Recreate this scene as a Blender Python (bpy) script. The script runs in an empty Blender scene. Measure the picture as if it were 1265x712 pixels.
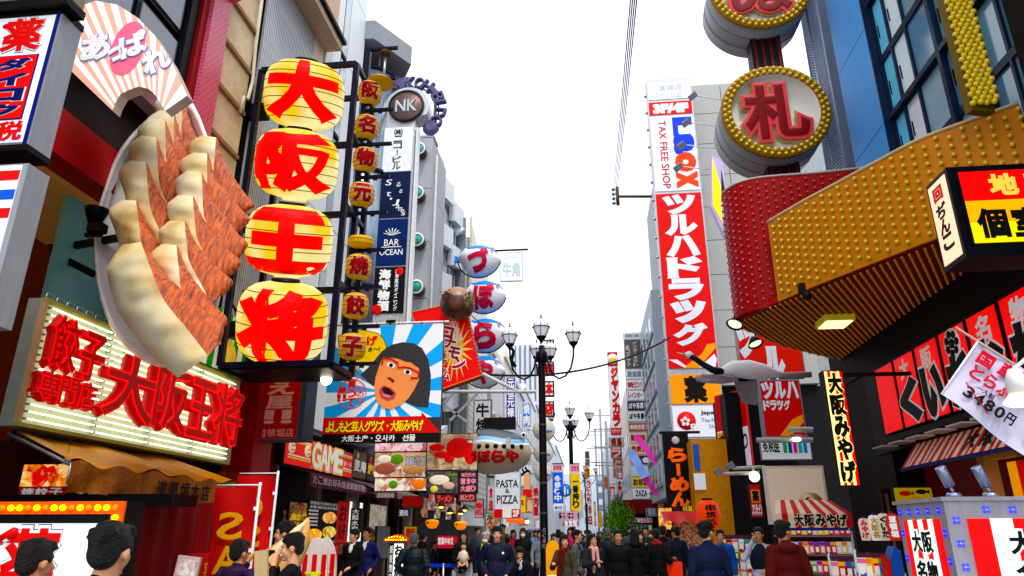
import bpy, bmesh, math, random
from mathutils import Vector, Matrix, Euler
random.seed(7)
S = bpy.context.scene
PI = math.pi
R = math.radians
# -- camera, sky, sun, exposure
FPX, EYE = 858.0, 1.65
YAW = math.atan(97.5 / math.hypot(858, 300)); PIT = math.atan(302 / 858)
cam = bpy.data.cameras.new('camera'); camo = bpy.data.objects.new('camera', cam); S.collection.objects.link(camo)
camo.location = (0, 0, EYE); camo.rotation_euler = (PI / 2 + PIT, 0, YAW)
cam.sensor_width = 36; cam.lens = 36 * FPX / 1265; cam.clip_start = 0.05; cam.clip_end = 2000
S.camera = camo
W = bpy.data.worlds.new('World'); S.world = W; W.use_nodes = True
nt = W.node_tree; nt.nodes.clear()
SUN_EL, SUN_ROT = R(58), R(156)
sky = nt.nodes.new('ShaderNodeTexSky'); sky.sky_type = 'NISHITA'; sky.sun_disc = False
sky.sun_elevation = SUN_EL; sky.sun_rotation = SUN_ROT; sky.air_density = 1.0; sky.dust_density = 3.0
mix = nt.nodes.new('ShaderNodeMix'); mix.data_type = 'RGBA'; mix.inputs[0].default_value = 0.86
mix.inputs[7].default_value = (11.0, 11.3, 12.0, 1)     # bright even overcast cloud
bg = nt.nodes.new('ShaderNodeBackground'); bg.inputs[1].default_value = 0.10
wo = nt.nodes.new('ShaderNodeOutputWorld')
nt.links.new(sky.outputs[0], mix.inputs[6]); nt.links.new(mix.outputs[2], bg.inputs[0]); nt.links.new(bg.outputs[0], wo.inputs[0])
sl = bpy.data.lights.new('sun', 'SUN'); sl.energy = 1.5; sl.angle = R(12); sl.color = (1, 0.97, 0.92)
so = bpy.data.objects.new('sun', sl); S.collection.objects.link(so)
so.rotation_euler = (R(32), 0, R(24))
S.view_settings.view_transform = 'Standard'; S.view_settings.look = 'None'
S.view_settings.gamma = 1; S.view_settings.use_curve_mapping = False; S.view_settings.exposure = 0.62
S.cycles.max_bounces = 5; S.cycles.diffuse_bounces = 3; S.cycles.glossy_bounces = 3; S.cycles.transmission_bounces = 3
S.cycles.sample_clamp_indirect = 4; S.cycles.use_denoising = True
S.cycles.caustics_reflective = False; S.cycles.caustics_refractive = False
# -- rays: a point of the place from a sighting and one known coordinate
def ray(px, py):
 x = (px - 632.5) / FPX; z = -(py - 356) / FPX
 y = math.cos(PIT) - z * math.sin(PIT); z2 = math.sin(PIT) + z * math.cos(PIT)
 return (x * math.cos(YAW) - y * math.sin(YAW), x * math.sin(YAW) + y * math.cos(YAW), z2)
def atX(px, py, X): r = ray(px, py); t = X / r[0]; return Vector((X, t * r[1], EYE + t * r[2]))
def atY(px, py, Y): r = ray(px, py); t = Y / r[1]; return Vector((t * r[0], Y, EYE + t * r[2]))
def atZ(px, py, Z): r = ray(px, py); t = (Z - EYE) / r[2]; return Vector((t * r[0], t * r[1], Z))
# -- materials
def lin(h):
 h = h.lstrip('#'); out = []
 for i in (0, 2, 4):
  c = int(h[i:i + 2], 16) / 255
  out.append(c / 12.92 if c <= 0.04045 else ((c + 0.055) / 1.055) ** 2.4)
 g_ = 0.3 * out[0] + 0.6 * out[1] + 0.1 * out[2]      # lighting contrast put into the colours: more saturation, deeper darks
 out = [max(0.0, min(1.0, (g_ + (c - g_) * 1.14) * (0.55 + 0.45 * min(1, g_ / 0.12)))) for c in out]
 return (*out, 1)
MC = {}
def mat(h, rough=0.55, metal=0.0, em=0.0, var=0.12, bump=0.0, scale=6.0, spec=0.12, emcol=None, streak=False):
 key = (h, rough, metal, em, var, bump, scale, spec, emcol, streak)
 if key in MC: return MC[key]
 m = bpy.data.materials.new('paint_' + h.strip('#')); m.use_nodes = True; n = m.node_tree; p = n.nodes['Principled BSDF']
 c = lin(h)
 p.inputs['Roughness'].default_value = rough; p.inputs['Metallic'].default_value = metal
 p.inputs['Specular IOR Level'].default_value = spec
 tc = n.nodes.new('ShaderNodeTexCoord')
 if var > 0:
  no = n.nodes.new('ShaderNodeTexNoise'); no.inputs['Scale'].default_value = scale; no.inputs['Detail'].default_value = 5
  no.inputs['Roughness'].default_value = 0.65
  if streak:
   mp = n.nodes.new('ShaderNodeMapping'); mp.inputs['Scale'].default_value = (3, 3, 0.25)
   n.links.new(tc.outputs['Object'], mp.inputs[0]); n.links.new(mp.outputs[0], no.inputs['Vector'])
  else: n.links.new(tc.outputs['Object'], no.inputs['Vector'])
  mr = n.nodes.new('ShaderNodeMapRange'); mr.inputs[1].default_value = 0.3; mr.inputs[2].default_value = 0.7
  mr.inputs[3].default_value = 1 - var; mr.inputs[4].default_value = 1 + var
  n.links.new(no.outputs[0], mr.inputs[0])
  mx = n.nodes.new('ShaderNodeVectorMath'); mx.operation = 'SCALE'; mx.inputs[0].default_value = c[:3]
  n.links.new(mr.outputs[0], mx.inputs['Scale']); n.links.new(mx.outputs[0], p.inputs['Base Color'])
  mr2 = n.nodes.new('ShaderNodeMapRange'); mr2.inputs[3].default_value = max(0.05, rough - 0.12); mr2.inputs[4].default_value = min(1, rough + 0.15)
  n.links.new(no.outputs[0], mr2.inputs[0]); n.links.new(mr2.outputs[0], p.inputs['Roughness'])
 else: p.inputs['Base Color'].default_value = c
 if bump > 0:
  nb = n.nodes.new('ShaderNodeTexNoise'); nb.inputs['Scale'].default_value = scale * 4; nb.inputs['Detail'].default_value = 6
  n.links.new(tc.outputs['Object'], nb.inputs['Vector'])
  b = n.nodes.new('ShaderNodeBump'); b.inputs['Strength'].default_value = bump; b.inputs['Distance'].default_value = 0.03
  n.links.new(nb.outputs[0], b.inputs['Height']); n.links.new(b.outputs[0], p.inputs['Normal'])
 if em > 0:
  p.inputs['Emission Color'].default_value = lin(emcol) if emcol else c; p.inputs['Emission Strength'].default_value = em * (0.8 if em < 3 else 1)
 MC[key] = m; return m
def print_mat(name, cols, scale=3.0, em=0.0, seed=0.0, stretch=(1, 1, 1), detail=2.0):
 """a printed colour picture: blotches of the given colours (food photographs, packages)"""
 key = (name, tuple(cols), scale, em, seed)
 if key in MC: return MC[key]
 m = bpy.data.materials.new(name); m.use_nodes = True; n = m.node_tree; p = n.nodes['Principled BSDF']
 tc = n.nodes.new('ShaderNodeTexCoord'); mp = n.nodes.new('ShaderNodeMapping'); mp.inputs['Location'].default_value = (seed * 3.1, seed, seed * 1.7)
 mp.inputs['Scale'].default_value = stretch
 n.links.new(tc.outputs['Object'], mp.inputs[0])
 vo = n.nodes.new('ShaderNodeTexVoronoi'); vo.inputs['Scale'].default_value = scale * 1.7; vo.inputs['Randomness'].default_value = 1
 no = n.nodes.new('ShaderNodeTexNoise'); no.inputs['Scale'].default_value = scale * 1.5; no.inputs['Detail'].default_value = detail + 3; no.inputs['Distortion'].default_value = 1.2
 n.links.new(mp.outputs[0], vo.inputs['Vector']); n.links.new(mp.outputs[0], no.inputs['Vector'])
 mxx = n.nodes.new('ShaderNodeMath'); mxx.operation = 'MULTIPLY_ADD'; mxx.inputs[1].default_value = 0.55
 sep = n.nodes.new('ShaderNodeSeparateColor'); n.links.new(vo.outputs['Color'], sep.inputs[0]); n.links.new(sep.outputs[0], mxx.inputs[0])
 mm = n.nodes.new('ShaderNodeMath'); mm.operation = 'MULTIPLY'; mm.inputs[1].default_value = 0.75
 n.links.new(no.outputs[0], mm.inputs[0]); n.links.new(mm.outputs[0], mxx.inputs[2])
 cr = n.nodes.new('ShaderNodeValToRGB'); e = cr.color_ramp
 k = len(cols)
 for i, h in enumerate(cols):
  pos = 0.2 + 0.62 * i / max(1, k - 1)
  el = e.elements[i] if i < 2 else e.elements.new(pos)
  el.position = pos; el.color = lin(h)
 n.links.new(mxx.outputs[0], cr.inputs[0]); n.links.new(cr.outputs[0], p.inputs['Base Color'])
 if em > 0:
  n.links.new(cr.outputs[0], p.inputs['Emission Color']); p.inputs['Emission Strength'].default_value = em
 p.inputs['Roughness'].default_value = 0.4
 MC[key] = m; return m
def tile_mat(h1, h2, w=0.4, hh=0.2, rough=0.5, axis='X', off=0.5, mortar=0.008, em=0):
 key = ('tile', h1, h2, w, hh, axis)
 if key in MC: return MC[key]
 m = bpy.data.materials.new('tiling'); m.use_nodes = True; n = m.node_tree; p = n.nodes['Principled BSDF']
 tc = n.nodes.new('ShaderNodeTexCoord'); sp = n.nodes.new('ShaderNodeSeparateXYZ'); cb = n.nodes.new('ShaderNodeCombineXYZ')
 n.links.new(tc.outputs['Object'], sp.inputs[0])
 n.links.new(sp.outputs['X' if axis == 'X' else 'Y'], cb.inputs[0]); n.links.new(sp.outputs['Y' if axis == 'Z' else 'Z'], cb.inputs[1])
 if axis == 'Z': n.links.new(sp.outputs['X'], cb.inputs[0])
 b = n.nodes.new('ShaderNodeTexBrick'); b.inputs['Scale'].default_value = 1; b.offset = off
 b.inputs['Brick Width'].default_value = w; b.inputs['Row Height'].default_value = hh; b.inputs['Mortar Size'].default_value = mortar
 b.inputs['Color1'].default_value = lin(h1); b.inputs['Color2'].default_value = [x * 0.85 for x in lin(h1)[:3]] + [1]; b.inputs['Mortar'].default_value = lin(h2)
 n.links.new(cb.outputs[0], b.inputs['Vector']); n.links.new(b.outputs['Color'], p.inputs['Base Color'])
 bp = n.nodes.new('ShaderNodeBump'); bp.inputs['Strength'].default_value = 0.4; bp.inputs['Distance'].default_value = 0.01; bp.invert = True
 n.links.new(b.outputs['Fac'], bp.inputs['Height']); n.links.new(bp.outputs[0], p.inputs['Normal'])
 p.inputs['Roughness'].default_value = rough
 MC[key] = m; return m
GLASS = mat('#2a3640', 0.06, 0, 0, 0, 0, spec=1.0)
DARK = mat('#14151a', 0.5); BLACK = mat('#0b0b0e', 0.45); STEEL = mat('#b9bcc0', 0.35, 0.8, var=0.15, streak=True)
NAVYM = mat('#10142c', 0.4, 0.2, bump=0.02)
WHITE = mat('#e6e8ea', 0.5, streak=True, var=0.07)
RED = mat('#d40a10', 0.45); INK = mat('#0a0a0a', 0.5, var=0)
# -- objects
COL = S.collection
USED = {}
def link(o, parent=None):
 COL.objects.link(o)
 if parent is not None: o.parent = parent
 return o
def meta(o, label=None, cat=None, group=None, kind=None):
 if label: o['label'] = label
 if cat: o['category'] = cat
 if group: o['group'] = group
 if kind: o['kind'] = kind
 return o
def root(name, loc, label, cat, group=None, rz=0.0):
 o = bpy.data.objects.new(name, None); o.empty_display_size = 0.2
 o.location = loc; o.rotation_euler = (0, 0, rz); COL.objects.link(o)
 return meta(o, label, cat, group)
def copy_tree(o, parent=None, depth=0):
 c = o.copy(); COL.objects.link(c)
 if parent is not None: c.parent = parent
 for ch in o.children:
  copy_tree(ch, c, depth + 1)
 return c
class MB:
 """collects shapes for one mesh"""
 def __init__(s): s.v = []; s.f = []; s.m = []; s.mats = []; s.sm = False; s.smooth = []
 def mi(s, m):
  if m not in s.mats: s.mats.append(m)
  return s.mats.index(m)
 def add(s, vs, fs, m, smooth=False):
  b = len(s.v); s.v += [tuple(v) for v in vs]; i = s.mi(m)
  for f in fs: s.f.append(tuple(b + k for k in f)); s.m.append(i); s.smooth.append(smooth)
  return s
 def box(s, x0, y0, z0, x1, y1, z1, m, M=None):
  if x0 > x1: x0, x1 = x1, x0
  if y0 > y1: y0, y1 = y1, y0
  if z0 > z1: z0, z1 = z1, z0
  vs = [Vector(p) for p in ((x0, y0, z0), (x1, y0, z0), (x1, y1, z0), (x0, y1, z0), (x0, y0, z1), (x1, y0, z1), (x1, y1, z1), (x0, y1, z1))]
  if M is not None: vs = [M @ v for v in vs]
  return s.add(vs, [(0, 3, 2, 1), (4, 5, 6, 7), (0, 1, 5, 4), (1, 2, 6, 5), (2, 3, 7, 6), (3, 0, 4, 7)], m)
 def bar(s, a, b, w, h, m, up=(0, 0, 1)):
  a = Vector(a); b = Vector(b); d = (b - a).normalized(); up = Vector(up)
  if abs(d.dot(up)) > 0.98: up = Vector((0, 1, 0))
  x = d.cross(up).normalized() * w / 2; z = x.cross(d).normalized() * h / 2
  vs = [a - x - z, a + x - z, a + x + z, a - x + z, b - x - z, b + x - z, b + x + z, b - x + z]
  return s.add(vs, [(3, 2, 1, 0), (4, 5, 6, 7), (0, 1, 5, 4), (1, 2, 6, 5), (2, 3, 7, 6), (3, 0, 4, 7)], m)
 def tube(s, pts, r, m, n=8, r2=None, caps=True):
  pts = [Vector(p) for p in pts]; N = len(pts); vs = []; fs = []
  px = None
  for i, p in enumerate(pts):
   d = (pts[min(i + 1, N - 1)] - pts[max(i - 1, 0)]).normalized()
   if px is None:
    u = Vector((0, 0, 1)) if abs(d.z) < 0.9 else Vector((1, 0, 0)); px = d.cross(u).normalized()
   px = (px - d * px.dot(d)).normalized(); q = d.cross(px)
   rr = (r[i] if isinstance(r, (list, tuple)) else (r if r2 is None else r + (r2 - r) * i / (N - 1)))
   for k in range(n):
    a = 2 * PI * k / n; vs.append(p + px * math.cos(a) * rr + q * math.sin(a) * rr)
  for i in range(N - 1):
   for k in range(n):
    fs.append((i * n + k, i * n + (k + 1) % n, (i + 1) * n + (k + 1) % n, (i + 1) * n + k))
  if caps: fs.append(tuple(range(n - 1, -1, -1))); fs.append(tuple((N - 1) * n + k for k in range(n)))
  return s.add(vs, fs, m, True)
 def lathe(s, prof, m, n=20, c=(0, 0, 0), axis='Z', sx=1, sy=1, caps=True):
  if tuple(prof[0]) == tuple(prof[-1]): caps = False
  vs = []; fs = []
  for (r, z) in prof:
   for k in range(n):
    a = 2 * PI * k / n; x, y = r * math.cos(a) * sx, r * math.sin(a) * sy
    if axis == 'Z': vs.append((c[0] + x, c[1] + y, c[2] + z))
    elif axis == 'Y': vs.append((c[0] + x, c[1] + z, c[2] + y))
    else: vs.append((c[0] + z, c[1] + x, c[2] + y))
  for i in range(len(prof) - 1):
   for k in range(n): fs.append((i * n + k, i * n + (k + 1) % n, (i + 1) * n + (k + 1) % n, (i + 1) * n + k))
  if caps and prof[0][0] > 1e-4: fs.append(tuple(range(n - 1, -1, -1)))
  if caps and prof[-1][0] > 1e-4: fs.append(tuple((len(prof) - 1) * n + k for k in range(n)))
  return s.add(vs, fs, m, True)
 def ball(s, c, r, m, n=12, k=8, sc=(1, 1, 1)):
  prof = [(math.sin(PI * i / k) * 1.0, -math.cos(PI * i / k)) for i in range(k + 1)]
  vs = []; fs = []
  for (rr, z) in prof:
   for q in range(n):
    a = 2 * PI * q / n; vs.append((c[0] + r * sc[0] * rr * math.cos(a), c[1] + r * sc[1] * rr * math.sin(a), c[2] + r * sc[2] * z))
  for i in range(k):
   for q in range(n): fs.append((i * n + q, i * n + (q + 1) % n, (i + 1) * n + (q + 1) % n, (i + 1) * n + q))
  return s.add(vs, fs, m, True)
 def prism(s, poly, y0, y1, m):
  """polygon in x,z given as list, extruded from y0 to y1"""
  n = len(poly); vs = [(x, y0, z) for x, z in poly] + [(x, y1, z) for x, z in poly]
  a = sum(poly[i][0] * poly[(i + 1) % n][1] - poly[(i + 1) % n][0] * poly[i][1] for i in range(n))
  fr = tuple(range(n)); bk = tuple(range(2 * n - 1, n - 1, -1))
  fs = [fr, bk] + [(i, i + n, (i + 1) % n + n, (i + 1) % n) for i in range(n)]
  if (a < 0) == (y0 < y1): fs = [tuple(reversed(f)) for f in fs]
  return s.add(vs, fs, m)
 def grid(s, fn, nu, nv, m, smooth=True):
  vs = [fn(i / nu, j / nv) for j in range(nv + 1) for i in range(nu + 1)]
  fs = [(j * (nu + 1) + i, j * (nu + 1) + i + 1, (j + 1) * (nu + 1) + i + 1, (j + 1) * (nu + 1) + i) for j in range(nv) for i in range(nu)]
  return s.add(vs, fs, m, smooth)
 def build(s, name, parent=None, loc=(0, 0, 0), rot=(0, 0, 0)):
  me = bpy.data.meshes.new(name); me.from_pydata(s.v, [], s.f)
  for m in s.mats: me.materials.append(m)
  me.polygons.foreach_set('material_index', s.m); me.polygons.foreach_set('use_smooth', s.smooth)
  me.update()
  o = bpy.data.objects.new(name, me); o.location = loc; o.rotation_euler = rot
  return link(o, parent)
def sbox(name, parent, x0, y0, z0, x1, y1, z1, m): return MB().box(x0, y0, z0, x1, y1, z1, m).build(name, parent)
def inst(name, me, parent, loc, rot=(0, 0, 0), sc=None):
 o = bpy.data.objects.new(name, me); o.location = loc; o.rotation_euler = rot
 if sc: o.scale = sc
 return link(o, parent)
# -- lettering
GC = {}
def glyph(s, bold=0.0):
 k = (s, bold)
 if k in GC: return GC[k]
 cu = bpy.data.curves.new('g', 'FONT'); cu.body = s; cu.resolution_u = 3; cu.size = 1.0; cu.extrude = 0.01
 if bold > 0: cu.bevel_depth = bold; cu.bevel_resolution = 0
 o = bpy.data.objects.new('g', cu); me = o.to_mesh()
 vs = [(v.co.x, v.co.y, v.co.z) for v in me.vertices]; fs = [tuple(p.vertices) for p in me.polygons]
 o.to_mesh_clear(); bpy.data.objects.remove(o); bpy.data.curves.remove(cu)
 if not vs: vs = [(0, 0, 0), (1, 0, 0), (1, 1, 0)]; fs = []
 xs = [v[0] for v in vs]; ys = [v[1] for v in vs]
 bb = (min(xs) + bold, min(ys) + bold, max(xs) - bold, max(ys) - bold)
 zs = max(abs(v[2]) for v in vs) or 1
 GC[k] = (vs, fs, bb, zs); return GC[k]
THIN = set('一ー・‐-ノ人!:')
def put(mb, s, x0, z0, x1, z1, m, y=-0.01, th=0.006, bold=0.0, fit=True, slant=0.0, M=None):
 """letters s filling the box x0..x1, z0..z1; th is their thickness, bold widens the strokes"""
 vs, fs, bb, zs = glyph(s, bold)
 bw, bh = max(1e-3, bb[2] - bb[0]), max(1e-3, bb[3] - bb[1])
 if len(s) == 1 and ord(s) > 0x2000 and (bw < 0.35 or bh < 0.35):    # narrow marks keep their own cell
  bb = (-0.02, -0.12, 0.98, 0.88); bw = bh = 1.0
  if s == 'ー' and fit == 'v': pass
 sx, sz = (x1 - x0) / bw, (z1 - z0) / bh
 if not fit: sx = sz = min(sx, sz)
 cx, cz = (x0 + x1) / 2, (z0 + z1) / 2; mx, mz = (bb[0] + bb[2]) / 2, (bb[1] + bb[3]) / 2
 out = []
 for a, b, c in vs:
  X = (a - mx) * sx; Z = (b - mz) * sz
  if s == 'ー' and fit == 'v': X, Z = Z * (x1 - x0) / max(1e-6, (z1 - z0)), -X * (z1 - z0) / max(1e-6, (x1 - x0))
  X += Z * slant
  p = Vector((cx + X, y - (c / zs) * th / 2 - th / 2, cz + Z))
  out.append(M @ p if M is not None else p)
 mb.add(out, fs, m); return mb
def column(mb, s, x0, z0, x1, z1, m, gap=0.12, **k):
 """characters one above another, top first"""
 n = len(s); c = (z1 - z0) / n
 for i, ch in enumerate(s):
  if ch == ' ': continue
  put(mb, ch, x0, z1 - (i + 1) * c + c * gap / 2, x1, z1 - i * c - c * gap / 2, m, fit='v', **k)
 return mb
def row(mb, s, x0, z0, x1, z1, m, gap=0.12, **k):
 n = len(s); c = (x1 - x0) / n
 for i, ch in enumerate(s):
  if ch == ' ': continue
  put(mb, ch, x0 + i * c + c * gap / 2, z0, x0 + (i + 1) * c - c * gap / 2, z1, m, **k)
 return mb
ROT = {'Y': 0.0, 'L': PI / 2, 'R': -PI / 2}
def frame(kind, val, TL, BR, name, label, cat, group=None, base=0.0):
 """an upright rectangular thing sighted by two corners on a plane: Y = val facing us, L / R = street fronts. Returns root, width, height"""
 f = atY if kind == 'Y' else atX
 a, b = f(*TL, val), f(*BR, val)
 u = (lambda p: p.x) if kind == 'Y' else ((lambda p: p.y) if kind == 'L' else (lambda p: -p.y))
 w = u(b) - u(a); h = a.z - b.z
 c = (a + b) / 2; o = root(name, (c.x, c.y, b.z), label, cat, group, ROT[kind])
 return o, w, h
def signbox(o, w, h, d, face, edge, bord=0.03, proud=0.012, back=True):
 """case with a rim and a face panel let into it"""
 mb = MB(); b = bord
 mb.box(-w / 2, 0, 0, w / 2, d, h, edge)
 mb.box(-w / 2, -proud, 0, -w / 2 + b, 0, h, edge); mb.box(w / 2 - b, -proud, 0, w / 2, 0, h, edge)
 mb.box(-w / 2 + b, -proud, 0, w / 2 - b, 0, b, edge); mb.box(-w / 2 + b, -proud, h - b, w / 2 - b, 0, h, edge)
 mb.build('case', o)
 sbox('face_panel', o, -w / 2 + b + 0.001, -0.006, b + 0.001, w / 2 - b - 0.001, -0.001, h - b - 0.001, face)
# == ground
gm = tile_mat('#8b8d93', '#5c5d62', 0.6, 0.3, 0.55, 'Z', mortar=0.012)
mb = MB(); mb.box(-300, -40, -0.3, 300, 600, 0, mat('#6d6e72', 0.8, bump=0.1)); meta(mb.build('ground'), kind='structure')
mb = MB(); mb.grid(lambda u, v: (-6.4 + 12.3 * u, -10 + 200 * v, 0.004), 8, 60, gm, False); meta(mb.build('street_paving'), kind='structure')
mb = MB()
for x in (-3.6, 2.6): mb.box(x - 0.09, -10, 0.006, x + 0.09, 180, 0.012, mat('#b9b39a', 0.6))
meta(mb.build('paving_strip'), kind='structure')
LX, RX = -6.5, 6.0
# == left: gyoza restaurant building (pink pier, glazing)
PINK = mat('#c65a78', 0.5); MAROON = mat('#7d0c14', 0.45); BEAM = mat('#a81820', 0.4)
b = root('restaurant_building', (LX, 9, 0), 'pink and dark glass building behind the giant plate of dumplings', 'building')
def lb(name, y0, z0, y1, z1, m, x0=LX - 0.3, x1=LX, par=b, off=(LX, 9, 0)):
 mbx = MB().box(x0 - off[0], y0 - off[1], z0 - off[2], x1 - off[0], y1 - off[1], z1 - off[2], m); return mbx.build(name, par)
lb('wall', 3.0, 0, 5.6, 14, mat('#202126', 0.6), LX - 6)
lb('back_wall', 5.6, 2.5, 9.9, 14, mat('#1a1416', 0.6), LX - 6, LX - 2.2)
lb('wall', 5.6, 6.75, 9.2, 7.6, mat('#241a1c', 0.5), LX - 2.2, LX - 0.12)
lb('floor_beam', 5.6, 6.1, 9.45, 6.72, BEAM, LX - 0.35, LX + 0.05)
lb('ledge', 5.6, 7.55, 9.45, 7.75, mat('#330a10', 0.4), LX - 0.2, LX + 0.12)
lb('soffit', 5.6, 6.0, 9.4, 6.08, mat('#a87843', 0.5, em=0.12, streak=True), LX - 2.2, LX - 0.3)
lb('inner_wall', 5.6, 2.6, 9.6, 6.0, mat('#6d2a16', 0.5, em=0.15, var=0.35, scale=2, streak=True), LX - 2.19, LX - 2.0)
lb('curtain', 7.85, 3.9, 9.4, 6.0, mat('#5d8a88', 0.6, em=0.05, streak=True), LX - 0.5, LX - 0.4)
lb('column', 9.0, 3.0, 9.25, 7.6, mat('#30252a', 0.5), LX - 0.36, LX + 0.02)
for (y, x) in ((6.35, -0.9), (6.9, -1.2), (7.4, -0.9), (6.7, -0.5)):
 mb = MB().lathe([(0.09, 0), (0.09, 0.03)], mat('#ffc36a', 0.5, em=6, var=0), 12, (LX + x - LX, y - 9, 5.96)); mb.build('downlight', b)
# upper windows
for (y0, y1) in ((5.7, 6.7), (6.78, 7.9), (7.98, 9.08)):
 for (z0, z1) in ((7.85, 9.5), (9.62, 11.9)):
  w = lb('window', y0, z0, y1, z1, mat('#15161c', 0.4), LX - 0.3, LX - 0.16)
  mb = MB().box(0, y0 - 9 + 0.07, z0 + 0.07, 0.03, y1 - 9 - 0.07, z1 - 0.07, mat('#56626f', 0.08, 0, var=0.05, spec=1)); mb.build('pane', w, (-0.155, 0, 0))
lb('window_frame', 9.08, 7.7, 9.3, 12.0, DARK, LX - 0.3, LX - 0.05)
lb('wall', 9.3, 4.6, 9.46, 12.0, mat('#8a0f18', 0.45), LX - 0.35, LX + 0.02)
pt = tile_mat('#cf5c7c', '#93304a', 0.11, 0.075, 0.4, 'Y')
lb('tiled_pier', 9.463, 4.6, 10.0, 12.0, pt, LX - 0.4, LX + 0.1)
lb('spandrel', 5.6, 11.95, 9.45, 14, mat('#cf5c7c', 0.5), LX - 0.3, LX + 0.05)
mb = MB().tube([(0.12, -3.4, 11.35), (0.12, 1.0, 11.35)], 0.24, mat('#c23f60', 0.35), 14); mb.build('cornice', b)
# -- beige stone building
b2 = root('stone_building', (LX, 12, 0), 'beige stone building with ledges and a tall slatted screen', 'building')
BEI = mat('#cbb79f', 0.75, bump=0.25, var=0.12); BRN = mat('#8a6a4d', 0.6)
O2 = (LX, 12, 0)
lb('wall', 10.003, 4.0, 14.5, 14.8, mat('#b8a48d', 0.8), LX - 6, LX - 0.32, b2, O2)
z = 4.6
while z < 13.6:
 lb('stone_course', 10.005, z, 11.15, z + 0.86, BEI, LX - 0.3, LX - 0.02, b2, O2)
 lb('ledge', 10.005, z + 0.87, 11.1, z + 0.95, BRN, LX - 0.3, LX + 0.05, b2, O2); z += 0.97
lb('drain_recess', 11.15, 4, 11.45, 14, mat('#2e3d44', 0.5), LX - 0.3, LX - 0.2, b2, O2)
mb = MB().tube([(0.05, -0.95, 13.5), (0.05, -0.9, 11.0), (0.05, -0.82, 10.2), (0.08, -0.95, 9.7), (0.08, -1.1, 9.65), (0.05, -1.1, 9.3)], 0.035, mat('#c9c0ac', 0.5), 8); mb.build('pipe', b2)
lb('screen_back', 11.46, 4.0, 13.9, 13.55, mat('#17191c', 0.7), LX - 0.3, LX - 0.12, b2, O2)
sl = MB().box(-0.03, -0.022, 4.0, 0.03, 0.022, 13.5, mat('#aeb2b6', 0.4, 0.3)); s0 = sl.build('slat', b2, (-0.05, -0.5, 0))
for i in range(1, 34): inst('slat', s0.data, b2, (-0.05, -0.5 + i * 0.0735, 0))
lb('wall_panel', 13.95, 4.0, 14.5, 14, BEI, LX - 0.3, LX - 0.02, b2, O2)
lb('cornice', 11.2, 13.55, 14.55, 13.75, mat('#bfa78e', 0.6), LX - 0.4, LX + 0.45, b2, O2)
lb('cornice_trim', 11.2, 13.76, 14.6, 13.86, DARK, LX - 0.4, LX + 0.55, b2, O2)
lb('parapet', 11.2, 13.87, 14.5, 16.5, mat('#c7ab93', 0.7), LX - 0.4, LX + 0.3, b2, O2)
# -- white panel building, dark corner tower
b3 = root('white_building', (LX, 16, 0), 'white panelled building with a narrow vertical window above the lanterns', 'building'); O3 = (LX, 16, 0)
WP = mat('#dfe3e4', 0.35, streak=True, var=0.05)
lb('wall', 14.62, 3.9, 17.4, 19.7, mat('#8f9599', 0.7), LX - 6, LX - 0.1, b3, O3)
for j in range(6):
 for (y0, y1) in ((14.63, 14.95), (14.98, 15.6), (16.1, 17.36)):
  lb('wall_panel', y0, 4.0 + j * 2.6, y1, 4.0 + j * 2.6 + 2.57, WP, LX - 0.09, LX, b3, O3)
 w = lb('window', 15.63, 4.0 + j * 2.6, 16.07, 4.0 + j * 2.6 + 2.5, DARK, LX - 0.09, LX - 0.02, b3, O3)
 MB().box(0, -0.33, 4.08 + j * 2.6, 0.02, 0.03, 4.0 + j * 2.6 + 2.42, mat('#aebcc4', 0.1, spec=1, var=0.05)).build('pane', w, (-0.018, 0, 0))
b4 = root('tower_building', (LX - 0.6, 18.6, 0), 'dark metal clad round tower with a pointed roof slab beside the small lanterns', 'building')
CM = mat('#8b97a6', 0.25, 0.7, var=0.25, streak=True)
mb = MB().lathe([(1.05, 3.9), (1.05, 15.6)], CM, 32, (0.35, 0.2, 0)); mb.build('round_tower', b4)
for z in (8.2, 11.9, 15.5): MB().lathe([(1.09, z), (1.09, z + 0.12)], NAVYM, 32, (0.35, 0.2, 0)).build('tower_ring', b4)
MB().box(-5, -1.15, 3.9, -0.5, 1.9, 16.2, mat('#2a2d35', 0.5)).build('wall', b4)
MB().add([(-1, -1.3, 16.2), (0.9, -1.3, 16.2), (1.75, 0.1, 16.2), (0.9, 1.6, 16.2), (-1, 1.6, 16.2), (-1, -1.3, 16.9), (0.9, -1.3, 16.9), (1.75, 0.1, 16.9), (0.9, 1.6, 16.9), (-1, 1.6, 16.9)],
         [(4, 3, 2, 1, 0), (5, 6, 7, 8, 9), (0, 1, 6, 5), (1, 2, 7, 6), (2, 3, 8, 7), (3, 4, 9, 8), (4, 0, 5, 9)], mat('#8a8e94', 0.5)).build('roof', b4)
MB().tube([(0.9, -0.6, 9.2), (0.9, -0.6, 16)], 0.03, STEEL, 6).build('drain_pipe', b4)
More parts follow.
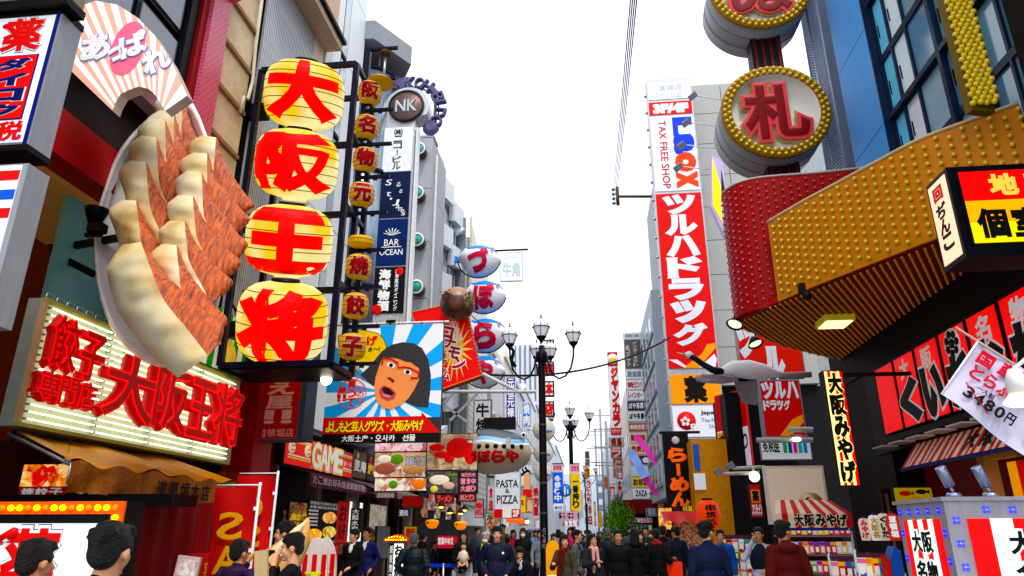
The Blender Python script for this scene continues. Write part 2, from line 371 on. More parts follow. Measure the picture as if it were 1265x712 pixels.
# -- blocks over the food shops
b5 = root('shop_block', (LX, 21, 0), 'dark narrow building above the barbecue and game shops', 'building'); O5 = (LX, 21, 0)
lb('wall', 12.5, 0, 20.4, 0.3, mat('#2b2526', 0.7), LX - 6, LX - 2.4, b5, O5)
lb('back_wall', 12.5, 0.3, 27, 3.9, mat('#3a1c18', 0.7), LX - 6, LX - 2.5, b5, O5)
lb('wall', 12.3, 2.6, 14.6, 3.9, mat('#5d0f12', 0.5), LX - 2.5, LX - 0.1, b5, O5)
lb('wall', 17.4, 3.0, 20.3, 6.2, mat('#4a4440', 0.7), LX - 6, LX - 0.25, b5, O5)
lb('wall', 20.3, 3.8, 27, 9.6, mat('#57595c', 0.7), LX - 6, LX - 0.25, b5, O5)
for i, y in enumerate((20.6, 21.7, 22.8, 23.9, 25.0, 26.1)):
 for z in (4.4, 6.9):
  w = lb('window', y, z, y + 0.85, z + 1.7, mat('#c3c7ca', 0.5), LX - 0.25, LX - 0.18, b5, O5)
  MB().box(0, y - 21 + 0.07, z + 0.07, 0.02, y - 21 + 0.78, z + 1.63, mat('#44525c', 0.1, spec=1)).build('pane', w, (-0.178, 0, 0))
for y in (14.7, 17.3, 20.3, 23.4, 26.8):
 lb('pillar', y - 0.14, 0, y + 0.14, 3.9, mat('#7c6a60', 0.6), LX - 0.45, LX - 0.15, b5, O5)
# -- concrete building with angled fins
b6 = root('concrete_building', (LX, 30, 0), 'grey concrete building with green porthole lights and slanted window bays', 'building'); O6 = (LX, 30, 0)
CON = mat('#a3a5a8', 0.75, streak=True, var=0.1, bump=0.05)
for j in range(6): MB().box(-4, -3, 3.2 + j * 2.57, 0, 0, 3.2 + (j + 1) * 2.57 - 0.03, CON).build('wall_panel', b6)
lb('wall', 27.05, 3.1, 40, 18.4, mat('#6a6d71', 0.7), LX - 5, LX - 0.4, b6, O6)
for j in range(6):
 zb = 3.4 + j * 2.5
 for (y0, y1) in ((27.3, 29.6), (29.9, 32.4), (32.7, 35.4)):
  MB().add([(-0.35, y0 - 30, zb + 1.2), (-0.02, y0 - 30, zb + 1.2), (-0.02, y1 - 30, zb + 1.9), (-0.35, y1 - 30, zb + 1.9), (-0.35, y0 - 30, zb + 2.3), (-0.02, y0 - 30, zb + 2.3), (-0.02, y1 - 30, zb + 3.0), (-0.35, y1 - 30, zb + 3.0)],
                 [(3, 2, 1, 0), (4, 5, 6, 7), (0, 1, 5, 4), (1, 2, 6, 5), (2, 3, 7, 6)], mat('#d6d9dd', 0.5)).build('bay_panel', b6)
  w = lb('window', y0, zb - 0.6, y1, zb + 1.2, mat('#1d222b', 0.2, spec=0.8), LX - 0.39, LX - 0.28, b6, O6)
  MB().box(0, (y0 + y1) / 2 - 30.05, zb - 0.5, 0.05, (y0 + y1) / 2 - 29.95, zb + 1.1, STEEL).build('mullion', w, (-0.27, 0, 0))
lb('roof_cap', 27.0, 18.62, 27.9, 18.75, mat('#8d9094', 0.6), LX - 4, LX + 0.04, b6, O6)
# green round lights hanging beside the vertical sign
for (px, py) in ((518, 186), (516, 240), (516, 298), (515, 356)):
 p = atY(px, py, 26.6); t = root('porthole_light', p, f'round green porthole light on the concrete wall, number {1} from the top', 'lamp', 'green porthole lights')
 t['label'] = {186: 'topmost round green porthole light beside the white name panel', 240: 'round green porthole light beside the dark blue script panel', 298: 'round green porthole light beside the blue bar panel', 356: 'lowest round green porthole light beside the black seafood panel'}[py]
 MB().lathe([(0.28, 0), (0.3, 0.0), (0.3, -0.45), (0.28, -0.45)], mat('#4b4042', 0.5), 24, (0, 0.3, 0), 'Y').build('housing', t)
 MB().lathe([(0.0, -0.47), (0.24, -0.47), (0.25, -0.44)], mat('#3f8f7c', 0.3), 24, (0, 0.3, 0), 'Y').build('lens', t)
 MB().lathe([(0.25, -0.49), (0.31, -0.49), (0.31, -0.45), (0.25, -0.45), (0.25, -0.49)], WHITE, 24, (0, 0.3, 0), 'Y').build('rim', t)
# -- white lattice building and the row behind
def dots_mat():
 m = bpy.data.materials.new('perforated_metal'); m.use_nodes = True; n = m.node_tree; p = n.nodes['Principled BSDF']
 tc = n.nodes.new('ShaderNodeTexCoord'); v = n.nodes.new('ShaderNodeTexVoronoi'); v.inputs['Randomness'].default_value = 0; v.inputs['Scale'].default_value = 3.2
 n.links.new(tc.outputs['Object'], v.inputs['Vector'])
 r = n.nodes.new('ShaderNodeValToRGB'); r.color_ramp.elements[0].position = 0.22; r.color_ramp.elements[0].color = lin('#8a8f8e'); r.color_ramp.elements[1].position = 0.3; r.color_ramp.elements[1].color = lin('#d8dad4')
 n.links.new(v.outputs['Distance'], r.inputs[0]); n.links.new(r.outputs[0], p.inputs['Base Color']); return m
b7 = root('perforated_building', (LX, 38, 0), 'white building clad in perforated metal behind the puffer fish balloons', 'building')
PM = dots_mat()
MB().add([(0.3, -2.5, 3), (0.3, 5, 3), (0.3, 5, 18.0), (0.3, 0.8, 18.0), (0.3, -2.5, 18.6)], [(0, 1, 2, 3, 4)], PM).build('perforated_screen', b7)
MB().box(-5, -2.2, 2, 0.2, 5, 17.5, WHITE).build('wall', b7)
MB().add([(-.5, -3.4, 18.1), (.15, -3.0, 17.5), (-.5, -3.4, 16.9), (-.5, -3.7, 18.1), (.15, -3.3, 17.5), (-.5, -3.7, 16.9)], [(0, 1, 2), (5, 4, 3), (0, 3, 4, 1), (1, 4, 5, 2), (2, 5, 3, 0)], WHITE).build('sign_fin', b7)
MB().box(0.3, -2.6, 3, 0.42, -2.45, 18.6, mat('#c9c59a', 0.5)).build('edge_trim', b7)
MB().box(-5, -2.9, 3, 0.1, -2.61, 18.4, mat('#7d838a', 0.5)).build('stair_tower', b7)
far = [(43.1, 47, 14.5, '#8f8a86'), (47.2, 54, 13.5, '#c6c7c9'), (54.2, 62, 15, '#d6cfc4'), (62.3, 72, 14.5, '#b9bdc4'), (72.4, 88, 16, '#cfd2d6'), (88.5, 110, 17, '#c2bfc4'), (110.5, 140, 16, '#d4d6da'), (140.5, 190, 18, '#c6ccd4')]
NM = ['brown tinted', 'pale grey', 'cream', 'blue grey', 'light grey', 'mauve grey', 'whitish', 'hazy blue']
for i, (y0, y1, h, c) in enumerate(far):
 t = root('street_building', (LX, (y0 + y1) / 2, 0), f'{NM[i]} building on the left side, {["nearest","second","third","fourth","fifth","sixth","seventh","farthest"][i]} of the row beyond the fish balloons', 'building')
 d = (y1 - y0) / 2
 MB().box(-8, -d, 0, 0, d, h, mat(c, 0.7, streak=True)).build('wall', t)
 nw = max(2, int((y1 - y0) / 2.2)); sx = (y1 - y0) / nw
 if y0 < 100:
  m0 = MB().box(0, 0.25, 0, 0.05, sx - 0.25, 1.5, mat('#35424f', 0.2, spec=0.8)); o0 = m0.build('window', t, (0, -d, 5.2)); k = 0
  for zf in range(int((h - 5.5) / 3)):
   for q in range(nw):
    if zf == 0 and q == 0: continue
    inst('window', o0.data, t, (0, -d + q * sx, 5.2 + zf * 3))
 MB().box(-8, -d, h, 0.2, d, h + 0.5, mat(c, 0.7)).build('parapet', t)
# thin white high-rise with vertical ribs (behind the lamp post)
p0, p1 = atY(640, 425, 110), atY(664, 500, 110)
t = root('ribbed_tower', ((p0.x + p1.x) / 2, 110, 0), 'tall pale tower with vertical dark ribs behind the lamp post', 'building')
w = p1.x - p0.x + 1.0
MB().box(-w / 2, 0.3, 0, w / 2, 8, p0.z, mat('#d4d7dc', 0.6)).build('wall', t)
for i in range(6): MB().box(-w / 2 + i * w / 5 - 0.1, 0, 0, -w / 2 + i * w / 5 + 0.1, 0.299, p0.z - 0.2, mat('#5e6a7a', 0.5)).build('rib', t)
# == right: blocks behind the canopy
r1 = root('blue_building', (RX, 12, 0), 'blue panelled building with dark grid windows above the yellow canopy', 'building'); OR = (RX, 12, 0)
BL = mat('#5a9fe4', 0.45, 0.1, streak=True, var=0.08); BFR = mat('#1c2c4c', 0.35)
def rb(name, y0, z0, y1, z1, m, x0=RX, x1=RX + 0.3, par=r1, off=OR):
 return MB().box(x0 - off[0], y0 - off[1], z0 - off[2], x1 - off[0], y1 - off[1], z1 - off[2], m).build(name, par)
rb('wall', 6.0, 6.9, 16.5, 16, mat('#26313f', 0.5), RX + 0.5, RX + 6)
for j in range(4): rb('blue_panel', 12.6, 7.0 + j * 2.3, 14.2, 7.0 + j * 2.3 + 2.28, BL, RX + 0.05, RX + 0.49)
rb('blue_panel', 14.25, 7.0, 16.5, 16, mat('#23406e', 0.5), RX + 0.3, RX + 0.49)
pane_sky_cols = ['#7ad2ff', '#e0f4ff', '#5a86a8', '#6a98a8', '#4a7c98', '#84b4c8']  # sky reflection painted into the pane colours, palest in the first two columns
pb = {}
ys = [12.55, 12.05, 11.45, 10.5, 9.55, 9.0, 8.4, 7.8]
zs = [7.0, 8.1, 9.35, 10.7, 12.1, 13.5, 14.9]
k = 0
for j in range(len(zs) - 1):
 for i in range(len(ys) - 1):
  w = MB()
  y1_, y0_ = ys[i], ys[i + 1]
  fr = 0.03
  w.box(0, y0_ - 12, zs[j], 0.12, y0_ - 12 + fr, zs[j + 1], BFR); w.box(0, y1_ - 12 - fr, zs[j], 0.12, y1_ - 12, zs[j + 1], BFR)
  w.box(0, y0_ - 12 + fr, zs[j], 0.12, y1_ - 12 - fr, zs[j] + 0.07, BFR); w.box(0, y0_ - 12 + fr, zs[j + 1] - 0.07, 0.12, y1_ - 12 - fr, zs[j + 1], BFR)
  wo_ = w.build('window', r1, (0.2, 0, 0))
  col = pane_sky_cols[0 if i == 0 else (1 if i == 1 else 2 + (i + j) % 4)]
  MB().box(0.05, y0_ - 12 + fr, zs[j] + 0.07, 0.09, y1_ - 12 - fr, zs[j + 1] - 0.07, mat(col, 0.05, 0.0, var=0.1, spec=1, scale=0.8)).build('pane', wo_)
  if i in (0, 1, 3):
   MB().bar((0.04, y1_ - 12 - 0.1, zs[j] + 0.5), (0.04, y1_ - 12 - 0.1, zs[j] + 0.8), 0.02, 0.02, DARK).build('bracket', wo_)
rb('wall', 12.56, 6.9, 12.6, 15, BFR, RX + 0.05, RX + 0.4)
rb('mullion', 10.44, 7.0, 10.54, 14.9, BFR, RX + 0.12, RX + 0.19); rb('mullion', 9.51, 7.0, 9.57, 14.9, BFR, RX + .12, RX + 0.19)
rb('transom', 7.8, 9.3, 12.5, 9.4, BFR, RX + .121, RX + 0.19); rb('transom', 7.8, 12.05, 12.5, 12.14, BFR, RX + .122, RX + 0.19)
MB().add([(-0.01, -1.95, 11.55), (-0.01, -2.12, 11.75), (-0.01, -1.95, 11.15), (-0.03, -1.95, 11.55), (-0.03, -2.12, 11.75), (-0.03, -1.95, 11.15)], [(3, 4, 5)], mat('#c01630', 0.5)).build('fire_access_mark', r1)
# dark upper building at right edge
r2 = root('dark_building', (RX, 7, 0), 'dark building front at the right edge beside the bulb column', 'building'); OR2 = (RX, 7, 0)
rb('wall', 1.5, 4.95, 8.2, 16, mat('#16130f', 0.8, bump=0.2), RX - 0.25, RX + 5, r2, OR2)
rb('wall', 2.0, 0, 6.0, 4.94, mat('#1b1513', 0.8), RX + 1.8, RX + 5, r2, OR2)
# shop ground-floor block
r3 = root('souvenir_building', (RX, 12, 0), 'dark fronted souvenir shop building under the curved canopy', 'building'); O_R3 = (RX, 12, 0)
rb('back_wall', 6, 0, 18, 4.9, mat('#5a120e', 0.6, em=0.06), RX + 2.0, RX + 5, r3, O_R3)
rb('fascia', 8.22, 4.95, 17.6, 6.9, mat('#0c0c0f', 0.6), RX + 0.12, RX + 4, r3, O_R3)
rb('fascia', 8.22, 3.2, 15.9, 4.94, mat('#100c0c', 0.5), RX + 0.12, RX + 0.6, r3, O_R3)
rb('side_wall', 15.2, 0, 18.0, 7.4, mat('#0f0e11', 0.6), RX + 0.15, RX + 1.9, r3, O_R3)
rb('red_wall', 12.2, 0, 15.2, 3.2, mat('#6b1210', 0.5, em=0.08), RX + 0.7, RX + 0.9, r3, O_R3)
rb('timber_post', 12.0, 0, 12.18, 3.3, mat('#b9935a', 0.6, streak=True), RX + 0.2, RX + 0.42, r3, O_R3)
rb('timber_beam', 8.5, 2.72, 11.99, 2.9, mat('#a37f46', 0.6, em=0.05), RX + 0.22, RX + 0.4, r3, O_R3)
rb('timber_post', 10.0, 0, 10.15, 2.71, mat('#a37f46', 0.6, em=0.05), RX + 0.24, RX + 0.4, r3, O_R3)
sm = MB()
for i in range(14): sm.box(-0.0, -3.4 + i * 0.25, 1.2, 0.03, -3.15 + i * 0.25, 2.7, [mat('#d8201c', 0.5, em=0.3), mat('#f0a030', 0.5, em=0.5)][i % 2])
sm.build('striped_curtain', r3, (0.6, 0, 0))
# building behind the tall white and red pharmacy sign
r4 = root('tiled_building', (5.0, 30, 0), 'pale grey tiled building behind the tall pharmacy sign', 'building')
TG = mat('#a9aaa8', 0.6, streak=True, var=0.1)
p0 = atY(848, 470, 29); p1 = atY(905, 140, 29)
for j in range(9):
 MB().box(0, 0, 0, 2.6, 3, 1.6, TG).build('wall_panel', r4, (p0.x - 5 + 0.15, -0.8, 7.4 + j * 1.63))
 MB().box(0, 0, 0, 2.6, 3, 1.6, TG).build('wall_panel', r4, (p0.x - 5 + 2.78, -0.8, 7.4 + j * 1.63))
MB().box(p0.x - 5 + 0.2, 2.3, 0, 8, 12, 21, mat('#9fa3a6', 0.6)).build('wall', r4)
MB().box(p0.x - 5 + 0.2, -0.5, 0, 7, 2.2, 7.35, mat('#1b1a1d', 0.6)).build('shop_wall', r4)
t = root('pale_building', (3.3, 34, 0), 'pale blue panelled building between the stacked signs and pharmacy sign', 'building')
MB().box(0, -1.5, 3.1, 6, 6, 12.8, mat('#b9c4cf', 0.5, streak=True)).build('wall', t)
for j in range(6):
 MB().box(-0.08, -1.4, 0, 0, 5.9, 0.06, mat('#7d8894', 0.5)).build('ledge', t, (0, 0, 3.6 + j * 1.4))
MB().box(0.6, -1.5, 0, 6, 6, 3.09, mat('#4a1012', 0.6, em=0.1)).build('shop_wall', t)
for j in range(6):
 for i in range(4):
  w = MB().box(-.05, -1.1 + i * 1.8, 3.8 + j * 1.4, 0, .1 + i * 1.8, 4.7 + j * 1.4, mat('#e2e6ea', .5)).build('window', t)
  MB().box(-.065, -1.02 + i * 1.8, 3.87 + j * 1.4, -.052, .02 + i * 1.8, 4.63 + j * 1.4, mat('#4f6474', .12, spec=.9)).build('pane', w)
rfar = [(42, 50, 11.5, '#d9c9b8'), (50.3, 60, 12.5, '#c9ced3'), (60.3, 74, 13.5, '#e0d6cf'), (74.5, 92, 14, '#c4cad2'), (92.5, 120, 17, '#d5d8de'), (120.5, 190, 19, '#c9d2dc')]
for i, (y0, y1, h, c) in enumerate(rfar):
 x0 = 3.4 if i else 3.5
 t = root('street_building', (x0, (y0 + y1) / 2, 0), f'{["beige","grey","pinkish","slate","pale","bluish"][i]} building on the right side, {["nearest","second","third","fourth","fifth","farthest"][i]} of the row beyond the stacked signs', 'building')
 d = (y1 - y0) / 2
 MB().box(0, -d, 0, 8, d, h, mat(c, 0.7, streak=True)).build('wall', t)
 nw = max(2, int((y1 - y0) / 2.4)); sx = (y1 - y0) / nw
 if y0 < 92:
  m0 = MB().box(-0.05, 0.3, 0, 0, sx - 0.3, 1.4, mat('#3b4a58', 0.2, spec=0.8)); o0 = m0.build('window', t, (0, -d, 5.2))
  for zf in range(int((h - 5.5) / 3)):
   for q in range(nw):
    if zf == 0 and q == 0: continue
    inst('window', o0.data, t, (0, -d + q * sx, 5.2 + zf * 3))
# far end block closing the street
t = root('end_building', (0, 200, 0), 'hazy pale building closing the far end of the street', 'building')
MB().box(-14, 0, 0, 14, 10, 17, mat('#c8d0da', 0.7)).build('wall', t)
for j in range(4):
 for i in range(7): MB().box(-12 + i * 3.5, -0.1, 4 + j * 3.2, -10.2 + i * 3.5, 0, 5.6 + j * 3.2, mat('#6f7f90', 0.3)).build('window', t)
# ground floor of the noodle shops (interior light is put into the shelf and wall colours as glow)
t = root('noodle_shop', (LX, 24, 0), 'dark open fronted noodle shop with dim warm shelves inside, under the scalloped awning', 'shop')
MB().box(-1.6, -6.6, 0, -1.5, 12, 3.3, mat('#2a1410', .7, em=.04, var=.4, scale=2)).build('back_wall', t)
MB().box(-.1, 3.0, 0, .1, 12, 4.5, mat('#120c0b', .7, var=.4, scale=2, bump=.2)).build('side_wall', t)  # near-black sheet paints the shade of the open shop fronts
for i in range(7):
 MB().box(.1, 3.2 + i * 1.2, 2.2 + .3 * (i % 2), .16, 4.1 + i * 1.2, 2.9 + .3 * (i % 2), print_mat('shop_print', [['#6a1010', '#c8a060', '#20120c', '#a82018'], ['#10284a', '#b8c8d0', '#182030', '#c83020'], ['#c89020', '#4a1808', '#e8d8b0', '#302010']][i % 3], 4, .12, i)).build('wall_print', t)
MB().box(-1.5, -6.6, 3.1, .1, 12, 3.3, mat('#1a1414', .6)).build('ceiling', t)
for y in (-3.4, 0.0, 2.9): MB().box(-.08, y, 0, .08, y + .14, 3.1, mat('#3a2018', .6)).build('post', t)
for i, y in enumerate((-5.6, -2.2, 1.1)): MB().box(-1.5, y, 1.0, -1.45, y + 1.6, 2.2, print_mat('shelf_goods', ['#1c0c08', '#6a3010', '#c88430', '#3a1408'], 5, .18, i)).build('glowing_shelf', t)
# air conditioners, pipes and boxes on the mid-distance fronts
rq = random.Random(9); AC = MB().box(0, -.45, 0, .35, .45, .6, mat('#c9cac6', .5)).box(.35, -.3, .08, .37, .3, .52, mat('#4a4c50', .5)).build('air_conditioner', None); first = True; nac = 0
ords = ['first', 'second', 'third', 'fourth', 'fifth', 'sixth', 'seventh', 'eighth', 'ninth', 'tenth', 'eleventh', 'twelfth']
for (x, y, z) in [(LX - .2, 20.9, 4.1), (LX - .2, 23.2, 6.5), (LX - .2, 25.4, 4.2), (LX - .02, 28.5, 6.4), (LX - .02, 31.2, 8.8), (LX, 44.5, 8.4), (LX, 49.5, 9.0), (LX, 51, 6.2), (LX, 57, 8), (LX + .3, 41, 7.5)]:
 if first: o_ = AC; first = False
 else: o_ = bpy.data.objects.new('air_conditioner', AC.data); link(o_)
 o_.location = (x, y, z); meta(o_, f'white air conditioner box on the left fronts, {ords[nac]} one going down the street', 'air conditioner', 'air conditioners on the left fronts'); nac += 1
for i, (x, y, z0, z1, c) in enumerate(((LX + .06, 27.6, 3.2, 18, '#b8bcc0'), (LX - .14, 20.5, 3.9, 9.5, '#8a8078'), (LX + .1, 43.3, 0, 14, '#d0d0cc'), (LX + .1, 54.1, 0, 14, '#a8a4a0'))):
 MB().tube([(0, 0, 0), (0, 0, z1 - z0)], .06, mat(c, .5), 8).build('pipe', [b6, b5, b6, b6][i], tuple(Vector((x, y, z0)) - [b6, b5, b6, b6][i].location))
# == left: box signs at the left edge
GREY = mat('#9a9da2', 0.4, 0.3, streak=True, var=0.12)
LWH = mat('#eceef4', 0.4, em=0.25, var=0.03); LRED = mat('#e01210', 0.4, em=0.25, var=0.05); NAVY = mat('#0b1470', 0.45, var=0); NAVYL = mat('#101c86', 0.4, em=0.1, var=0)
SRED = mat('#cc0a12', 0.4, em=0.12, var=0.0); YEL = mat('#f3c81a', 0.4, em=0.15, var=0.03); WH = mat('#f2f2f0', 0.5, em=0.1, var=0)
a, c = atY(-6, 17, 5.06), atY(40, 182, 5.06)
o = root('pharmacy_sign', (-5.78, 5.06, 5.0), 'tall box sign in red and navy reading drugstore with a grey steel side, top left', 'sign')
w, h = 1.5, 1.48; xr = 0.78
mb = MB().box(xr - w, 0, 0, xr, 0.27, h + 0.0, GREY); mb.build('case', o)
MB().box(xr - w, -0.02, -0.06, xr + 0.01, 0.28, 0, BLACK).build('base_rim', o); MB().box(xr - w, -0.02, h, xr + 0.01, 0.28, h + 0.07, BLACK).build('top_rim', o)
SH = 0.11
MB().box(-0.1, -0.012, 0.03, 0.62 + SH, -0.001, h - 0.02, LWH).build('face_panel', o)
MB().box(0.62 + SH, -0.016, 0.0, 0.65 + SH, -0.001, h, NAVYL).build('rim', o); MB().box(-0.05, -0.016, 0.0, -0.0, -0.012, h, NAVYL).build('rim', o)
MB().box(0.08 + SH, -0.018, 0.27, 0.55 + SH, -0.0125, 1.0, NAVY).box(0.092 + SH, -0.022, 0.283, 0.538 + SH, -0.0185, 0.988, LRED).build('red_field', o)
lt = MB(); put(lt, '薬', 0.12 + SH, 1.06, 0.52 + SH, 1.42, NAVY, y=-0.014, th=.002, bold=0.085); put(lt, '薬', 0.12 + SH, 1.06, 0.52 + SH, 1.42, WH, y=-0.017, th=.002, bold=0.07); put(lt, '薬', 0.12 + SH, 1.06, 0.52 + SH, 1.42, SRED, y=-0.02, bold=0.035)
for i, ch in enumerate('ダイコク'):
 z1 = 0.98 - i * 0.172; put(lt, ch, 0.15 + SH, z1 - 0.155, 0.48 + SH, z1 - 0.03, WH, y=-0.023, th=.002, bold=0.085); put(lt, ch, 0.15 + SH, z1 - 0.155, 0.48 + SH, z1 - 0.03, NAVY, y=-0.027, bold=0.055)
row(lt, '免税', -0.0 + SH, 0.05, 0.6 + SH, 0.25, SRED, y=-0.014, bold=0.04); lt.build('lettering', o)
MB().ball((0.14 + SH, -0.02, 1.36), 0.07, SRED, 10, 6, (1, .1, .5)).build('capsule', o)
o = root('box_sign', (-5.7, 5.0, 6.52), 'black and orange box sign directly above the drugstore sign', 'sign')
MB().box(-1, 0, 0.09, 0.78, 0.2, 0.45, mat('#8f7f6c', 0.5)).build('case', o); MB().box(-1, -0.03, 0.0, 0.8, 0.22, 0.088, BLACK).build('base', o)
MB().box(-0.3, -0.012, 0.14, 0.6, -0.001, 0.42, mat('#e0500c', 0.4, em=0.35)).build('face_panel', o)
pz_ = atY(33, 203, 4.72); o = root('restaurant_sign', (pz_.x - .34, 4.72, pz_.z - 1.16 * 1.2), 'white Thai restaurant box sign with red and blue stripes at the left edge', 'sign')
MB().box(-0.9, 0, 0.0, 0.36, 0.24, 1.4, GREY).build('case', o)
MB().box(-0.3, -0.012, 0.02, 0.31, -0.001, 1.38, LWH).build('face_panel', o)
for z0, z1, m in ((1.24, 1.33, SRED), (1.06, 1.15, mat('#0a55c8', 0.4, em=0.1, var=0)), (0.89, 0.98, SRED)): MB().box(-0.3, -0.018, z0, 0.31, -0.0125, z1, m).build('stripe', o)
lt = MB(); column(lt, 'タイ料理とタイ', 0.12, 0.05, 0.25, 0.82, SRED, y=-0.013, bold=0.03); lt.build('lettering', o)
MB().box(-0.9, -0.02, -0.5, 0.2, 0.3, -0.003, mat('#101114', 0.5)).build('base', o)
o = root('wall_box', (-5.55, 4.95, 2.55), 'dark steel cabinet under the Thai restaurant sign', 'cabinet')
MB().box(-0.6, 0, 0, 0.42, 0.3, 0.6, mat('#18171c', 0.5)).build('case', o); MB().box(-0.6, -0.02, 0.03, 0.36, -0.001, 0.57, mat('#2a1020', 0.4)).build('door', o)
# -- fan shaped sign
o = root('fan_sign', (-5.3, 6.5, 6.6), 'pink and white rayed fan shaped sign with bubbly white lettering', 'sign')
C = atY(178, 205, 6.5); lo = o.location
def fp(px, py): p = atY(px, py, 6.5); return (p.x - lo.x, p.z - lo.z)
outer = [fp(*q) for q in ((86, 86), (88, 45), (99, 8), (118, 1), (145, 6), (170, 22), (192, 45), (212, 77), (231, 118))]
inner = [fp(*q) for q in ((139, 137), (142, 128), (149, 116), (160, 111), (171, 107), (184, 110), (192, 118), (200, 130), (204, 137))]
mb = MB(); FR = [mat('#e6b49f', 0.5, em=0.25, var=0.02), mat('#fbf8f8', 0.5, em=0.3, var=0.02)]
N = 24
def interp(pts, t):
 f = t * (len(pts) - 1); i = min(int(f), len(pts) - 2); f -= i
 return (pts[i][0] + (pts[i + 1][0] - pts[i][0]) * f, pts[i][1] + (pts[i + 1][1] - pts[i][1]) * f)
mb.prism(inner + outer[::-1], 0.01, 0.14, mat('#b9a8a0', 0.5)); mb.build('case', o)
for i in range(N):
 a0, a1, b0, b1 = interp(inner, i / N), interp(inner, (i + 1) / N), interp(outer, i / N), interp(outer, (i + 1) / N)
 MB().add([(p[0], 0.0, p[1]) for p in (a0, a1, b1, b0)], [(0, 1, 2, 3)], FR[i % 2]).build('ray', o)
cc = fp(158, 60); rr = 0.33
MB().add([(cc[0] + 0.22 * math.cos(t) + 0.0 * math.sin(t), -0.006, cc[1] + 0.4 * math.sin(t)) for t in [k * PI / 16 for k in range(32)]], [tuple(range(32))], mat('#f07a98', 0.5, em=0.08)).build('pink_disc', o)
lt = MB()
for ch, px, py, sz, ry in (('あ', 119, 60, 44, 8), ('っ', 144, 68, 24, 12), ('ぱ', 165, 56, 42, 18), ('れ', 193, 76, 40, 24)):
 x, z = fp(px, py); s_ = sz * 0.0078 / 2
 M = Matrix.Translation((x, 0, z)) @ Matrix.Rotation(R(-ry), 4, 'Y')
 put(lt, ch, -s_, -s_, s_, s_, mat('#8c7fcf', 0.5, em=0.05, var=0), y=-0.01, bold=0.085, th=.004, M=M); put(lt, ch, -s_, -s_, s_, s_, WH, y=-0.016, bold=0.055, M=M)
lt.build('lettering', o)
for px, y0, y1 in ((122, 120, 330), (153, 112, 300), (180, 108, 240)):
 a, b_ = atY(px, y0, 9.0), atY(px - 6, y1, 9.0)
 MB().box(a.x - lo.x - 0.06, 9.0 - lo.y, b_.z - lo.z, a.x - lo.x + 0.06, 9.1 - lo.y, a.z - lo.z + .3, mat('#2c2f38', 0.4, 0.3)).build('post', o)
 MB().bar((a.x - lo.x, 9.0 - lo.y, a.z - lo.z + .2), (atY(px, y0 - 10, 6.7).x - lo.x, .15, atY(px, y0 - 10, 6.7).z - lo.z), .06, .06, mat('#2c2f38', 0.4, 0.3)).build('strut', o)
# -- giant plate of dumplings
PY = 7.9
o = root('dumpling_plate_sign', (-5.0, PY, 4.9), 'giant sculpted plate of fried dumplings hung over the white neon sign', 'sign')
lo = o.location
def gp(px, py, d=0.0): p = atY(px, py, PY - d); return Vector((p.x - lo.x, -d, p.z - lo.z))
cx, cy = 200, 285
ctl = [(222, 118), (199, 133), (170, 158), (146, 188), (130, 228), (119, 265), (116, 300), (119, 345), (128, 385), (145, 418), (175, 445), (215, 455), (250, 425), (272, 370), (282, 310), (280, 255), (270, 205), (255, 165), (240, 130)]
def crp(t):
 n_ = len(ctl); f = t * n_; i_ = int(f); f -= i_; g = lambda k: ctl[(i_ + k) % n_]
 return tuple(0.5 * ((2 * g(0)[q]) + (-g(-1)[q] + g(1)[q]) * f + (2 * g(-1)[q] - 5 * g(0)[q] + 4 * g(1)[q] - g(2)[q]) * f * f + (-g(-1)[q] + 3 * g(0)[q] - 3 * g(1)[q] + g(2)[q]) * f ** 3) for q in (0, 1))
pts = [crp(k / 40) for k in range(40)]
PL = mat('#f2eeee', 0.25, spec=0.6, var=0.05)
def ring(sc, d):
 return [gp(cx + (x - cx) * sc, cy + (y - cy) * sc, d) for x, y in pts]
prof = [(0.4, -0.34), (0.96, -0.2), (1.0, 0.0), (0.98, 0.05), (0.94, 0.03), (0.86, -0.16), (0.5, -0.22), (0.01, -0.22)]
vs = []; fs = []
for sc, d in prof: vs += ring(sc, d)
for i in range(len(prof) - 1):
 for k in range(40): fs.append((i * 40 + k, i * 40 + (k + 1) % 40, (i + 1) * 40 + (k + 1) % 40, (i + 1) * 40 + k))
MB().add(vs, fs, PL, True).build('plate', o)
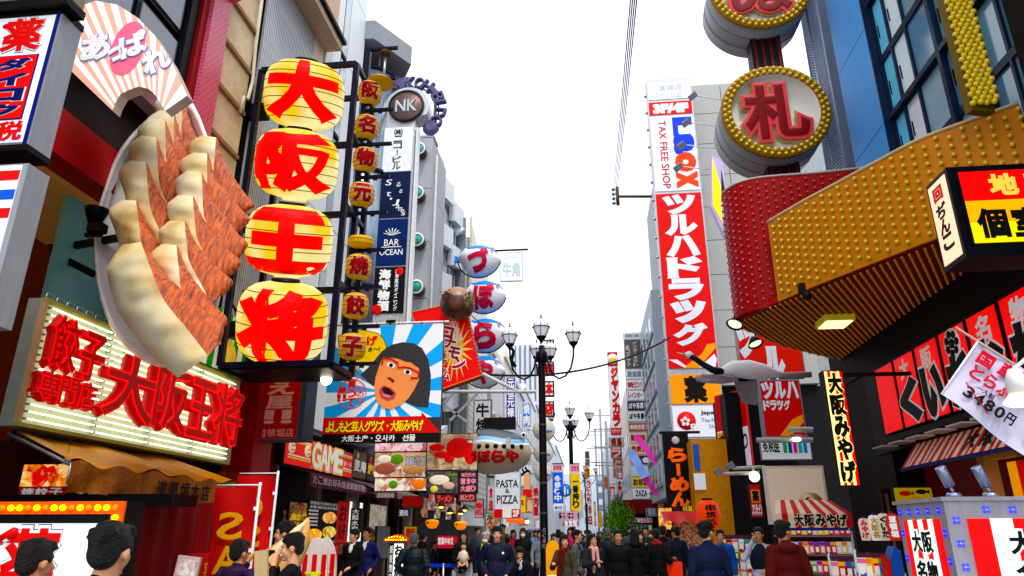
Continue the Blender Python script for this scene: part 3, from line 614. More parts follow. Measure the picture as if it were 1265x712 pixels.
def gyoza_mats():
 m1 = bpy.data.materials.new('dumpling_skin'); m1.use_nodes = True; n = m1.node_tree; p = n.nodes['Principled BSDF']
 tc = n.nodes.new('ShaderNodeTexCoord'); no = n.nodes.new('ShaderNodeTexNoise'); no.inputs['Scale'].default_value = 1.6; no.inputs['Detail'].default_value = 6
 n.links.new(tc.outputs['Object'], no.inputs['Vector']); cr = n.nodes.new('ShaderNodeValToRGB'); e = cr.color_ramp
 e.elements[0].position = 0.3; e.elements[0].color = lin('#c09048'); e.elements[1].position = 0.62; e.elements[1].color = lin('#f4e8c8')
 el = e.elements.new(0.45); el.color = lin('#e6d09c')
 n.links.new(no.outputs[0], cr.inputs[0]); n.links.new(cr.outputs[0], p.inputs['Base Color'])
 b = n.nodes.new('ShaderNodeBump'); b.inputs['Strength'].default_value = 0.5; b.inputs['Distance'].default_value = 0.04; n.links.new(no.outputs[0], b.inputs['Height']); n.links.new(b.outputs[0], p.inputs['Normal']); p.inputs['Roughness'].default_value = 0.4
 m2 = bpy.data.materials.new('fried_side'); m2.use_nodes = True; n = m2.node_tree; p = n.nodes['Principled BSDF']
 tc = n.nodes.new('ShaderNodeTexCoord'); mp = n.nodes.new('ShaderNodeMapping'); mp.inputs['Scale'].default_value = (16, 5, 2.2); mp.inputs['Rotation'].default_value = (0, R(-25), 0)
 no = n.nodes.new('ShaderNodeTexNoise'); no.inputs['Scale'].default_value = 2.3; no.inputs['Detail'].default_value = 7; no.inputs['Roughness'].default_value = 0.62
 n.links.new(tc.outputs['Object'], mp.inputs[0]); n.links.new(mp.outputs[0], no.inputs['Vector']); cr = n.nodes.new('ShaderNodeValToRGB'); e = cr.color_ramp
 e.elements[0].position = 0.27; e.elements[0].color = lin('#3a1608'); e.elements[1].position = 0.68; e.elements[1].color = lin('#e07828')
 el = e.elements.new(0.47); el.color = lin('#b04e10'); el = e.elements.new(0.57); el.color = lin('#d0661a')
 n.links.new(no.outputs[0], cr.inputs[0]); n.links.new(cr.outputs[0], p.inputs['Base Color'])
 b = n.nodes.new('ShaderNodeBump'); b.inputs['Strength'].default_value = 0.8; b.inputs['Distance'].default_value = 0.05; n.links.new(no.outputs[0], b.inputs['Height']); n.links.new(b.outputs[0], p.inputs['Normal']); p.inputs['Roughness'].default_value = 0.28
 return m1, m2
GS, GB = gyoza_mats()
# template in sighting units: ridge, cream outer edge, fried outer edge
TR = [(174, 299), (187, 334), (202, 370), (233, 409), (257, 440)]
TCr = [(150, 303), (133, 331), (136, 356), (148, 388), (168, 416), (191, 442), (220, 467)]
TBr = [(178, 302), (200, 334), (231, 364), (256, 386), (276, 402), (272, 424)]
def samp(pts, t):
 f = t * (len(pts) - 1); i = min(int(f), len(pts) - 2); f -= i
 def cr(a, b, c, d): return 0.5 * ((2 * b) + (-a + c) * f + (2 * a - 5 * b + 4 * c - d) * f * f + (-a + 3 * b - 3 * c + d) * f ** 3)
 g = lambda k: pts[max(0, min(len(pts) - 1, k))]
 return tuple(cr(g(i - 1)[q], g(i)[q], g(i + 1)[q], g(i + 2)[q]) for q in (0, 1))
def gyoza(head, tip, wc, wb, d0, thick, seed):
 """head, tip: where the ridge starts and ends; wc, wb: width of pleated skin and of the fried side"""
 A0, A1 = Vector((174, 299)), Vector((262, 440)); ax = (A1 - A0); L = ax.length; ax /= L; nx = Vector((-ax.y, ax.x))
 H, T = Vector(head), Vector(tip); bx = T - H; L2 = bx.length; bx /= L2; nb = Vector((-bx.y, bx.x)); rnd = random.Random(seed)
 def tr(p, wsc):
  q = Vector(p) - A0; u, v = q.dot(ax), q.dot(nx)
  r = H + bx * (u * L2 / L) + nb * (v * wsc); return r
 NU = 30; vs = []; fs = []; ph = rnd.random() * 6
 cream = MB(); fried = MB()
 rows_c = []; rows_f = []
 for i in range(NU + 1):
  t = i / NU; Rr = tr(samp(TR, t), wc); Cc = tr(samp(TCr, t), wc); Cc = Cc.lerp(Rr, 0 if seed == 60 else .8 * max(0, t - .12) ** .6); Bb = tr(samp(TBr, t), wb)
  taper = min(1, (t + 0.06) * 5) ** 0.5
  pl = 0.06 * math.sin(t * 20 + ph) + 0.03 * math.sin(t * 47 + ph) + 0.02 * rnd.random()
  sect = []
  for j in range(7):
   s_ = j / 6; p = Cc.lerp(Rr, s_); bulge = math.sin(min(1, s_ * 1.25) * PI / 2) ** 0.8
   d = d0 + thick * taper * (.35 + .65 * bulge) * (1 + pl * math.sin(s_ * PI)); sect.append(gp(p.x + pl * 14 * (1 - s_), p.y, d))
  rows_c.append([gp(Cc.x, Cc.y, d0 - 0.12)] + sect)
  sf = []
  for j in range(5):
   s_ = j / 4; p = Rr.lerp(Bb, s_); jag = (rnd.random() - 0.5) * 3 * s_
   sf.append(gp(p.x + jag, p.y + jag, d0 + thick * taper * (1 - 0.5 * s_ ** 1.2) - 0.004))
  rows_f.append(sf + [gp(Bb.x, Bb.y, d0 - 0.12)])
 def skin(mbx, rows, m):
  n = len(rows[0]); v = [q for r_ in rows for q in r_]
  f = [(i * n + j, (i + 1) * n + j, (i + 1) * n + j + 1, i * n + j + 1) for i in range(len(rows) - 1) for j in range(n - 1)]
  mbx.add(v, f, m, True)
  mbx.add(rows[0], [tuple(range(n))], m); mbx.add(rows[-1], [tuple(range(n - 1, -1, -1))], m)
 skin(cream, rows_c, GS); skin(fried, rows_f, GB)
 co = cream.build('dumpling', o); fried.build('fried_side', co)
left_heads = [(226, 119), (215, 140), (204, 149), (193, 170), (180, 200), (168, 248)]
right_heads = [(267, 170), (256, 190), (249, 213), (238, 242), (228, 273), (218, 303)]
right_tips = [(291, 262), (288, 282), (286, 316), (279, 338), (269, 362), (262, 410)]
for i, (h_, t_) in enumerate(zip(right_heads, right_tips)): gyoza(h_, (t_[0] - 6, t_[1] + 12), 0.78, 1.0, 0.38 + i * 0.15, 0.26, 20 + i)
for i, h_ in enumerate(left_heads): gyoza(h_, (h_[0] + 22 + i * 4, h_[1] + 125), 0.8, 0.92, 0.0 + i * 0.15, 0.26, 40 + i)
gyoza((174, 299), (262, 440), 1.0, 1.0, 1.3, 0.36, 60)
for (px, py, ex, ey) in ((45, 298, 145, 292), (45, 302, 112, 337)):
 a, b_ = gp(px, py), gp(ex, ey); MB().bar(a + Vector((0, 0.3, 0)), b_ + Vector((0, 0.05, 0)), 0.07, 0.09, BLACK).build('bracket', o)
o = root('spotlight', gp(131, 285) + lo + Vector((0, -0.2, 0)), 'black spotlight on an arm at the left rim of the dumpling plate', 'lamp')
MB().lathe([(0.04, 0.0), (0.06, -0.05), (0.14, 0.16), (0.15, 0.2), (0.13, 0.2), (0.02, 0.03)], BLACK, 16, (-0.03, 0, 0.02)).build('shade', o); MB().box(-0.07, -0.07, -0.12, 0.13, 0.07, -0.0, BLACK).build('gearbox', o); MB().box(-0.12, -0.02, -0.17, 0.1, 0.04, -0.12, BLACK).build('bracket', o)
# projecting black beam that carries the lantern frame
# -- big lantern frame
FY = 11.0
o = root('lantern_scaffold', (-5.1, FY, 4.15), 'black steel frame holding the four big yellow lanterns', 'frame'); lo = o.location
def bf(name, px0, py0, px1, py1, w=0.09, d=0.09, y=0.0, y1=None, m=NAVYM):
 a, b_ = atY(px0, py0, FY + y), atY(px1, py1, FY + (y if y1 is None else y1))
 return MB().bar(a - lo, b_ - lo, w, d, m).build(name, o)
XL, XR = atY(300, 300, FY).x - lo.x - 0.1, atY(421, 300, FY).x - lo.x
ZT, ZB = atY(400, 82, FY).z - lo.z, atY(350, 450, FY).z - lo.z
for y in (0, 1.1):
 for x in (XL, XR): MB().box(x - 0.05, y - 0.05, ZB, x + 0.05, y + 0.05, ZT, NAVYM).build('post', o)
 for z in (ZB, ZT): MB().box(XL, y - 0.045, z - 0.05, XR, y + 0.045, z + 0.05, NAVYM).build('rail', o)
for z in (ZB, ZT):
 for x in (XL, XR): MB().box(x - 0.04, 0.05, z - 0.045, x + 0.04, 1.05, z + 0.045, NAVYM).build('rail', o)
for py in (168, 255, 350):
 z = atY(350, py, FY).z - lo.z
 for y in (0.45,): MB().box(XL, y - 0.05, z - 0.05, XR, y + 0.05, z + 0.05, BLACK).build('shelf_rail', o)
 MB().box(XR - 0.04, 0, z - 0.04, XR + 0.04, 1.1, z + 0.04, NAVYM).build('side_rail', o)
for py in (125, 265, 400): z = atY(300, py, FY).z - lo.z; MB().box(-2.2, 0.3, z - 0.15, XL + 0.03, 0.5, z + 0.15, BLACK).build('wall_beam', o)
for py0, py1 in ((140, 250), (280, 400)): bf('brace', 235, py0, 300, py1, 0.04, 0.04, 0.5)
MB().box(XL + 0.02, 0.0, ZB - 0.08, XR - 0.02, 1.1, ZB - 0.055, BLACK).build('base_tray', o)
# lanterns
def lantern_mat():
 m = bpy.data.materials.new('lit_paper'); m.use_nodes = True; n = m.node_tree; p = n.nodes['Principled BSDF']
 tc = n.nodes.new('ShaderNodeTexCoord'); no = n.nodes.new('ShaderNodeTexNoise'); no.inputs['Scale'].default_value = 1.4; no.inputs['Detail'].default_value = 1
 n.links.new(tc.outputs['Object'], no.inputs['Vector']); cr = n.nodes.new('ShaderNodeValToRGB'); e = cr.color_ramp
 e.elements[0].position = 0.42; e.elements[0].color = lin('#ffd21c'); e.elements[1].position = 0.62; e.elements[1].color = lin('#fff4b4')
 n.links.new(no.outputs[0], cr.inputs[0]); n.links.new(cr.outputs[0], p.inputs['Emission Color']); p.inputs['Emission Strength'].default_value = 0.54; p.inputs['Base Color'].default_value = lin('#8a7420'); p.inputs['Roughness'].default_value = 0.4
 return m
LM = lantern_mat(); LR = mat('#e80a04', 0.5, em=0.5, var=0)
def superell(rx, ry, rz, e=3.0, k=14):
 return lambda u, v: None
def lantern(px, py, rx, rz, ch, label, Y, m=LM, red=LR, bw=0.085, y_off=0.0, group=None, ribs=7, textfrac=0.9, name='paper_lantern', halo=None, tside=(0, 0)):
 c0 = atY(px, py, Y)
 t = root(name, (c0.x, c0.y, c0.z - rz), label, 'lantern', group)
 t.rotation_euler = (R(24 if rx > .5 else 12), 0, R(20))
 def prof(f):     # f -1..1
  return (1 - abs(f) ** 3.2) ** (1 / 2.6)
 P = [(max(0.25, prof(-1 + 2 * i / 18)) if i in (0, 18) else max(0.3, prof(-1 + 2 * i / 18)), -1 + 2 * i / 18) for i in range(19)]
 MB().lathe([(r_ * rx, rz + f * rz) for r_, f in P], m, 28).build('shade', t)
 for i in range(1, ribs + 1):
  f = -1 + 2 * i / (ribs + 1); rr = max(0.3, prof(f)) * rx * 1.005
  MB().tube([(rr * math.cos(q * PI / 14), rr * math.sin(q * PI / 14), rz + f * rz) for q in range(29)], 0.006 * rx + 0.003, mat('#5a4a1a', 0.6, var=0), 4, caps=False).build('hoop', t)
 if ch:
  vs, fs, bb, zs = glyph(ch, bw); bw_, bh_ = bb[2] - bb[0], bb[3] - bb[1]; cxx, czz = (bb[0] + bb[2]) / 2, (bb[1] + bb[3]) / 2
  # subdivide so that the lettering follows the paper
  def lay(bold, mm, push):
   vs, fs, _, zs = glyph(ch, bold); bm = bmesh.new(); vv = [bm.verts.new((a, b_, 0)) for a, b_, c_ in vs]
   for f in fs:
    try: bm.faces.new([vv[q] for q in f])
    except ValueError: pass
   bmesh.ops.triangulate(bm, faces=bm.faces[:])
   for _i in range(2):
    ed = [e for e in bm.edges if e.calc_length() > 0.16]
    if ed: bmesh.ops.subdivide_edges(bm, edges=ed, cuts=1)
    bmesh.ops.triangulate(bm, faces=[f for f in bm.faces if len(f.verts) > 3])
   out = []
   for v in bm.verts:
    X = (v.co.x - cxx) / bw_ * 2 * rx * textfrac + tside[0]; Z = (v.co.y - czz) / bh_ * 2 * rz * textfrac * (.9 if rx > .5 else 1)
    f = max(-0.97, min(0.97, Z / rz)); rr = max(0.3, prof(f)) * rx
    th = X / rx * 0.98; th = max(-1.5, min(1.5, math.asin(max(-1, min(1, th)))))
    out.append((math.sin(th) * (rr + push), -math.cos(th) * (rr + push), rz + Z))
   fs2 = [tuple(v.index for v in f.verts) for f in bm.faces]
   bm.verts.index_update(); fs2 = [tuple(v.index for v in f.verts) for f in bm.faces]; bm.free()
   return out, fs2, mm
  mbx = MB()
  if halo: mbx.add(*lay(bw + 0.045, halo, 0.006 * rx + 0.002))
  mbx.add(*lay(bw, red, 0.014 * rx + 0.008)); mbx.build('character', t)
 MB().lathe([(0.29 * rx, -0.04 * rz), (0.3 * rx, 0.02)], BLACK if rx < 0.5 else LM, 16).build('base_ring', t); MB().lathe([(0.33 * rx, 2 * rz - 0.02), (0.3 * rx, 2.05 * rz)], BLACK, 16).build('top_ring', t)
 return t
LAB = ['with the top character meaning big, topmost of the four', 'with the second character, directly under the topmost one', 'with the three bar king character, third from the top', 'with the dense last character, lowest of the four']
for (px, py, ch), lb_ in zip(((377, 125, '大'), (368, 209, '阪'), (359, 301, '王'), (351, 400, '将')), LAB):
 lantern(px, py, 0.77, 0.67 if ch != '将' else 0.74, ch, 'huge glowing yellow lantern ' + lb_, FY + 0.55, tside=(0, 0), textfrac=0.84, bw=0.06)
# small lanterns on their own mast
MY = 11.6
SM = mat('#c89a18', 0.5, em=0.12, var=0.12); SRd = mat('#c01408', 0.5, var=0); HW = mat('#efdcc0', 0.5, var=0)
xm = atY(436, 300, MY).x
o = root('lantern_mast', (xm, MY, 4.1), 'thin black mast with short crossbars that carry the column of small yellow lanterns', 'mast'); lo = o.location
MB().box(-0.05, -0.05, atY(410, 452, MY).z - 4.1, 0.05, 0.05, atY(440, 62, MY).z - 4.1, NAVYM).build('pole', o)
for py in (63, 100, 138, 180, 220, 264, 310, 356, 404, 450):
 z = atY(440, py, MY).z - 4.1; MB().box(0.05, -0.03, z - 0.03, 0.62, 0.03, z + 0.03, NAVYM).build('crossbar', o)
 if py > 63: MB().box(0.3, -0.02, z - 0.07, 0.38, 0.02, z - 0.03, NAVYM).build('hook', o)
MB().ball((0.36, 0, atY(458, 68, MY).z - 4.1), 0.13, mat('#5a4312', 0.6), 10, 6, (1, 1, 0.5)).build('finial', o); MB().tube([(0.36, 0, atY(458, 72, MY).z - 4.1), (0.36, 0, atY(458, 98, MY).z - 4.1)], 0.025, STEEL, 6).build('hanger', o)
MB().lathe([(0.02, 0.12), (0.2, 0.08), (0.28, 0.0), (0.1, 0.0)], SM, 16, (0.3, 0, atY(458, 104, MY).z - 4.1)).build('cap', o)
w2 = ['topmost', 'second', 'third', 'fourth', 'fifth', 'sixth', 'lowest']; chs = ['阪', '名', '物', '元', '焼', '餃', '子']
pos = [(457, 117), (453, 159), (451, 199), (447, 242), (443, 331), (439, 379), (435, 429)]
for (px, py), ch, w_ in zip(pos, chs, w2):
 lantern(px, py, 0.235, 0.245, ch, f'small round yellow lantern, {w_} lettered one of the column beside the big lanterns', MY, SM, SRd, 0.05, group='small yellow lanterns', ribs=5, textfrac=0.66, halo=HW)
t = lantern(446, 300, 0.235, 0.13, None, 'small flattened yellow lantern without a facing character, above the fifth lettered one', MY, SM, SRd, group='small yellow lanterns', ribs=2)
# -- neon wall sign
o, w, h = frame('L', -6.12, (50, 366), (289, 573), 'neon_sign', 'wide white neon tube sign with deep red characters over the yellow awning', 'sign')
o.location = (-6.12, 9.2, 2.73)
h = 1.44; w = 4.64
NB = mat('#c9ccaa', 0.5, var=0.1, em=0.16); TUBE = mat('#f4ffe8', 0.3, em=1.3, var=0)
MB().box(-w / 2, 0, 0, w / 2, 0.16, h, mat('#8e8f86', 0.5)).build('case', o)
MB().box(-w / 2 + .04, -0.006, .04, w / 2 - .04, -0.001, h - .04, NB).build('face_panel', o)
for z0, z1 in ((0, .04), (h - .04, h)): MB().box(-w / 2, -0.07, z0, w / 2, 0, z1, mat('#a39c50', 0.5)).build('rim', o)
for x0, x1 in ((-w / 2, -w / 2 + .04), (w / 2 - .04, w / 2)): MB().box(x0, -0.07, .041, x1, 0, h - .041, mat('#c09a70', 0.5)).build('rim', o)
nrow = 17; segs = 4; sw = (w - 0.2) / segs
tb = MB().tube([(0.03, 0, 0), (sw - 0.03, 0, 0)], 0.0115, TUBE, 6).build('neon_tube', o, (-w / 2 + 0.1, -0.06, 0.09)); first = True
for i in range(nrow):
 for j in range(segs):
  if first: first = False; continue
  inst('neon_tube', tb.data, o, (-w / 2 + 0.1 + j * sw, -0.06, 0.09 + i * (h - 0.18) / (nrow - 1)))
hold = MB()
for i in range(nrow):
 for j in range(segs + 1): hold.box(-w / 2 + 0.1 + j * sw - 0.02, -0.05, 0.08 + i * (h - 0.18) / (nrow - 1), -w / 2 + 0.1 + j * sw + 0.02, -0.007, 0.1 + i * (h - 0.18) / (nrow - 1), mat('#5f9a86', 0.4))
 for j in range(9):
  x = -w / 2 + 0.3 + j * (w - .5) / 8 + 0.1 * (i % 3); hold.box(x, -0.05, 0.085 + i * (h - 0.18) / (nrow - 1), x + 0.015, -0.007, 0.105 + i * (h - 0.18) / (nrow - 1), mat('#2c2c20', 0.5))
ho = hold.build('tube_holders', o); ho['kind'] = 'stuff'
NR = mat('#b80608', 0.35, em=0.16, var=0.1, scale=3); NL = mat('#ff1808', 0.4, em=0.75, var=0); NFACE = mat('#b40808', 0.35, em=0.12, var=.1)
def neonchar(ch, x0, z0, x1, z1, depth):
 mbx = MB(); put(mbx, ch, x0, z0, x1, z1, NR, y=-0.08, th=depth, bold=0.05); c_ = mbx.build('character', o)
 # thin glowing line on the face of each letter
 mb2 = MB(); put(mb2, ch, x0, z0, x1, z1, NL, y=-0.08 - depth - 0.002, th=0.008, bold=0.035); mb2.build('neon_line', c_); mb3 = MB(); put(mb3, ch, x0, z0, x1, z1, NFACE, y=-0.08 - depth - 0.012, th=0.006, bold=0.012); mb3.build('letter_face', c_)
def U(px, py): p = atX(px, py, -6.35 + 0.23); return p.y - o.location.y
# characters laid along the sign
H_ = h
for ch, a, b_, c0, c1 in (('餃', 0.012, 0.1, .46, .87), ('子', 0.112, 0.2, .44, .83), ('専', 0.0, 0.06, .2, .42), ('門', 0.067, 0.127, .2, .42), ('店', 0.134, 0.195, .2, .42), ('大', 0.21, 0.425, .2, .75), ('阪', 0.43, 0.6, .2, .78), ('王', 0.615, 0.765, .2, .78), ('将', 0.775, 0.965, .2, .83)):
 neonchar(ch, -w / 2 + a * w, c0 * h, -w / 2 + b_ * w, c1 * h, 0.13 if a < 0.2 else 0.18)
wires = MB()
for i in range(16):
 x = -w / 2 + 0.1 + i * 0.17; wires.tube([(x, 0.05, h), (x + 0.02, 0.05, h + 0.1), (x + 0.11, 0.03, h + 0.1), (x + 0.12, 0.05, h + 0.02)], 0.007, STEEL, 5)
wires.build('wire_spikes', o)
# green and white poster just beyond the sign
o, w, h = frame('L', -6.3, (258, 372), (300, 470), 'poster_board', 'green and white striped poster with a yellow face behind the dumpling plate', 'poster')
MB().box(-w / 2, 0, 0, w / 2, 0.05, h, mat('#1a8a18', 0.5, em=0.1)).build('board', o)
for i in range(4): MB().add([(x, -0.004, z) for x, z in ((-w / 2 + i * w / 4, 0), (-w / 2 + i * w / 4 + w / 8, 0), (-w / 2 + i * w / 4 + w / 5, h), (-w / 2 + i * w / 4 + w / 14, h))], [(0, 1, 2, 3)], WH).build('stripe', o)
MB().ball((0.1, -0.01, 0.3), 0.28, mat('#f0d060', 0.5, em=0.1), 14, 8, (1, 0.05, 1)).build('face', o)
# -- awning
AW = mat('#8a5010', 0.35, var=0.35, bump=0.5, scale=3, streak=True); AWT = mat('#a8721a', 0.4, var=0.3, scale=2, bump=.3)
o = root('shop_awning', (-6.2, 10, 2.2), 'mustard yellow shop awning with black characters, below the neon sign', 'awning')
def aw(u, v):
 y = -3.4 - .0 + .45 * (1 - v) + (3.45 - .45 * (1 - v)) * u; sag = 0.03 * math.sin(u * 34) * v + 0.02 * math.sin(u * 13 + 2)
 return (-0.05 + 1.1 * v, y, 0.5 - 0.38 * v + sag)
AB = MB().grid(aw, 60, 8, AWT).build('canopy', o)
def av(u, v):
 y = -3.4 + 3.45 * u; x = 1.07 + 0.03 * math.sin(u * 29 + v * 3) * v; return (x, y, 0.115 - 0.3 * v + 0.03 * math.sin(u * 34) * (1 - v) + 0.02 * math.sin(u * 17) * v)
MB().grid(av, 70, 6, AW).build('valance', o)
lt = MB(); M = Matrix.Translation((1.125, -1.35, -0.13)) @ Matrix.Rotation(PI / 2, 4, 'Z')
for i, ch in enumerate('道頓堀本店'): put(lt, ch, -0.62 + i * 0.25, -0.03, -0.44 + i * 0.25, 0.17, INK, y=-0.0, bold=0.03, M=M, th=.004)
lt.build('lettering', o)
for y in (-3.35, 0.0): MB().tube([(0, y + .3 * (y < -1), 0.45), (1.04, y, 0.09), (1.04, y, -0.1)], 0.02, STEEL, 6).build('arm', o)
# end flap, plastic sheet
MB().add([(1.0, 0.06, 0.12), (1.0, 0.06, -0.1), (0.0, 0.06, -0.05), (0.0, 0.06, 0.48)], [(0, 1, 2, 3)], AW).build('end_flap', o)
# red cloth walls and dark door under the awning
DR = mat('#6a0a08', 0.6, var=0.3, streak=True); DR2 = mat('#8a1008', 0.5, var=0.2, streak=True)
o = root('shop_entrance', (-6.35, 10, 0), 'dim red curtained entrance with dark door frames under the mustard awning', 'shop front')
def cur(y0, y1, z0, z1, m, x=0.0, name='curtain', n=30):
 def f(u, v): y = y0 + (y1 - y0) * u; return (x + 0.04 * math.sin(u * (y1 - y0) * 14), y, z0 + (z1 - z0) * v)
 MB().grid(f, n, 1, m).build(name, o)
cur(-0.95, 1.2, 0.2, 2.55, DR2, 0.35); cur(-1.9, -1.3, 0.1, 2.5, DR, 0.1); cur(-4.6, -3.2, 0.4, 2.6, DR, -0.1); cur(1.2, 2.5, 0.2, 2.6, DR, 0.3)
MB().box(-1.2, -3.6, 0, -1.0, 2.6, 2.75, mat('#3a0d08', 0.6, em=0.05, var=0.3)).build('back_wall', o)
for y in (-2.1, -1.2, -0.4, 0.3, 1.0): MB().box(-0.05, y, 0, 0.06, y + 0.07, 2.6, mat('#6b3a16', 0.5)).build('door_post', o)
for y in (-2.03, -1.13): MB().box(-0.03, y, 0, 0.0, y + 0.8, 2.4, mat('#170b08', 0.3, spec=0.8)).build('glass_door', o)
MB().box(0.3, 0.4, 0, 0.5, 2.3, 1.35, mat('#c01a12', 0.5, em=0.1)).build('counter_panel', o)
lt = MB(); M = Matrix.Translation((0.51, 1.2, 1.0)) @ Matrix.Rotation(PI / 2, 4, 'Z'); row(lt, '菜色', -0.5, 0, 0.3, 0.22, mat('#d09018', 0.5, em=0.1), M=M, bold=0.03); lt.build('lettering', o)
# menu box posters hung under the awning
FOOD = ['#3a1206', '#c03a08', '#f08a1c', '#f8d890', '#d01c10']
def foodboard(px0, py0, px1, py1, val, name, label, cat, cols=FOOD, seed=1, em=0.5, kind='Y', scale=5, text=None, d=0.06, tm=None):
 o, w, h = frame(kind, val, (px0, py0), (px1, py1), name, label, cat)
 MB().box(-w / 2, 0, 0, w / 2, d, h, mat('#1c0e0a', 0.5)).build('case', o)
 MB().box(-w / 2 + .02, -0.006, h * 0.32, w / 2 - .02, -0.001, h - .02, print_mat('food_picture', cols, scale, em, seed)).build('picture', o)
 MB().box(-w / 2 + .02, -0.005, .02, w / 2 - .02, -0.001, h * 0.319, mat('#8a100a', 0.5, em=em * 0.6)).build('caption_strip', o)
 if text: lt = MB(); row(lt, text, -w / 2 + .05, h * 0.06, w / 2 - .05, h * 0.27, tm or WH, y=-0.008, bold=0.03); lt.build('lettering', o)
 return o, w, h
foodboard(29, 572, 82, 615, 7.3, 'menu_lightbox', 'lit menu picture of fried dumplings on a plate, under the mustard awning', 'menu board', seed=2, text='焼餃子', scale=4)
foodboard(80, 585, 150, 617, 8.2, 'menu_lightbox', 'second menu picture partly behind the awning cloth, red and blue', 'menu board', cols=['#20120a', '#2038a0', '#d02010', '#f0e0c0', '#c04010'], seed=5, em=0.25, text='餃子セット')
o = root('awning_shelf', atY(70, 618, 7.2), 'black shelf under the dumpling menu pictures', 'shelf'); MB().box(-0.55, 0, -0.06, 1.3, 0.5, 0.06, BLACK).build('board', o)
o = root('glass_float', atY(82, 570, 7.0), 'small white globe hanging at the corner of the mustard awning', 'lamp'); MB().ball((0, 0, 0), 0.04, WH, 12, 8).build('globe', o); MB().tube([(0, 0, 0.03), (0, 0, 0.25)], 0.004, BLACK, 4).build('cord', o)
# -- pharmacy light box with bulbs, bottom left
YB = 5.6
o, w, h = frame('Y', YB, (-40, 620), (127, 790), 'bulb_lightbox', 'street lightbox with an orange bulb studded border and red medicine character, bottom left', 'sign')
o.location.z = 0.05; hz = atY(50, 620, YB).z - 0.05
OR_ = mat('#e05a0a', 0.4, em=0.25, var=0.1)
MB().box(-w / 2, 0, 0, w / 2, 0.25, hz, mat('#1a1214', 0.5)).build('case', o)
b_ = 0.1
MB().box(-w / 2, -0.03, hz - b_, w / 2, 0, hz, OR_).box(w / 2 - b_, -0.03, 0.3, w / 2, 0, hz - b_ - .001, OR_).build('bulb_border', o)
MB().box(-w / 2, -0.02, hz - b_ - 0.07, w / 2 - b_ - .001, -0.001, hz - b_ - .001, BLACK).box(w / 2 - b_ - 0.06, -0.019, 0.3, w / 2 - b_ - .001, -0.001, hz - b_ - 0.071, mat('#0a1c70', 0.4, em=0.1)).build('inner_rim', o)
MB().box(-w / 2, -0.008, 0.3, w / 2 - b_ - 0.061, -0.001, hz - b_ - 0.071, mat('#d8ecee', 0.4, em=0.75, var=0.03)).build('face_panel', o)
BON = mat('#fff04a', 0.3, em=2.2, var=0); BOFF = mat('#e08a1c', 0.3, em=0.3, var=0)
bon = MB().ball((0, 0, 0), 0.025, BON, 10, 6); boff = MB().ball((0, 0, 0), 0.025, BOFF, 10, 6)
mon = bon.build('bulb', o, (-w / 2 + 0.06, -0.045, hz - 0.05)); moff = boff.build('bulb', o, (w / 2 - 0.05, -0.045, hz - 0.35))
k = 0; x = -w / 2 + 0.14
while x < w / 2 - 0.02: inst('bulb', (mon if k % 5 not in (1, 3) else moff).data, o, (x, -0.045, hz - 0.05)); x += 0.077; k += 1
for i in range(1, 12):
 if i != 4: inst('bulb', (mon if i % 3 else moff).data, o, (w / 2 - 0.05, -0.045, hz - 0.05 - i * 0.077))
lt = MB(); kx = atY(38, 690, YB).x - o.location.x
for bo, mm, yy in ((0.1, NAVY, -0.01), (0.085, WH, -0.014), (0.04, SRED, -0.018)): put(lt, '薬', kx - 0.24, hz - 0.72, kx + 0.24, hz - 0.23, mm, y=yy, th=.003, bold=bo)
lt.build('lettering', o)
cap = root_c = MB().tube([(kx - 0.42, -0.02, hz - 0.38), (kx - 0.3, -0.02, hz - 0.31), (kx - 0.22, -0.02, hz - 0.27)], 0.04, WH, 10); cap.tube([(kx - 0.3, -0.021, hz - 0.31), (kx - 0.17, -0.021, hz - 0.235), (kx - 0.15, -0.021, hz - 0.225)], [0.042, 0.042, 0.02], SRED, 10); cap.build('capsule', o)
# -- red wall boxes beyond the neon sign, red OSAKA banners
o = root('red_wall_box', (-6.4, 12.6, 2.6), 'plain deep red box wall between the neon sign and the red vertical sign', 'wall')
MB().box(-0.5, -0.3, 0, 0.35, 0.45, 2.55, mat('#9a0c10', 0.45, var=0.15)).build('box', o)
o, w, h = frame('Y', 12.6, (326, 440), (367, 543), 'vertical_shop_sign', 'dark red vertical sign with hand written white kana beside the round white lamp', 'sign')
signbox(o, w, h, 0.5, mat('#a8141c', 0.45, em=0.06), mat('#4a5568', 0.4), 0.02)
lt = MB(); column(lt, 'うてぇ屋‼', -w * 0.3, h * 0.18, w * 0.3, h * 1.02, mat('#e8a8a0', 0.5), y=-0.008, bold=0.03); row(lt, '道頓堀店', -w * 0.42, 0.05, w * 0.42, 0.2, mat('#e8a8a0', 0.5), y=-0.008); lt.build('lettering', o)
MB().box(w / 2 + .003, -0.02, 0, w / 2 + 0.1, 0.5, h + 0.6, mat('#3c4658', 0.4)).build('side_post', o)
for (px, py, Y, r_) in ((403, 469, 11.8, 0.1),):
 o = root('globe_lamp', atY(px, py, Y), 'bright round white lamp under the small lantern mast', 'lamp'); MB().ball((0, 0, 0), r_, mat('#fff6d8', 0.3, em=5, var=0), 16, 10).build('globe', o); MB().tube([(0, 0, 0.05), (0, 0.3, 0.2)], 0.02, BLACK, 6).build('arm', o)
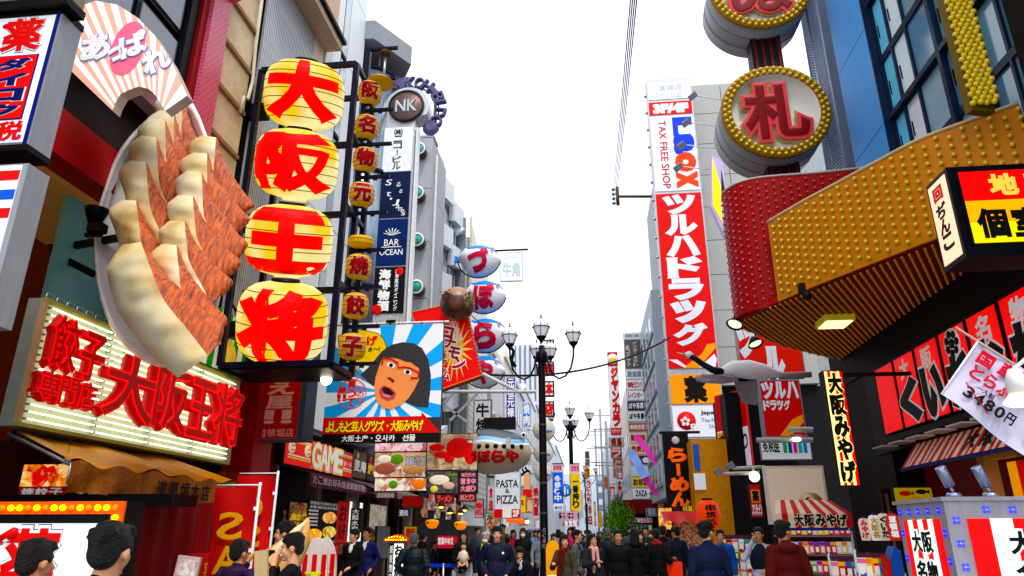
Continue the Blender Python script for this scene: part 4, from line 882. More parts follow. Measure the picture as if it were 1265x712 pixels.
def nobori(px0, py0, px1, py1, Y, label, chars, m, tm, mirror=True, top=0.06):
 o, w, h = frame('Y', Y, (px0, py0), (px1, py1), 'banner_flag', label, 'banner'); zb = 0.35 - o.location.z;
 def f(u, v): return (-w / 2 + w * u, 0.03 * math.sin(u * 5 + v * 4) + 0.02 * math.sin(v * 11), zb + (h - zb) * v)
 MB().grid(f, 10, 20, m).build('cloth', o)
 lt = MB(); n = len(chars); cz = 0.36
 for i, ch in enumerate(chars):
  if ch != ' ': put(lt, ch, w * 0.28, h - 0.2 - (i + 1) * cz, -w * 0.28, h - 0.2 - i * cz - 0.08, tm, y=-0.055, th=.004, bold=0.02) if mirror else put(lt, ch, -w * 0.28, h - 0.2 - (i + 1) * cz, w * 0.28, h - 0.2 - i * cz - 0.08, tm, y=-0.055, th=.004, bold=0.02)
 lt.build('lettering', o)
 MB().tube([(w / 2 + 0.03, 0, -o.location.z), (w / 2 + 0.03, 0, h + 0.06)], 0.016, WHITE, 8).tube([(-w / 2, 0, h + 0.03), (w / 2 + 0.05, 0, h + 0.03)], 0.01, WHITE, 6).build('pole', o)
 MB().box(w / 2 - 0.01, -0.012, h - 0.25, w / 2 + 0.045, 0.012, h - 0.21, WH).box(w / 2 - 0.01, -0.012, h - 0.7, w / 2 + 0.045, 0.012, h - 0.66, WH).box(w / 2 - 0.01, -0.012, h - 1.1, w / 2 + 0.045, 0.012, h - 1.06, WH).build('loops', o)
 MB().lathe([(0.2, 0), (0.2, 0.1), (0.04, 0.16)], BLACK, 16, (w / 2 + 0.03, 0, -o.location.z)).build('base', o)
GOLD = mat('#d89a18', 0.5)
nobori(268, 603, 305, 712, 8.0, 'red banner flag with gold letters, in front of the curtained entrance', 'S A'.replace(' ', ''), mat('#b81010', 0.6, bump=0.05, var=0.15), GOLD)
nobori(296, 588, 327, 712, 9.3, 'red banner flag with half hidden gold letters and white pole, behind the other one', 'OSA', mat('#c41410', 0.6, bump=0.05, var=0.15), GOLD)
# upright menu board, white
o = root('menu_stand', (atY(213, 700, 6.5).x, 6.5, 0), 'tilted pale menu board on a stand in front of the red curtain', 'menu board')
MB().box(-0.11, 0, 0.85, 0.11, 0.03, 1.45, mat('#b9a8a4', 0.5)).build('board', o, (0, 0, 0.0), (0, R(6), 0)); MB().box(-0.09, -0.006, 0.88, 0.09, -0.001, 1.42, print_mat('menu_print', ['#b08080', '#e8dcd8', '#c89090', '#f0ece8'], 9, 0, 3)).build('menu_sheet', o, (0, 0, 0.0), (0, R(6), 0)); MB().tube([(0.05, 0.03, 0), (0.06, 0.03, 0.9)], 0.015, BLACK).build('stand', o)
# == left: NK tower sign
NY = 18.2
a, c = atY(476, 150, NY), atY(515, 150, NY); zt, zb = atY(497, 158, NY).z, atY(493, 392, NY).z
w = c.x - a.x; h = zt - zb
o = root('tower_sign', ((a.x + c.x) / 2 - 0.05, NY, zb), 'tall silver tower sign with a round NK medal, stacked bar panels and ring of letters', 'sign')
SIL = mat('#c9ccd0', 0.25, 0.5, var=0.1, streak=True)
MB().box(-w / 2, 0, -1.5, w / 2, 0.6, h, SIL).build('case', o)
cz = h + 0.75
prof = [(w / 2, h), (w / 2, h + 0.2)]
MB().prism([(-w / 2, h), (w / 2, h), (w / 2, h + 0.35)] + [(0.2 + 0.72 * math.cos(t), cz + 0.72 * math.sin(t)) for t in [(-25 + 230 * k / 20) * PI / 180 for k in range(21)]] + [(-w / 2, h + 0.35)], 0.0, 0.6, SIL).build('round_head', o)
MB().lathe([(0.0, -0.06), (0.52, -0.06), (0.56, 0.0)], mat('#6e5a55', 0.4, 0.3), 28, (0.2, 0, cz), 'Y').build('medal', o)
MB().lathe([(0.52, -0.09), (0.57, -0.09), (0.57, -0.0), (0.52, -0.0), (0.52, -0.09)], mat('#3a3436', 0.4, 0.3), 28, (0.2, 0, cz), 'Y').build('medal_rim', o)
lt = MB(); put(lt, 'NK', -0.14, cz - 0.2, 0.54, cz + 0.2, STEEL, y=-0.065, th=0.03, bold=0.03); lt.build('lettering', o)
for i, ch in enumerate('NIKOH-BLDG.'):
 t = (122 - i * 16.5) * PI / 180; r_ = 1.0; M = Matrix.Translation((r_ * math.cos(t) + 0.22, 0.3, cz + r_ * math.sin(t) + 0.0)) @ Matrix.Rotation(-(t - PI / 2), 4, 'Y')
 l_ = MB(); put(l_, ch, -0.15, -0.17, 0.15, 0.2, mat('#5d5a80', 0.35, 0.3), y=0, th=0.2, bold=0.05, M=M, fit=ch not in '-.'); l_.build('ring_letter', o)
MB().tube([(.95 * math.cos(t * PI / 180) + 0.22, 0.3, cz + 0.92 * math.sin(t * PI / 180)) for t in range(-55, 131, 15)], 0.03, STEEL, 6).build('letter_rail', o)
DB = mat('#12224e', 0.35, em=0.06, var=0.25, scale=2)
pan = [((158, 212), mat('#e8ecee', 0.4, em=0.1), '㈱ニコービル', INK, 'v'), ((213, 269), DB, None, None, ''), ((271, 328), mat('#0c2a6a', 0.3, em=0.12, var=0.5, scale=2), None, None, ''), ((330, 387), mat('#12121a', 0.4, em=0.05, var=0.2), None, None, '')]
for (py0, py1), m, tx, tm, md in pan:
 z1, z0 = atY(495, py0, NY).z - zb, atY(495, py1, NY).z - zb
 p_ = MB().box(-w / 2 + 0.05, -0.03, z0, w / 2 - 0.05, -0.001, z1, m).build('panel', o); lt = MB(); hh = z1 - z0
 if py0 == 158: column(lt, '㈱ニコービル', -0.13, z0 + 0.05, 0.13, z1 - 0.05, INK, y=-0.032, bold=0.02)
 elif py0 == 213:
  for k, (ch, x, z, s_) in enumerate((('S', -0.2, .75, .13), ('t', -0.18, .5, .1), ('.', -.1, .4, .05), ('J', .05, .3, .13), ('a', .12, .22, .08), ('m', .2, .16, .08), ('e', .27, .12, .07), ('s', .3, .06, .08), ('る', .1, .7, .1), ('る', .18, .55, .08))): put(lt, ch, x - s_ / 2 * 1.4, z0 + z * hh - s_ / 2, x + s_ / 2 * 1.4, z0 + z * hh + s_, WH, y=-0.032, slant=0.2)
 elif py0 == 271:
  put(lt, 'BAR', -0.22, z0 + 0.42 * hh, 0.22, z0 + 0.56 * hh, WH, y=-0.032); put(lt, 'OCEAN', -0.34, z0 + 0.22 * hh, 0.34, z0 + 0.34 * hh, WH, y=-0.032, bold=0.01)
  for k in range(7):
   t = PI * (0.08 + 0.84 * k / 6); lt.tube([(0.02 * math.cos(t), -0.04, z0 + 0.64 * hh), (0.26 * math.cos(t), -0.04, z0 + 0.66 * hh + 0.2 * math.sin(t))], 0.014, WH, 5)
  lt.box(-.3, -0.036, z0 + .385 * hh, .3, -0.032, z0 + .4 * hh, WH)
 else:
  column(lt, '海鮮物酒', -0.3, z0 + 0.06, 0.02, z1 - 0.06, WH, y=-0.032, bold=0.05); column(lt, '漁港直送ダイニング', 0.16, z0 + 0.06, 0.27, z1 - 0.08, WH, y=-0.032, bold=0.02)
  lt.ball((0.28, -0.03, z1 - 0.15), 0.13, SRED, 10, 6, (1, .1, 1)).ball((-.3, -.03, z0 + .12), .16, SRED, 10, 6, (1, .1, 1))
 lt.build('lettering', p_)
MB().box(w / 2 + 0.02, 0.1, -1.0, w / 2 + 0.08, 0.4, h, mat('#e8eaee', 0.5)).build('side_rail', o)
MB().box(-w / 2 - 0.8, 0.2, h * 0.4, -w / 2, 0.4, h * 0.4 + 0.12, DARK).box(-w / 2 - 0.8, 0.2, h * 0.8, -w / 2, 0.4, h * 0.8 + 0.12, DARK).build('wall_brackets', o)['kind'] = 'stuff'
# -- blue ray billboard with the shouting face
BY = 13.2
o, w, h = frame('Y', BY, (410, 404), (543, 546), 'billboard', 'blue and white rayed billboard of a shouting face with bobbed grey hair and red glasses', 'billboard')
bl = mat('#2aa0ea', 0.45, em=0.12, var=0); bw_ = mat('#e9edf4', 0.45, em=0.12, var=0); BK = mat('#15100f', 0.5, var=0)
MB().box(-w / 2, 0, 0, w / 2, 0.12, h, mat('#3b3b40', 0.5)).build('case', o)
NR_ = 26; cx_, cz_ = 0.02, h * 0.42
z_lo, z_hi = h * 0.2, h
rays = MB()
def edgept(t):
 dx, dz = math.cos(t), math.sin(t); k = []
 if dx > 1e-6: k.append((w / 2 - cx_) / dx)
 if dx < -1e-6: k.append((-w / 2 - cx_) / dx)
 if dz > 1e-6: k.append((z_hi - cz_) / dz)
 if dz < -1e-6: k.append((z_lo - cz_) / dz)
 k = min(k); return (cx_ + dx * k, cz_ + dz * k)
corn = [math.atan2(z - cz_, x - cx_) for x in (-w / 2, w / 2) for z in (z_lo, z_hi)]
for i in range(NR_):
 t0, t1 = 2 * PI * i / NR_ - PI, 2 * PI * (i + 1) / NR_ - PI
 mids = sorted([c_ for c_ in corn if t0 < c_ < t1]); poly = [(cx_, cz_), edgept(t0)] + [edgept(c_) for c_ in mids] + [edgept(t1)]
 rays.add([(x, -0.004, z) for x, z in poly], [tuple(range(len(poly)))], bl if i % 2 else bw_)
rays.build('ray_print', o)
def flat(poly, m, y, name, par=o, th=0.004):
 return MB().prism([(x, z) for x, z in poly], y - th, y, m).build(name, par)
def bq(px, py): p = atY(px, py, BY); return (p.x - o.location.x, p.z - o.location.z)
def zz(pts):     # enlarged-view coordinates of the board
 return [bq(400 + x * 0.16878, 400 + y * 0.16878) for x, y in pts]
flat([(-w / 2, h * 0.075), (w * 0.5, h * 0.075), (w * 0.5, h * 0.08), (w * 0.34, h * 0.245), (w * 0.34, h * 0.21), (-w / 2, h * 0.21)], SRED, -0.006, 'red_arrow')
flat([(-w / 2, 0), (w / 2, 0), (w / 2, h * 0.072), (-w / 2, h * 0.072)], BK, -0.006, 'black_strip')
lt = MB(); row(lt, 'よしもと芸人グッズ・大阪みやげ', -w * 0.47, h * 0.09, w * 0.36, h * 0.175, BK, y=-0.011, th=.002, bold=0.09, gap=.02); row(lt, 'よしもと芸人グッズ・大阪みやげ', -w * 0.47, h * 0.09, w * 0.36, h * 0.175, mat('#ffd62a', 0.5, em=0.15, var=0), y=-0.015, bold=0.035, gap=.02)
row(lt, '大阪土产・오사카 선물', -w * 0.33, h * 0.01, w * 0.3, h * 0.06, WH, y=-0.011, bold=0.02); lt.build('lettering', o)
bub = [(105, 90), (170, 60), (265, 40), (350, 60), (400, 70), (440, 110), (465, 170), (420, 260), (350, 290), (250, 305), (240, 330), (265, 365), (215, 330), (150, 310), (110, 290)]
flat(zz(bub), BK, -0.006, 'speech_bubble'); bb_ = [(285 + (x - 285) * 0.97, 180 + (y - 180) * 0.96) for x, y in bub]
flat(zz(bb_), mat('#e8c21c', 0.5, em=0.1, var=0), -0.011, 'bubble_fill')
lt = MB(); (x0, z1), (x1, z0) = zz([(322, 95), (388, 160)]); put(lt, 'げ', x0, z0, x1, z1, SRED, y=-0.017, bold=0.06)
(x0, z1), (x1, z0) = zz([(330, 175), (412, 205)]); put(lt, 'ぁ〜!', x0, z0, x1, z1, BK, y=-0.017, bold=0.02); lt.build('bubble_lettering', o)
HAIRM = mat('#3e3e42', 0.5, var=0.25, scale=14, streak=True); SKN = mat('#e4905c', 0.5, em=0.14, var=0.1, scale=3)
flat(zz([(270, 375), (330, 320), (380, 260), (430, 200), (500, 155), (580, 137), (660, 145), (720, 180), (765, 260), (785, 380), (780, 500), (765, 612), (690, 610), (600, 575), (660, 480), (560, 300), (430, 300), (400, 400), (365, 460), (320, 420)]), HAIRM, -0.013, 'hair')
flat(zz([(435, 250), (500, 225), (600, 225), (660, 260), (700, 330), (695, 420), (660, 490), (620, 550), (560, 600), (490, 628), (430, 615), (385, 560), (372, 480), (380, 400), (405, 320)]), SKN, -0.02, 'face')
flat(zz([(430, 262), (470, 215), (560, 190), (650, 215), (705, 300), (700, 330), (640, 285), (600, 280), (560, 262), (500, 250)]), HAIRM, -0.026, 'fringe')
flat(zz([(412, 480), (440, 452), (490, 470), (532, 510), (520, 550), (470, 568), (425, 545), (408, 510)]), mat('#c04a50', 0.4, em=0.08, var=0), -0.026, 'lips')
flat(zz([(428, 482), (448, 464), (490, 482), (518, 512), (500, 530), (450, 515)]), mat('#3a0a10', 0.5, var=0), -0.031, 'mouth')
flat(zz([(432, 515), (460, 520), (505, 532), (480, 545), (440, 535)]), mat('#e08890', 0.5, var=0), -0.033, 'tongue')
flat(zz([(468, 402), (482, 392), (520, 415), (512, 438), (492, 420)]), mat('#7a2c14', 0.5, var=0), -0.026, 'nostril')
for cx0, cy0 in ((495, 307), (616, 357)):
 e_ = [(cx0 + 29 * math.cos(t), cy0 + 20 * math.sin(t) + 5 * math.cos(t)) for t in [k * PI / 8 for k in range(16)]]
 flat(zz(e_), WH, -0.026, 'eye'); e_ = [(cx0 + 15 * math.cos(t), cy0 + 15 * math.sin(t)) for t in [k * PI / 8 for k in range(16)]]; flat(zz(e_), BK, -0.031, 'pupil')
GL = MB()
for pts in ([(430, 300), (440, 255), (500, 262), (545, 290)], [(545, 290), (550, 325), (585, 320)], [(580, 318), (640, 330), (700, 360), (690, 400), (640, 400)]):
 q = zz(pts); GL.tube([(x, -0.036, z) for x, z in q], 0.017, mat('#d8281c', 0.3, var=0), 6)
GL.build('glasses', o)['kind'] = 'stuff'
lt = MB(); c0 = zz([(205, 515)])[0]; rr = w * 0.125
lt.tube([(c0[0] + rr * math.cos(k * PI / 12), -0.008, c0[1] + rr * math.sin(k * PI / 12)) for k in range(25)], 0.01, SRED, 5)
column(lt, '買うて', c0[0] - rr * .35, c0[1] - rr * .9, c0[0] + rr * .3, c0[1] + rr, SRED, y=-0.006, bold=0.04); column(lt, '屋‼', c0[0] - rr * .95, c0[1] - rr * .5, c0[0] - rr * .4, c0[1] + rr * .5, SRED, y=-0.006, bold=0.04); column(lt, 'たのむ', c0[0] + rr * .35, c0[1] - rr * .6, c0[0] + rr * .85, c0[1] + rr * .5, SRED, y=-0.006, bold=0.02)
for ch, dx in zip('よしもと', (-.75, -.28, .28, .75)): put(lt, ch, c0[0] + rr * dx - .04, c0[1] + rr * (1.25 - .25 * abs(dx)) - .04, c0[0] + rr * dx + .04, c0[1] + rr * (1.25 - .25 * abs(dx)) + .05, SRED, y=-0.006)
lt.build('round_stamp', o)
MB().tube([(-w / 2 - .3, 0.05, h + 0.05), (w / 2 + 0.1, 0.05, h + 0.05)], 0.025, WHITE, 8).build('hanging_rail', o)
for k in range(5): MB().tube([(-w * 0.3 + k * w * .2, 0.03, h - 0.02), (-w * .3 + k * w * .2, 0.03, h + 0.08)], 0.008, BLACK, 4).build('hook', o)
o = root('rail_spotlight', atY(482, 400, BY), 'small black floodlight on the rail above the rayed billboard', 'lamp'); MB().box(-0.09, 0, 0.02, 0.09, 0.12, 0.08, BLACK).build('housing', o); MB().box(-0.01, 0, -0.03, 0.01, 0.05, 0.02, BLACK).build('bracket', o)
# -- burst sign with octopus ball
KY = 16.0
o = root('museum_sign', atY(560, 480, KY), 'tilted red and yellow burst sign with katakana lettering beneath a brown ball', 'sign'); lo = o.location.copy()
def kq(px, py, d=0): p = atY(px, py, KY - d); return (p.x - lo.x, p.z - lo.z)
poly = [kq(*q) for q in ((511, 387), (553, 377), (572, 392), (595, 464), (541, 483), (541, 420), (511, 402))]
poly = [kq(*q) for q in ((509, 386), (574, 372), (595, 464), (535, 485))]
MB().prism(poly, 0.0, 0.3, mat('#8a0d0c', 0.5)).build('case', o)
MB().add([(x, -0.004, z) for x, z in poly], [(0, 1, 2, 3)], mat('#e0180c', 0.4, em=0.15, var=0.05)).build('face_panel', o)
c0 = kq(562, 432)
bm_ = MB()
for i in range(18):
 t = 2 * PI * i / 18; ro = 0.62 if i % 2 == 0 else 0.5
 a_ = (c0[0] + .2 * math.cos(t - .16), c0[1] + .28 * math.sin(t - .16)); b2_ = (c0[0] + .2 * math.cos(t + .16), c0[1] + .28 * math.sin(t + .16)); tip = (c0[0] + 0.46 * math.cos(t), c0[1] + 0.8 * math.sin(t))
 bm_.add([(a_[0], -0.008, a_[1]), (b2_[0], -0.008, b2_[1]), (tip[0], -0.008, tip[1])], [(0, 2, 1) if False else (0, 1, 2)], mat('#f3c860', 0.5, em=0.1, var=0))
bm_.add([(c0[0] + .2 * math.cos(k * PI / 10), -0.0085, c0[1] + .28 * math.sin(k * PI / 10)) for k in range(20)], [tuple(range(20))], mat('#f0c96c', 0.5, em=0.1, var=0)); bm_.build('burst_print', o)['kind'] = 'stuff'
lt = MB()
for ch, px, py, s_ in (('コ', 553, 411, 14), ('ナ', 556, 424, 14), ('モ', 561, 436, 14), ('ン', 567, 449, 15), ('ジ', 546, 441, 10), ('ア', 547, 449, 9), ('ー', 548, 456, 9), ('ム', 551, 464, 11)):
 x, z = kq(px, py); s2 = s_ * 0.0093
 M = Matrix.Translation((x, 0, z)) @ Matrix.Rotation(R(14), 4, 'Y')
 put(lt, ch, -s2, -s2, s2, s2, WH, y=-0.012, th=.003, bold=0.12, M=M); put(lt, ch, -s2, -s2, s2, s2, mat('#b01038', 0.5, var=0), y=-0.018, bold=0.05, M=M)
for ch, px, py in (('道', 560, 402), ('頓', 563, 409), ('堀', 566, 417)):
 x, z = kq(px, py); lt.tube([(x + .09 * math.cos(k * PI / 6), -0.012, z + .09 * math.sin(k * PI / 6)) for k in range(13)], 0.012, WH, 4); put(lt, ch, x - .055, z - .055, x + .055, z + .055, WH, y=-0.012)
lt.build('lettering', o)
fr = mat('#e8a050', 0.6)
for (a_, b_) in ((poly[1], poly[2]), (poly[2], poly[3]), (poly[0], poly[1])):
 n_ = 22; m0 = MB()
 for i in range(n_):
  x = a_[0] + (b_[0] - a_[0]) * i / n_; z = a_[1] + (b_[1] - a_[1]) * i / n_; m0.ball((x, -0.02, z), 0.022, fr, 6, 4)
 m0.build('bulb_row', o)['kind'] = 'stuff'
TAK = print_mat('octopus_ball_glaze', ['#7a4a36', '#6b3a2a', '#2a0c08', '#8a5a44', '#a07860'], 1.6, 0, 2)
o = root('octopus_ball', atY(565, 376, KY - 0.3), 'big brown sauce glazed octopus ball sculpture with a yellow line of mayonnaise', 'sculpture')
MB().ball((0, 0, 0), 0.42, TAK, 28, 20).build('ball', o)
MB().tube([(0.43 * math.sin(a) * .97, -0.43 * math.cos(a) * .86, 0.14 - 0.16 * math.sin(a * 1.0) + 0.02 * math.sin(a * 9)) for a in [(-80 + k * 8) * PI / 180 for k in range(21)]], 0.016, mat('#d8a018', 0.4, var=0), 6).build('mayonnaise_line', o)
MB().tube([(0.25, -0.3, -0.25), (0.9, -0.9, -0.95)], 0.012, BLACK, 5).build('stick', o)
sp = MB()
for k in range(60):
 a_ = random.uniform(0.6, 1.4); e_ = random.uniform(-0.5, 0.6); x, y, z = 0.42 * math.sin(a_) * math.cos(e_), -0.42 * math.cos(a_) * math.cos(e_), 0.42 * math.sin(e_); sp.bar((x, y, z), (x * 1.12, y * 1.12, z * 1.12), 0.02, 0.01, mat('#6f7a4a', 0.6))
sp.build('seaweed_flakes', o)['kind'] = 'stuff'
# -- puffer fish balloons
FW = mat('#e4e6ee', 0.35, var=0.06, bump=0.0); FB = mat('#2c86d8', 0.35, var=0.15, scale=2); FRd = mat('#c41e44', 0.4, var=0)
def fish(px, py, rp, ch, label, Y=33.0):
 c = atY(px, py, Y); s_ = (atY(px + rp, py, Y) - c).length
 o = root('puffer_balloon', (c.x, c.y, c.z - s_), label, 'balloon sign', 'white and blue puffer fish balloons in a column')
 def body(u, v):
  a = 2 * PI * u; b_ = -PI / 2 + PI * v
  x, y, z = math.cos(b_) * math.cos(a), math.cos(b_) * math.sin(a), math.sin(b_)
  x2 = x * (1.05 + 0.0 * z); z2 = z * (0.85 if z < 0 else 0.55) - (0.12 * x * x if z > 0 else 0) + 0.0
  if x < -0.55: z2 *= (1.55 + x) ; z2 += 0.10
  return (x2 * s_, y * s_ * 0.75, s_ + z2 * s_ * 1.15)
 m = MB(); m.grid(body, 36, 24, FW); ob = m.build('body', o)
 def cap(u, v):
  a = 2 * PI * u; b_ = PI * (0.16 + 0.02 * math.sin(a * 5)) + (PI / 2 - PI * 0.16) * v
  x, y, z = math.cos(b_) * math.cos(a), math.cos(b_) * math.sin(a), math.sin(b_)
  x2 = x * 1.05; z2 = z * 0.55 - 0.12 * x * x
  if x < -0.55: z2 *= (1.55 + x); z2 += 0.10
  k = 1.02
  return (x2 * s_ * k, y * s_ * 0.75 * k, s_ + z2 * s_ * 1.15 * k + 0.01)
 MB().grid(cap, 36, 8, FB).build('back', o)
 MB().add([(-1.0 * s_, -0.05, s_ * 1.12), (-1.45 * s_, -0.15, s_ * 1.25), (-1.4 * s_, -0.15, s_ * 0.85), (-1.0 * s_, -0.05, s_ * 0.88), (-1.0 * s_, 0.1, s_ * 1.12), (-1.45 * s_, 0.05, s_ * 1.25), (-1.4 * s_, 0.05, s_ * 0.85), (-1.0 * s_, 0.1, s_ * 0.88)], [(0, 1, 2, 3), (7, 6, 5, 4), (0, 4, 5, 1), (3, 2, 6, 7), (1, 5, 6, 2)], FB).build('tail', o)
 MB().ball((0.72 * s_, -0.58 * s_, s_ * 1.3), 0.1 * s_, FW, 10, 8).build('eye', o)
 l_ = MB(); put(l_, ch, -0.42 * s_, 0, 0.5 * s_, 0.95 * s_, FRd, y=0, th=0.02, bold=0.06)
 def sf(x, y, z):
  z = .18 * s_ + z * 1.15; q = (z - s_) / s_ / 1.15; xx = x / s_ / 1.05
  q = q / .85 if q < 0 else (q + .12 * xx * xx) / .55
  return (x, -math.sqrt(max(.04, 1 - xx * xx - q * q)) * s_ * .75 + y - .06, z)
 l_.v = [sf(*v) for v in l_.v]
 l_.build('lettering', o)
 MB().tube([(1.06 * s_ * math.cos(t), -0.0, s_ + (0.99 * s_ * math.sin(t))) for t in [(-170 + k * 10) * PI / 180 for k in range(17)]], 0.035, DARK, 6).build('rim_wire', o)
 MB().box(-2.2 * s_, 0.1, s_ * 0.9, -0.9 * s_, 0.2, s_ * 1.0, DARK).build('bracket', o)
fish(592, 320, 25, 'づ', 'highest white puffer fish balloon lettered with pink tsu')
fish(599, 364, 25, 'ぼ', 'second white puffer fish balloon from the top, lettered with red bo')
fish(600, 411, 26, 'ら', 'third puffer fish balloon down, beside the red burst sign')
fish(598, 456, 24, 'や', 'lowest puffer fish balloon, half hidden by the red burst sign')
# pale hanging sign
o, w, h = frame('Y', 37, (618, 312), (646, 347), 'hanging_sign', 'very pale translucent square sign with two characters, right of the top fish balloon', 'sign')
signbox(o, w, h, 0.15, mat('#eef2f6', 0.4, em=0.15, var=0), mat('#cdd6dc', 0.4), 0.06); lt = MB(); row(lt, '牛角', -w * .4, h * .15, w * .4, h * .62, mat('#c3cbd6', 0.5, em=.1, var=0), y=-0.01, bold=.04); put(lt, 'GYU-KAKU', -w * .35, h * .78, w * .35, h * .88, mat('#c3cbd6', 0.5, em=.1, var=0), y=-.01); lt.build('lettering', o)
MB().box(-w / 2 - 0.6, 0.05, h + 0.1, w / 2 + 0.3, 0.12, h + 0.2, DARK).build('bar', o)
# -- steel gantry, beef sign, vertical blue signs
o = root('steel_gantry', (-6.3, 19, 0), 'white steel pipe gantry crossing behind the billboard above the food pictures', 'gantry'); lo = o.location
for a_, b_ in (((540, 484), (662, 484)), ((596, 462), (640, 484)), ((520, 484), (520, 440))):
 p, q = atY(*a_, 19.2), atY(*b_, 19.2); MB().tube([p - lo, q - lo], 0.05, mat('#cfd2d6', 0.4), 8).build('pipe', o)
for a_, b_ in (((556, 520), (590, 486)), ((562, 482), (548, 500)), ((548, 500), (578, 522))):
 p, q = atY(*a_, 19.2), atY(*b_, 19.2); MB().bar(p - lo, q - lo, 0.07, 0.07, mat('#9fa3a8', 0.4)).build('brace', o)
def vsign(px0, py0, px1, py1, Y, name, label, m, chars, tm, edge=WHITE, bold=0.03, em=0, bars=None, kind='Y', base=0.0, cz=(0.03, 0.97), cw=0.34):
 o, w, h = frame(kind, Y, (px0, py0), (px1, py1), name, label, 'sign'); signbox(o, w, h, 0.2, m, edge, min(0.04, w * .06));
 if chars: lt = MB(); column(lt, chars, -w * cw, h * cz[0], w * cw, h * cz[1], tm, y=-0.01, bold=bold); lt.build('lettering', o)
 return o, w, h
vsign(585, 494, 607, 536, 21, 'vertical_sign', 'grey vertical beef grill sign with a black framed logo', mat('#c5c8ca', 0.5, em=.05), '牛焼', INK, mat('#6a6d70', .4), cz=(.03, .9))
vsign(625, 466, 637, 530, 30, 'vertical_sign', 'purple vertical sign with white characters, left of the lamp post', mat('#4528a8', 0.4, em=.15), '元祖元禄寿司'[:5], WH)
vsign(645, 498, 656, 527, 36, 'vertical_sign', 'bright blue vertical sign reading grilled meat, left of the lamp post', mat('#1684e0', 0.4, em=.15), '焼肉', WH, bold=.04)
for i, (py0, py1) in enumerate(((420, 440), (447, 464), (471, 490), (496, 515))):
 o, w, h = frame('Y', 24, (667, py0), (685, py1), 'framed_sign', f'small white square sign with one red character, {["highest","second","third","lowest"][i]} of four behind the lamp post', 'sign', 'small square red lettered signs')
 signbox(o, w, h, 0.15, mat('#e9eef2', .4, em=.15, var=0), mat('#2a3038', .4), 0.05); lt = MB(); put(lt, '焼串本店'[i], -w * .1, h * .12, w * .38, h * .88, SRED, y=-.01, bold=.07); lt.build('lettering', o)
# three round discs (pale) under them
for i, (py, r_) in enumerate(((531, 15), (560, 12), (585, 11))):
 c = atY(671 if i else 672, py, 26); s_ = (atY(671 + r_, py, 26) - c).length
 o = root('disc_sign', (c.x, c.y, c.z - s_), f'pale round disc sign hanging behind the lamp post, {["large highest", "middle", "small lowest"][i]} one', 'sign', 'pale disc signs')
 MB().lathe([(0, -.1), (s_ * .93, -.1), (s_, -.05), (s_, .1), (0, .1)], mat('#ddd6c4', .4), 24, (0, 0, s_), 'Y').build('disc', o); MB().box(s_ * .2, -.12, s_ * .75, s_ * .75, -.1, s_ * .9, mat('#3a78c8', .4)).build('print', o)
 MB().tube([(-s_ * .9, -.02, s_), (-s_ * 1.5, -.02, s_)], .03, STEEL, 5).build('bracket', o)
# -- big puffer lantern
PYY = 17.5
c0, c1 = atY(578, 560, PYY), atY(657, 560, PYY); zt, zb = atY(620, 531, PYY).z, atY(620, 586, PYY).z
o = root('puffer_lantern', ((c0.x + c1.x) / 2, PYY, zb), 'big hanging puffer fish lantern with grey back, blue stripe and red kana', 'lantern sign')
Lh = (c1.x - c0.x) / 2; Hh = (zt - zb)
def pl(u, v):
 a = 2 * PI * u; x = -1 + 2 * v; r_ = max(0.0, 1 - abs(x) ** 3.0) ** 0.5 * (1 - 0.18 * x)
 n_ = 12; ca = math.cos(a); sa = math.sin(a)
 return (x * Lh, sa * r_ * 0.62, Hh / 2 + ca * r_ * Hh / 2 * (1.0 if ca > 0 else 1.0) - 0.02 * x)
def lantmat():
 m = bpy.data.materials.new('puffer_paint'); m.use_nodes = True; n = m.node_tree; p = n.nodes['Principled BSDF']
 tc = n.nodes.new('ShaderNodeTexCoord'); sp_ = n.nodes.new('ShaderNodeSeparateXYZ'); n.links.new(tc.outputs['Object'], sp_.inputs[0])
 sn = n.nodes.new('ShaderNodeMath'); sn.operation = 'SINE'; mu = n.nodes.new('ShaderNodeMath'); mu.operation = 'MULTIPLY'; mu.inputs[1].default_value = 4.5; n.links.new(sp_.outputs[0], mu.inputs[0]); n.links.new(mu.outputs[0], sn.inputs[0])
 ad = n.nodes.new('ShaderNodeMath'); ad.operation = 'MULTIPLY_ADD'; ad.inputs[1].default_value = 0.045; n.links.new(sn.outputs[0], ad.inputs[0]); n.links.new(sp_.outputs[2], ad.inputs[2])
 dv = n.nodes.new('ShaderNodeMath'); dv.operation = 'DIVIDE'; dv.inputs[1].default_value = Hh; n.links.new(ad.outputs[0], dv.inputs[0])
 cr = n.nodes.new('ShaderNodeValToRGB'); cr.color_ramp.interpolation = 'CONSTANT'; e = cr.color_ramp
 e.elements[0].position = 0; e.elements[0].color = lin('#b9a88c'); e.elements[1].position = 0.62; e.elements[1].color = lin('#d9e6ea')
 for ps, cc_ in ((0.67, '#7db4dc'), (0.76, '#4a545c')): el = e.elements.new(ps); el.color = lin(cc_)
 n.links.new(dv.outputs[0], cr.inputs[0]); n.links.new(cr.outputs[0], p.inputs['Base Color']); p.inputs['Roughness'].default_value = .45; return m
MB().grid(pl, 16, 30, lantmat()).build('body', o)
for k in range(7):
 x = -0.78 + k * 0.25; rr = (1 - abs(x) ** 3) ** .5 * (1 - .18 * x)
 MB().lathe([(0, -.02), (0.055, -.015), (0.06, 0)], BK, 12, (x * Lh, -0.62 * rr * math.cos(0.16) - 0.0, Hh * .56), 'Y').build('spot', o)
MB().ball((Lh * 0.78, -0.33, Hh * .83), 0.075, WH, 12, 8).build('eye', o); MB().ball((Lh * .79, -0.39, Hh * .83), 0.04, BK, 10, 6).build('pupil', o)
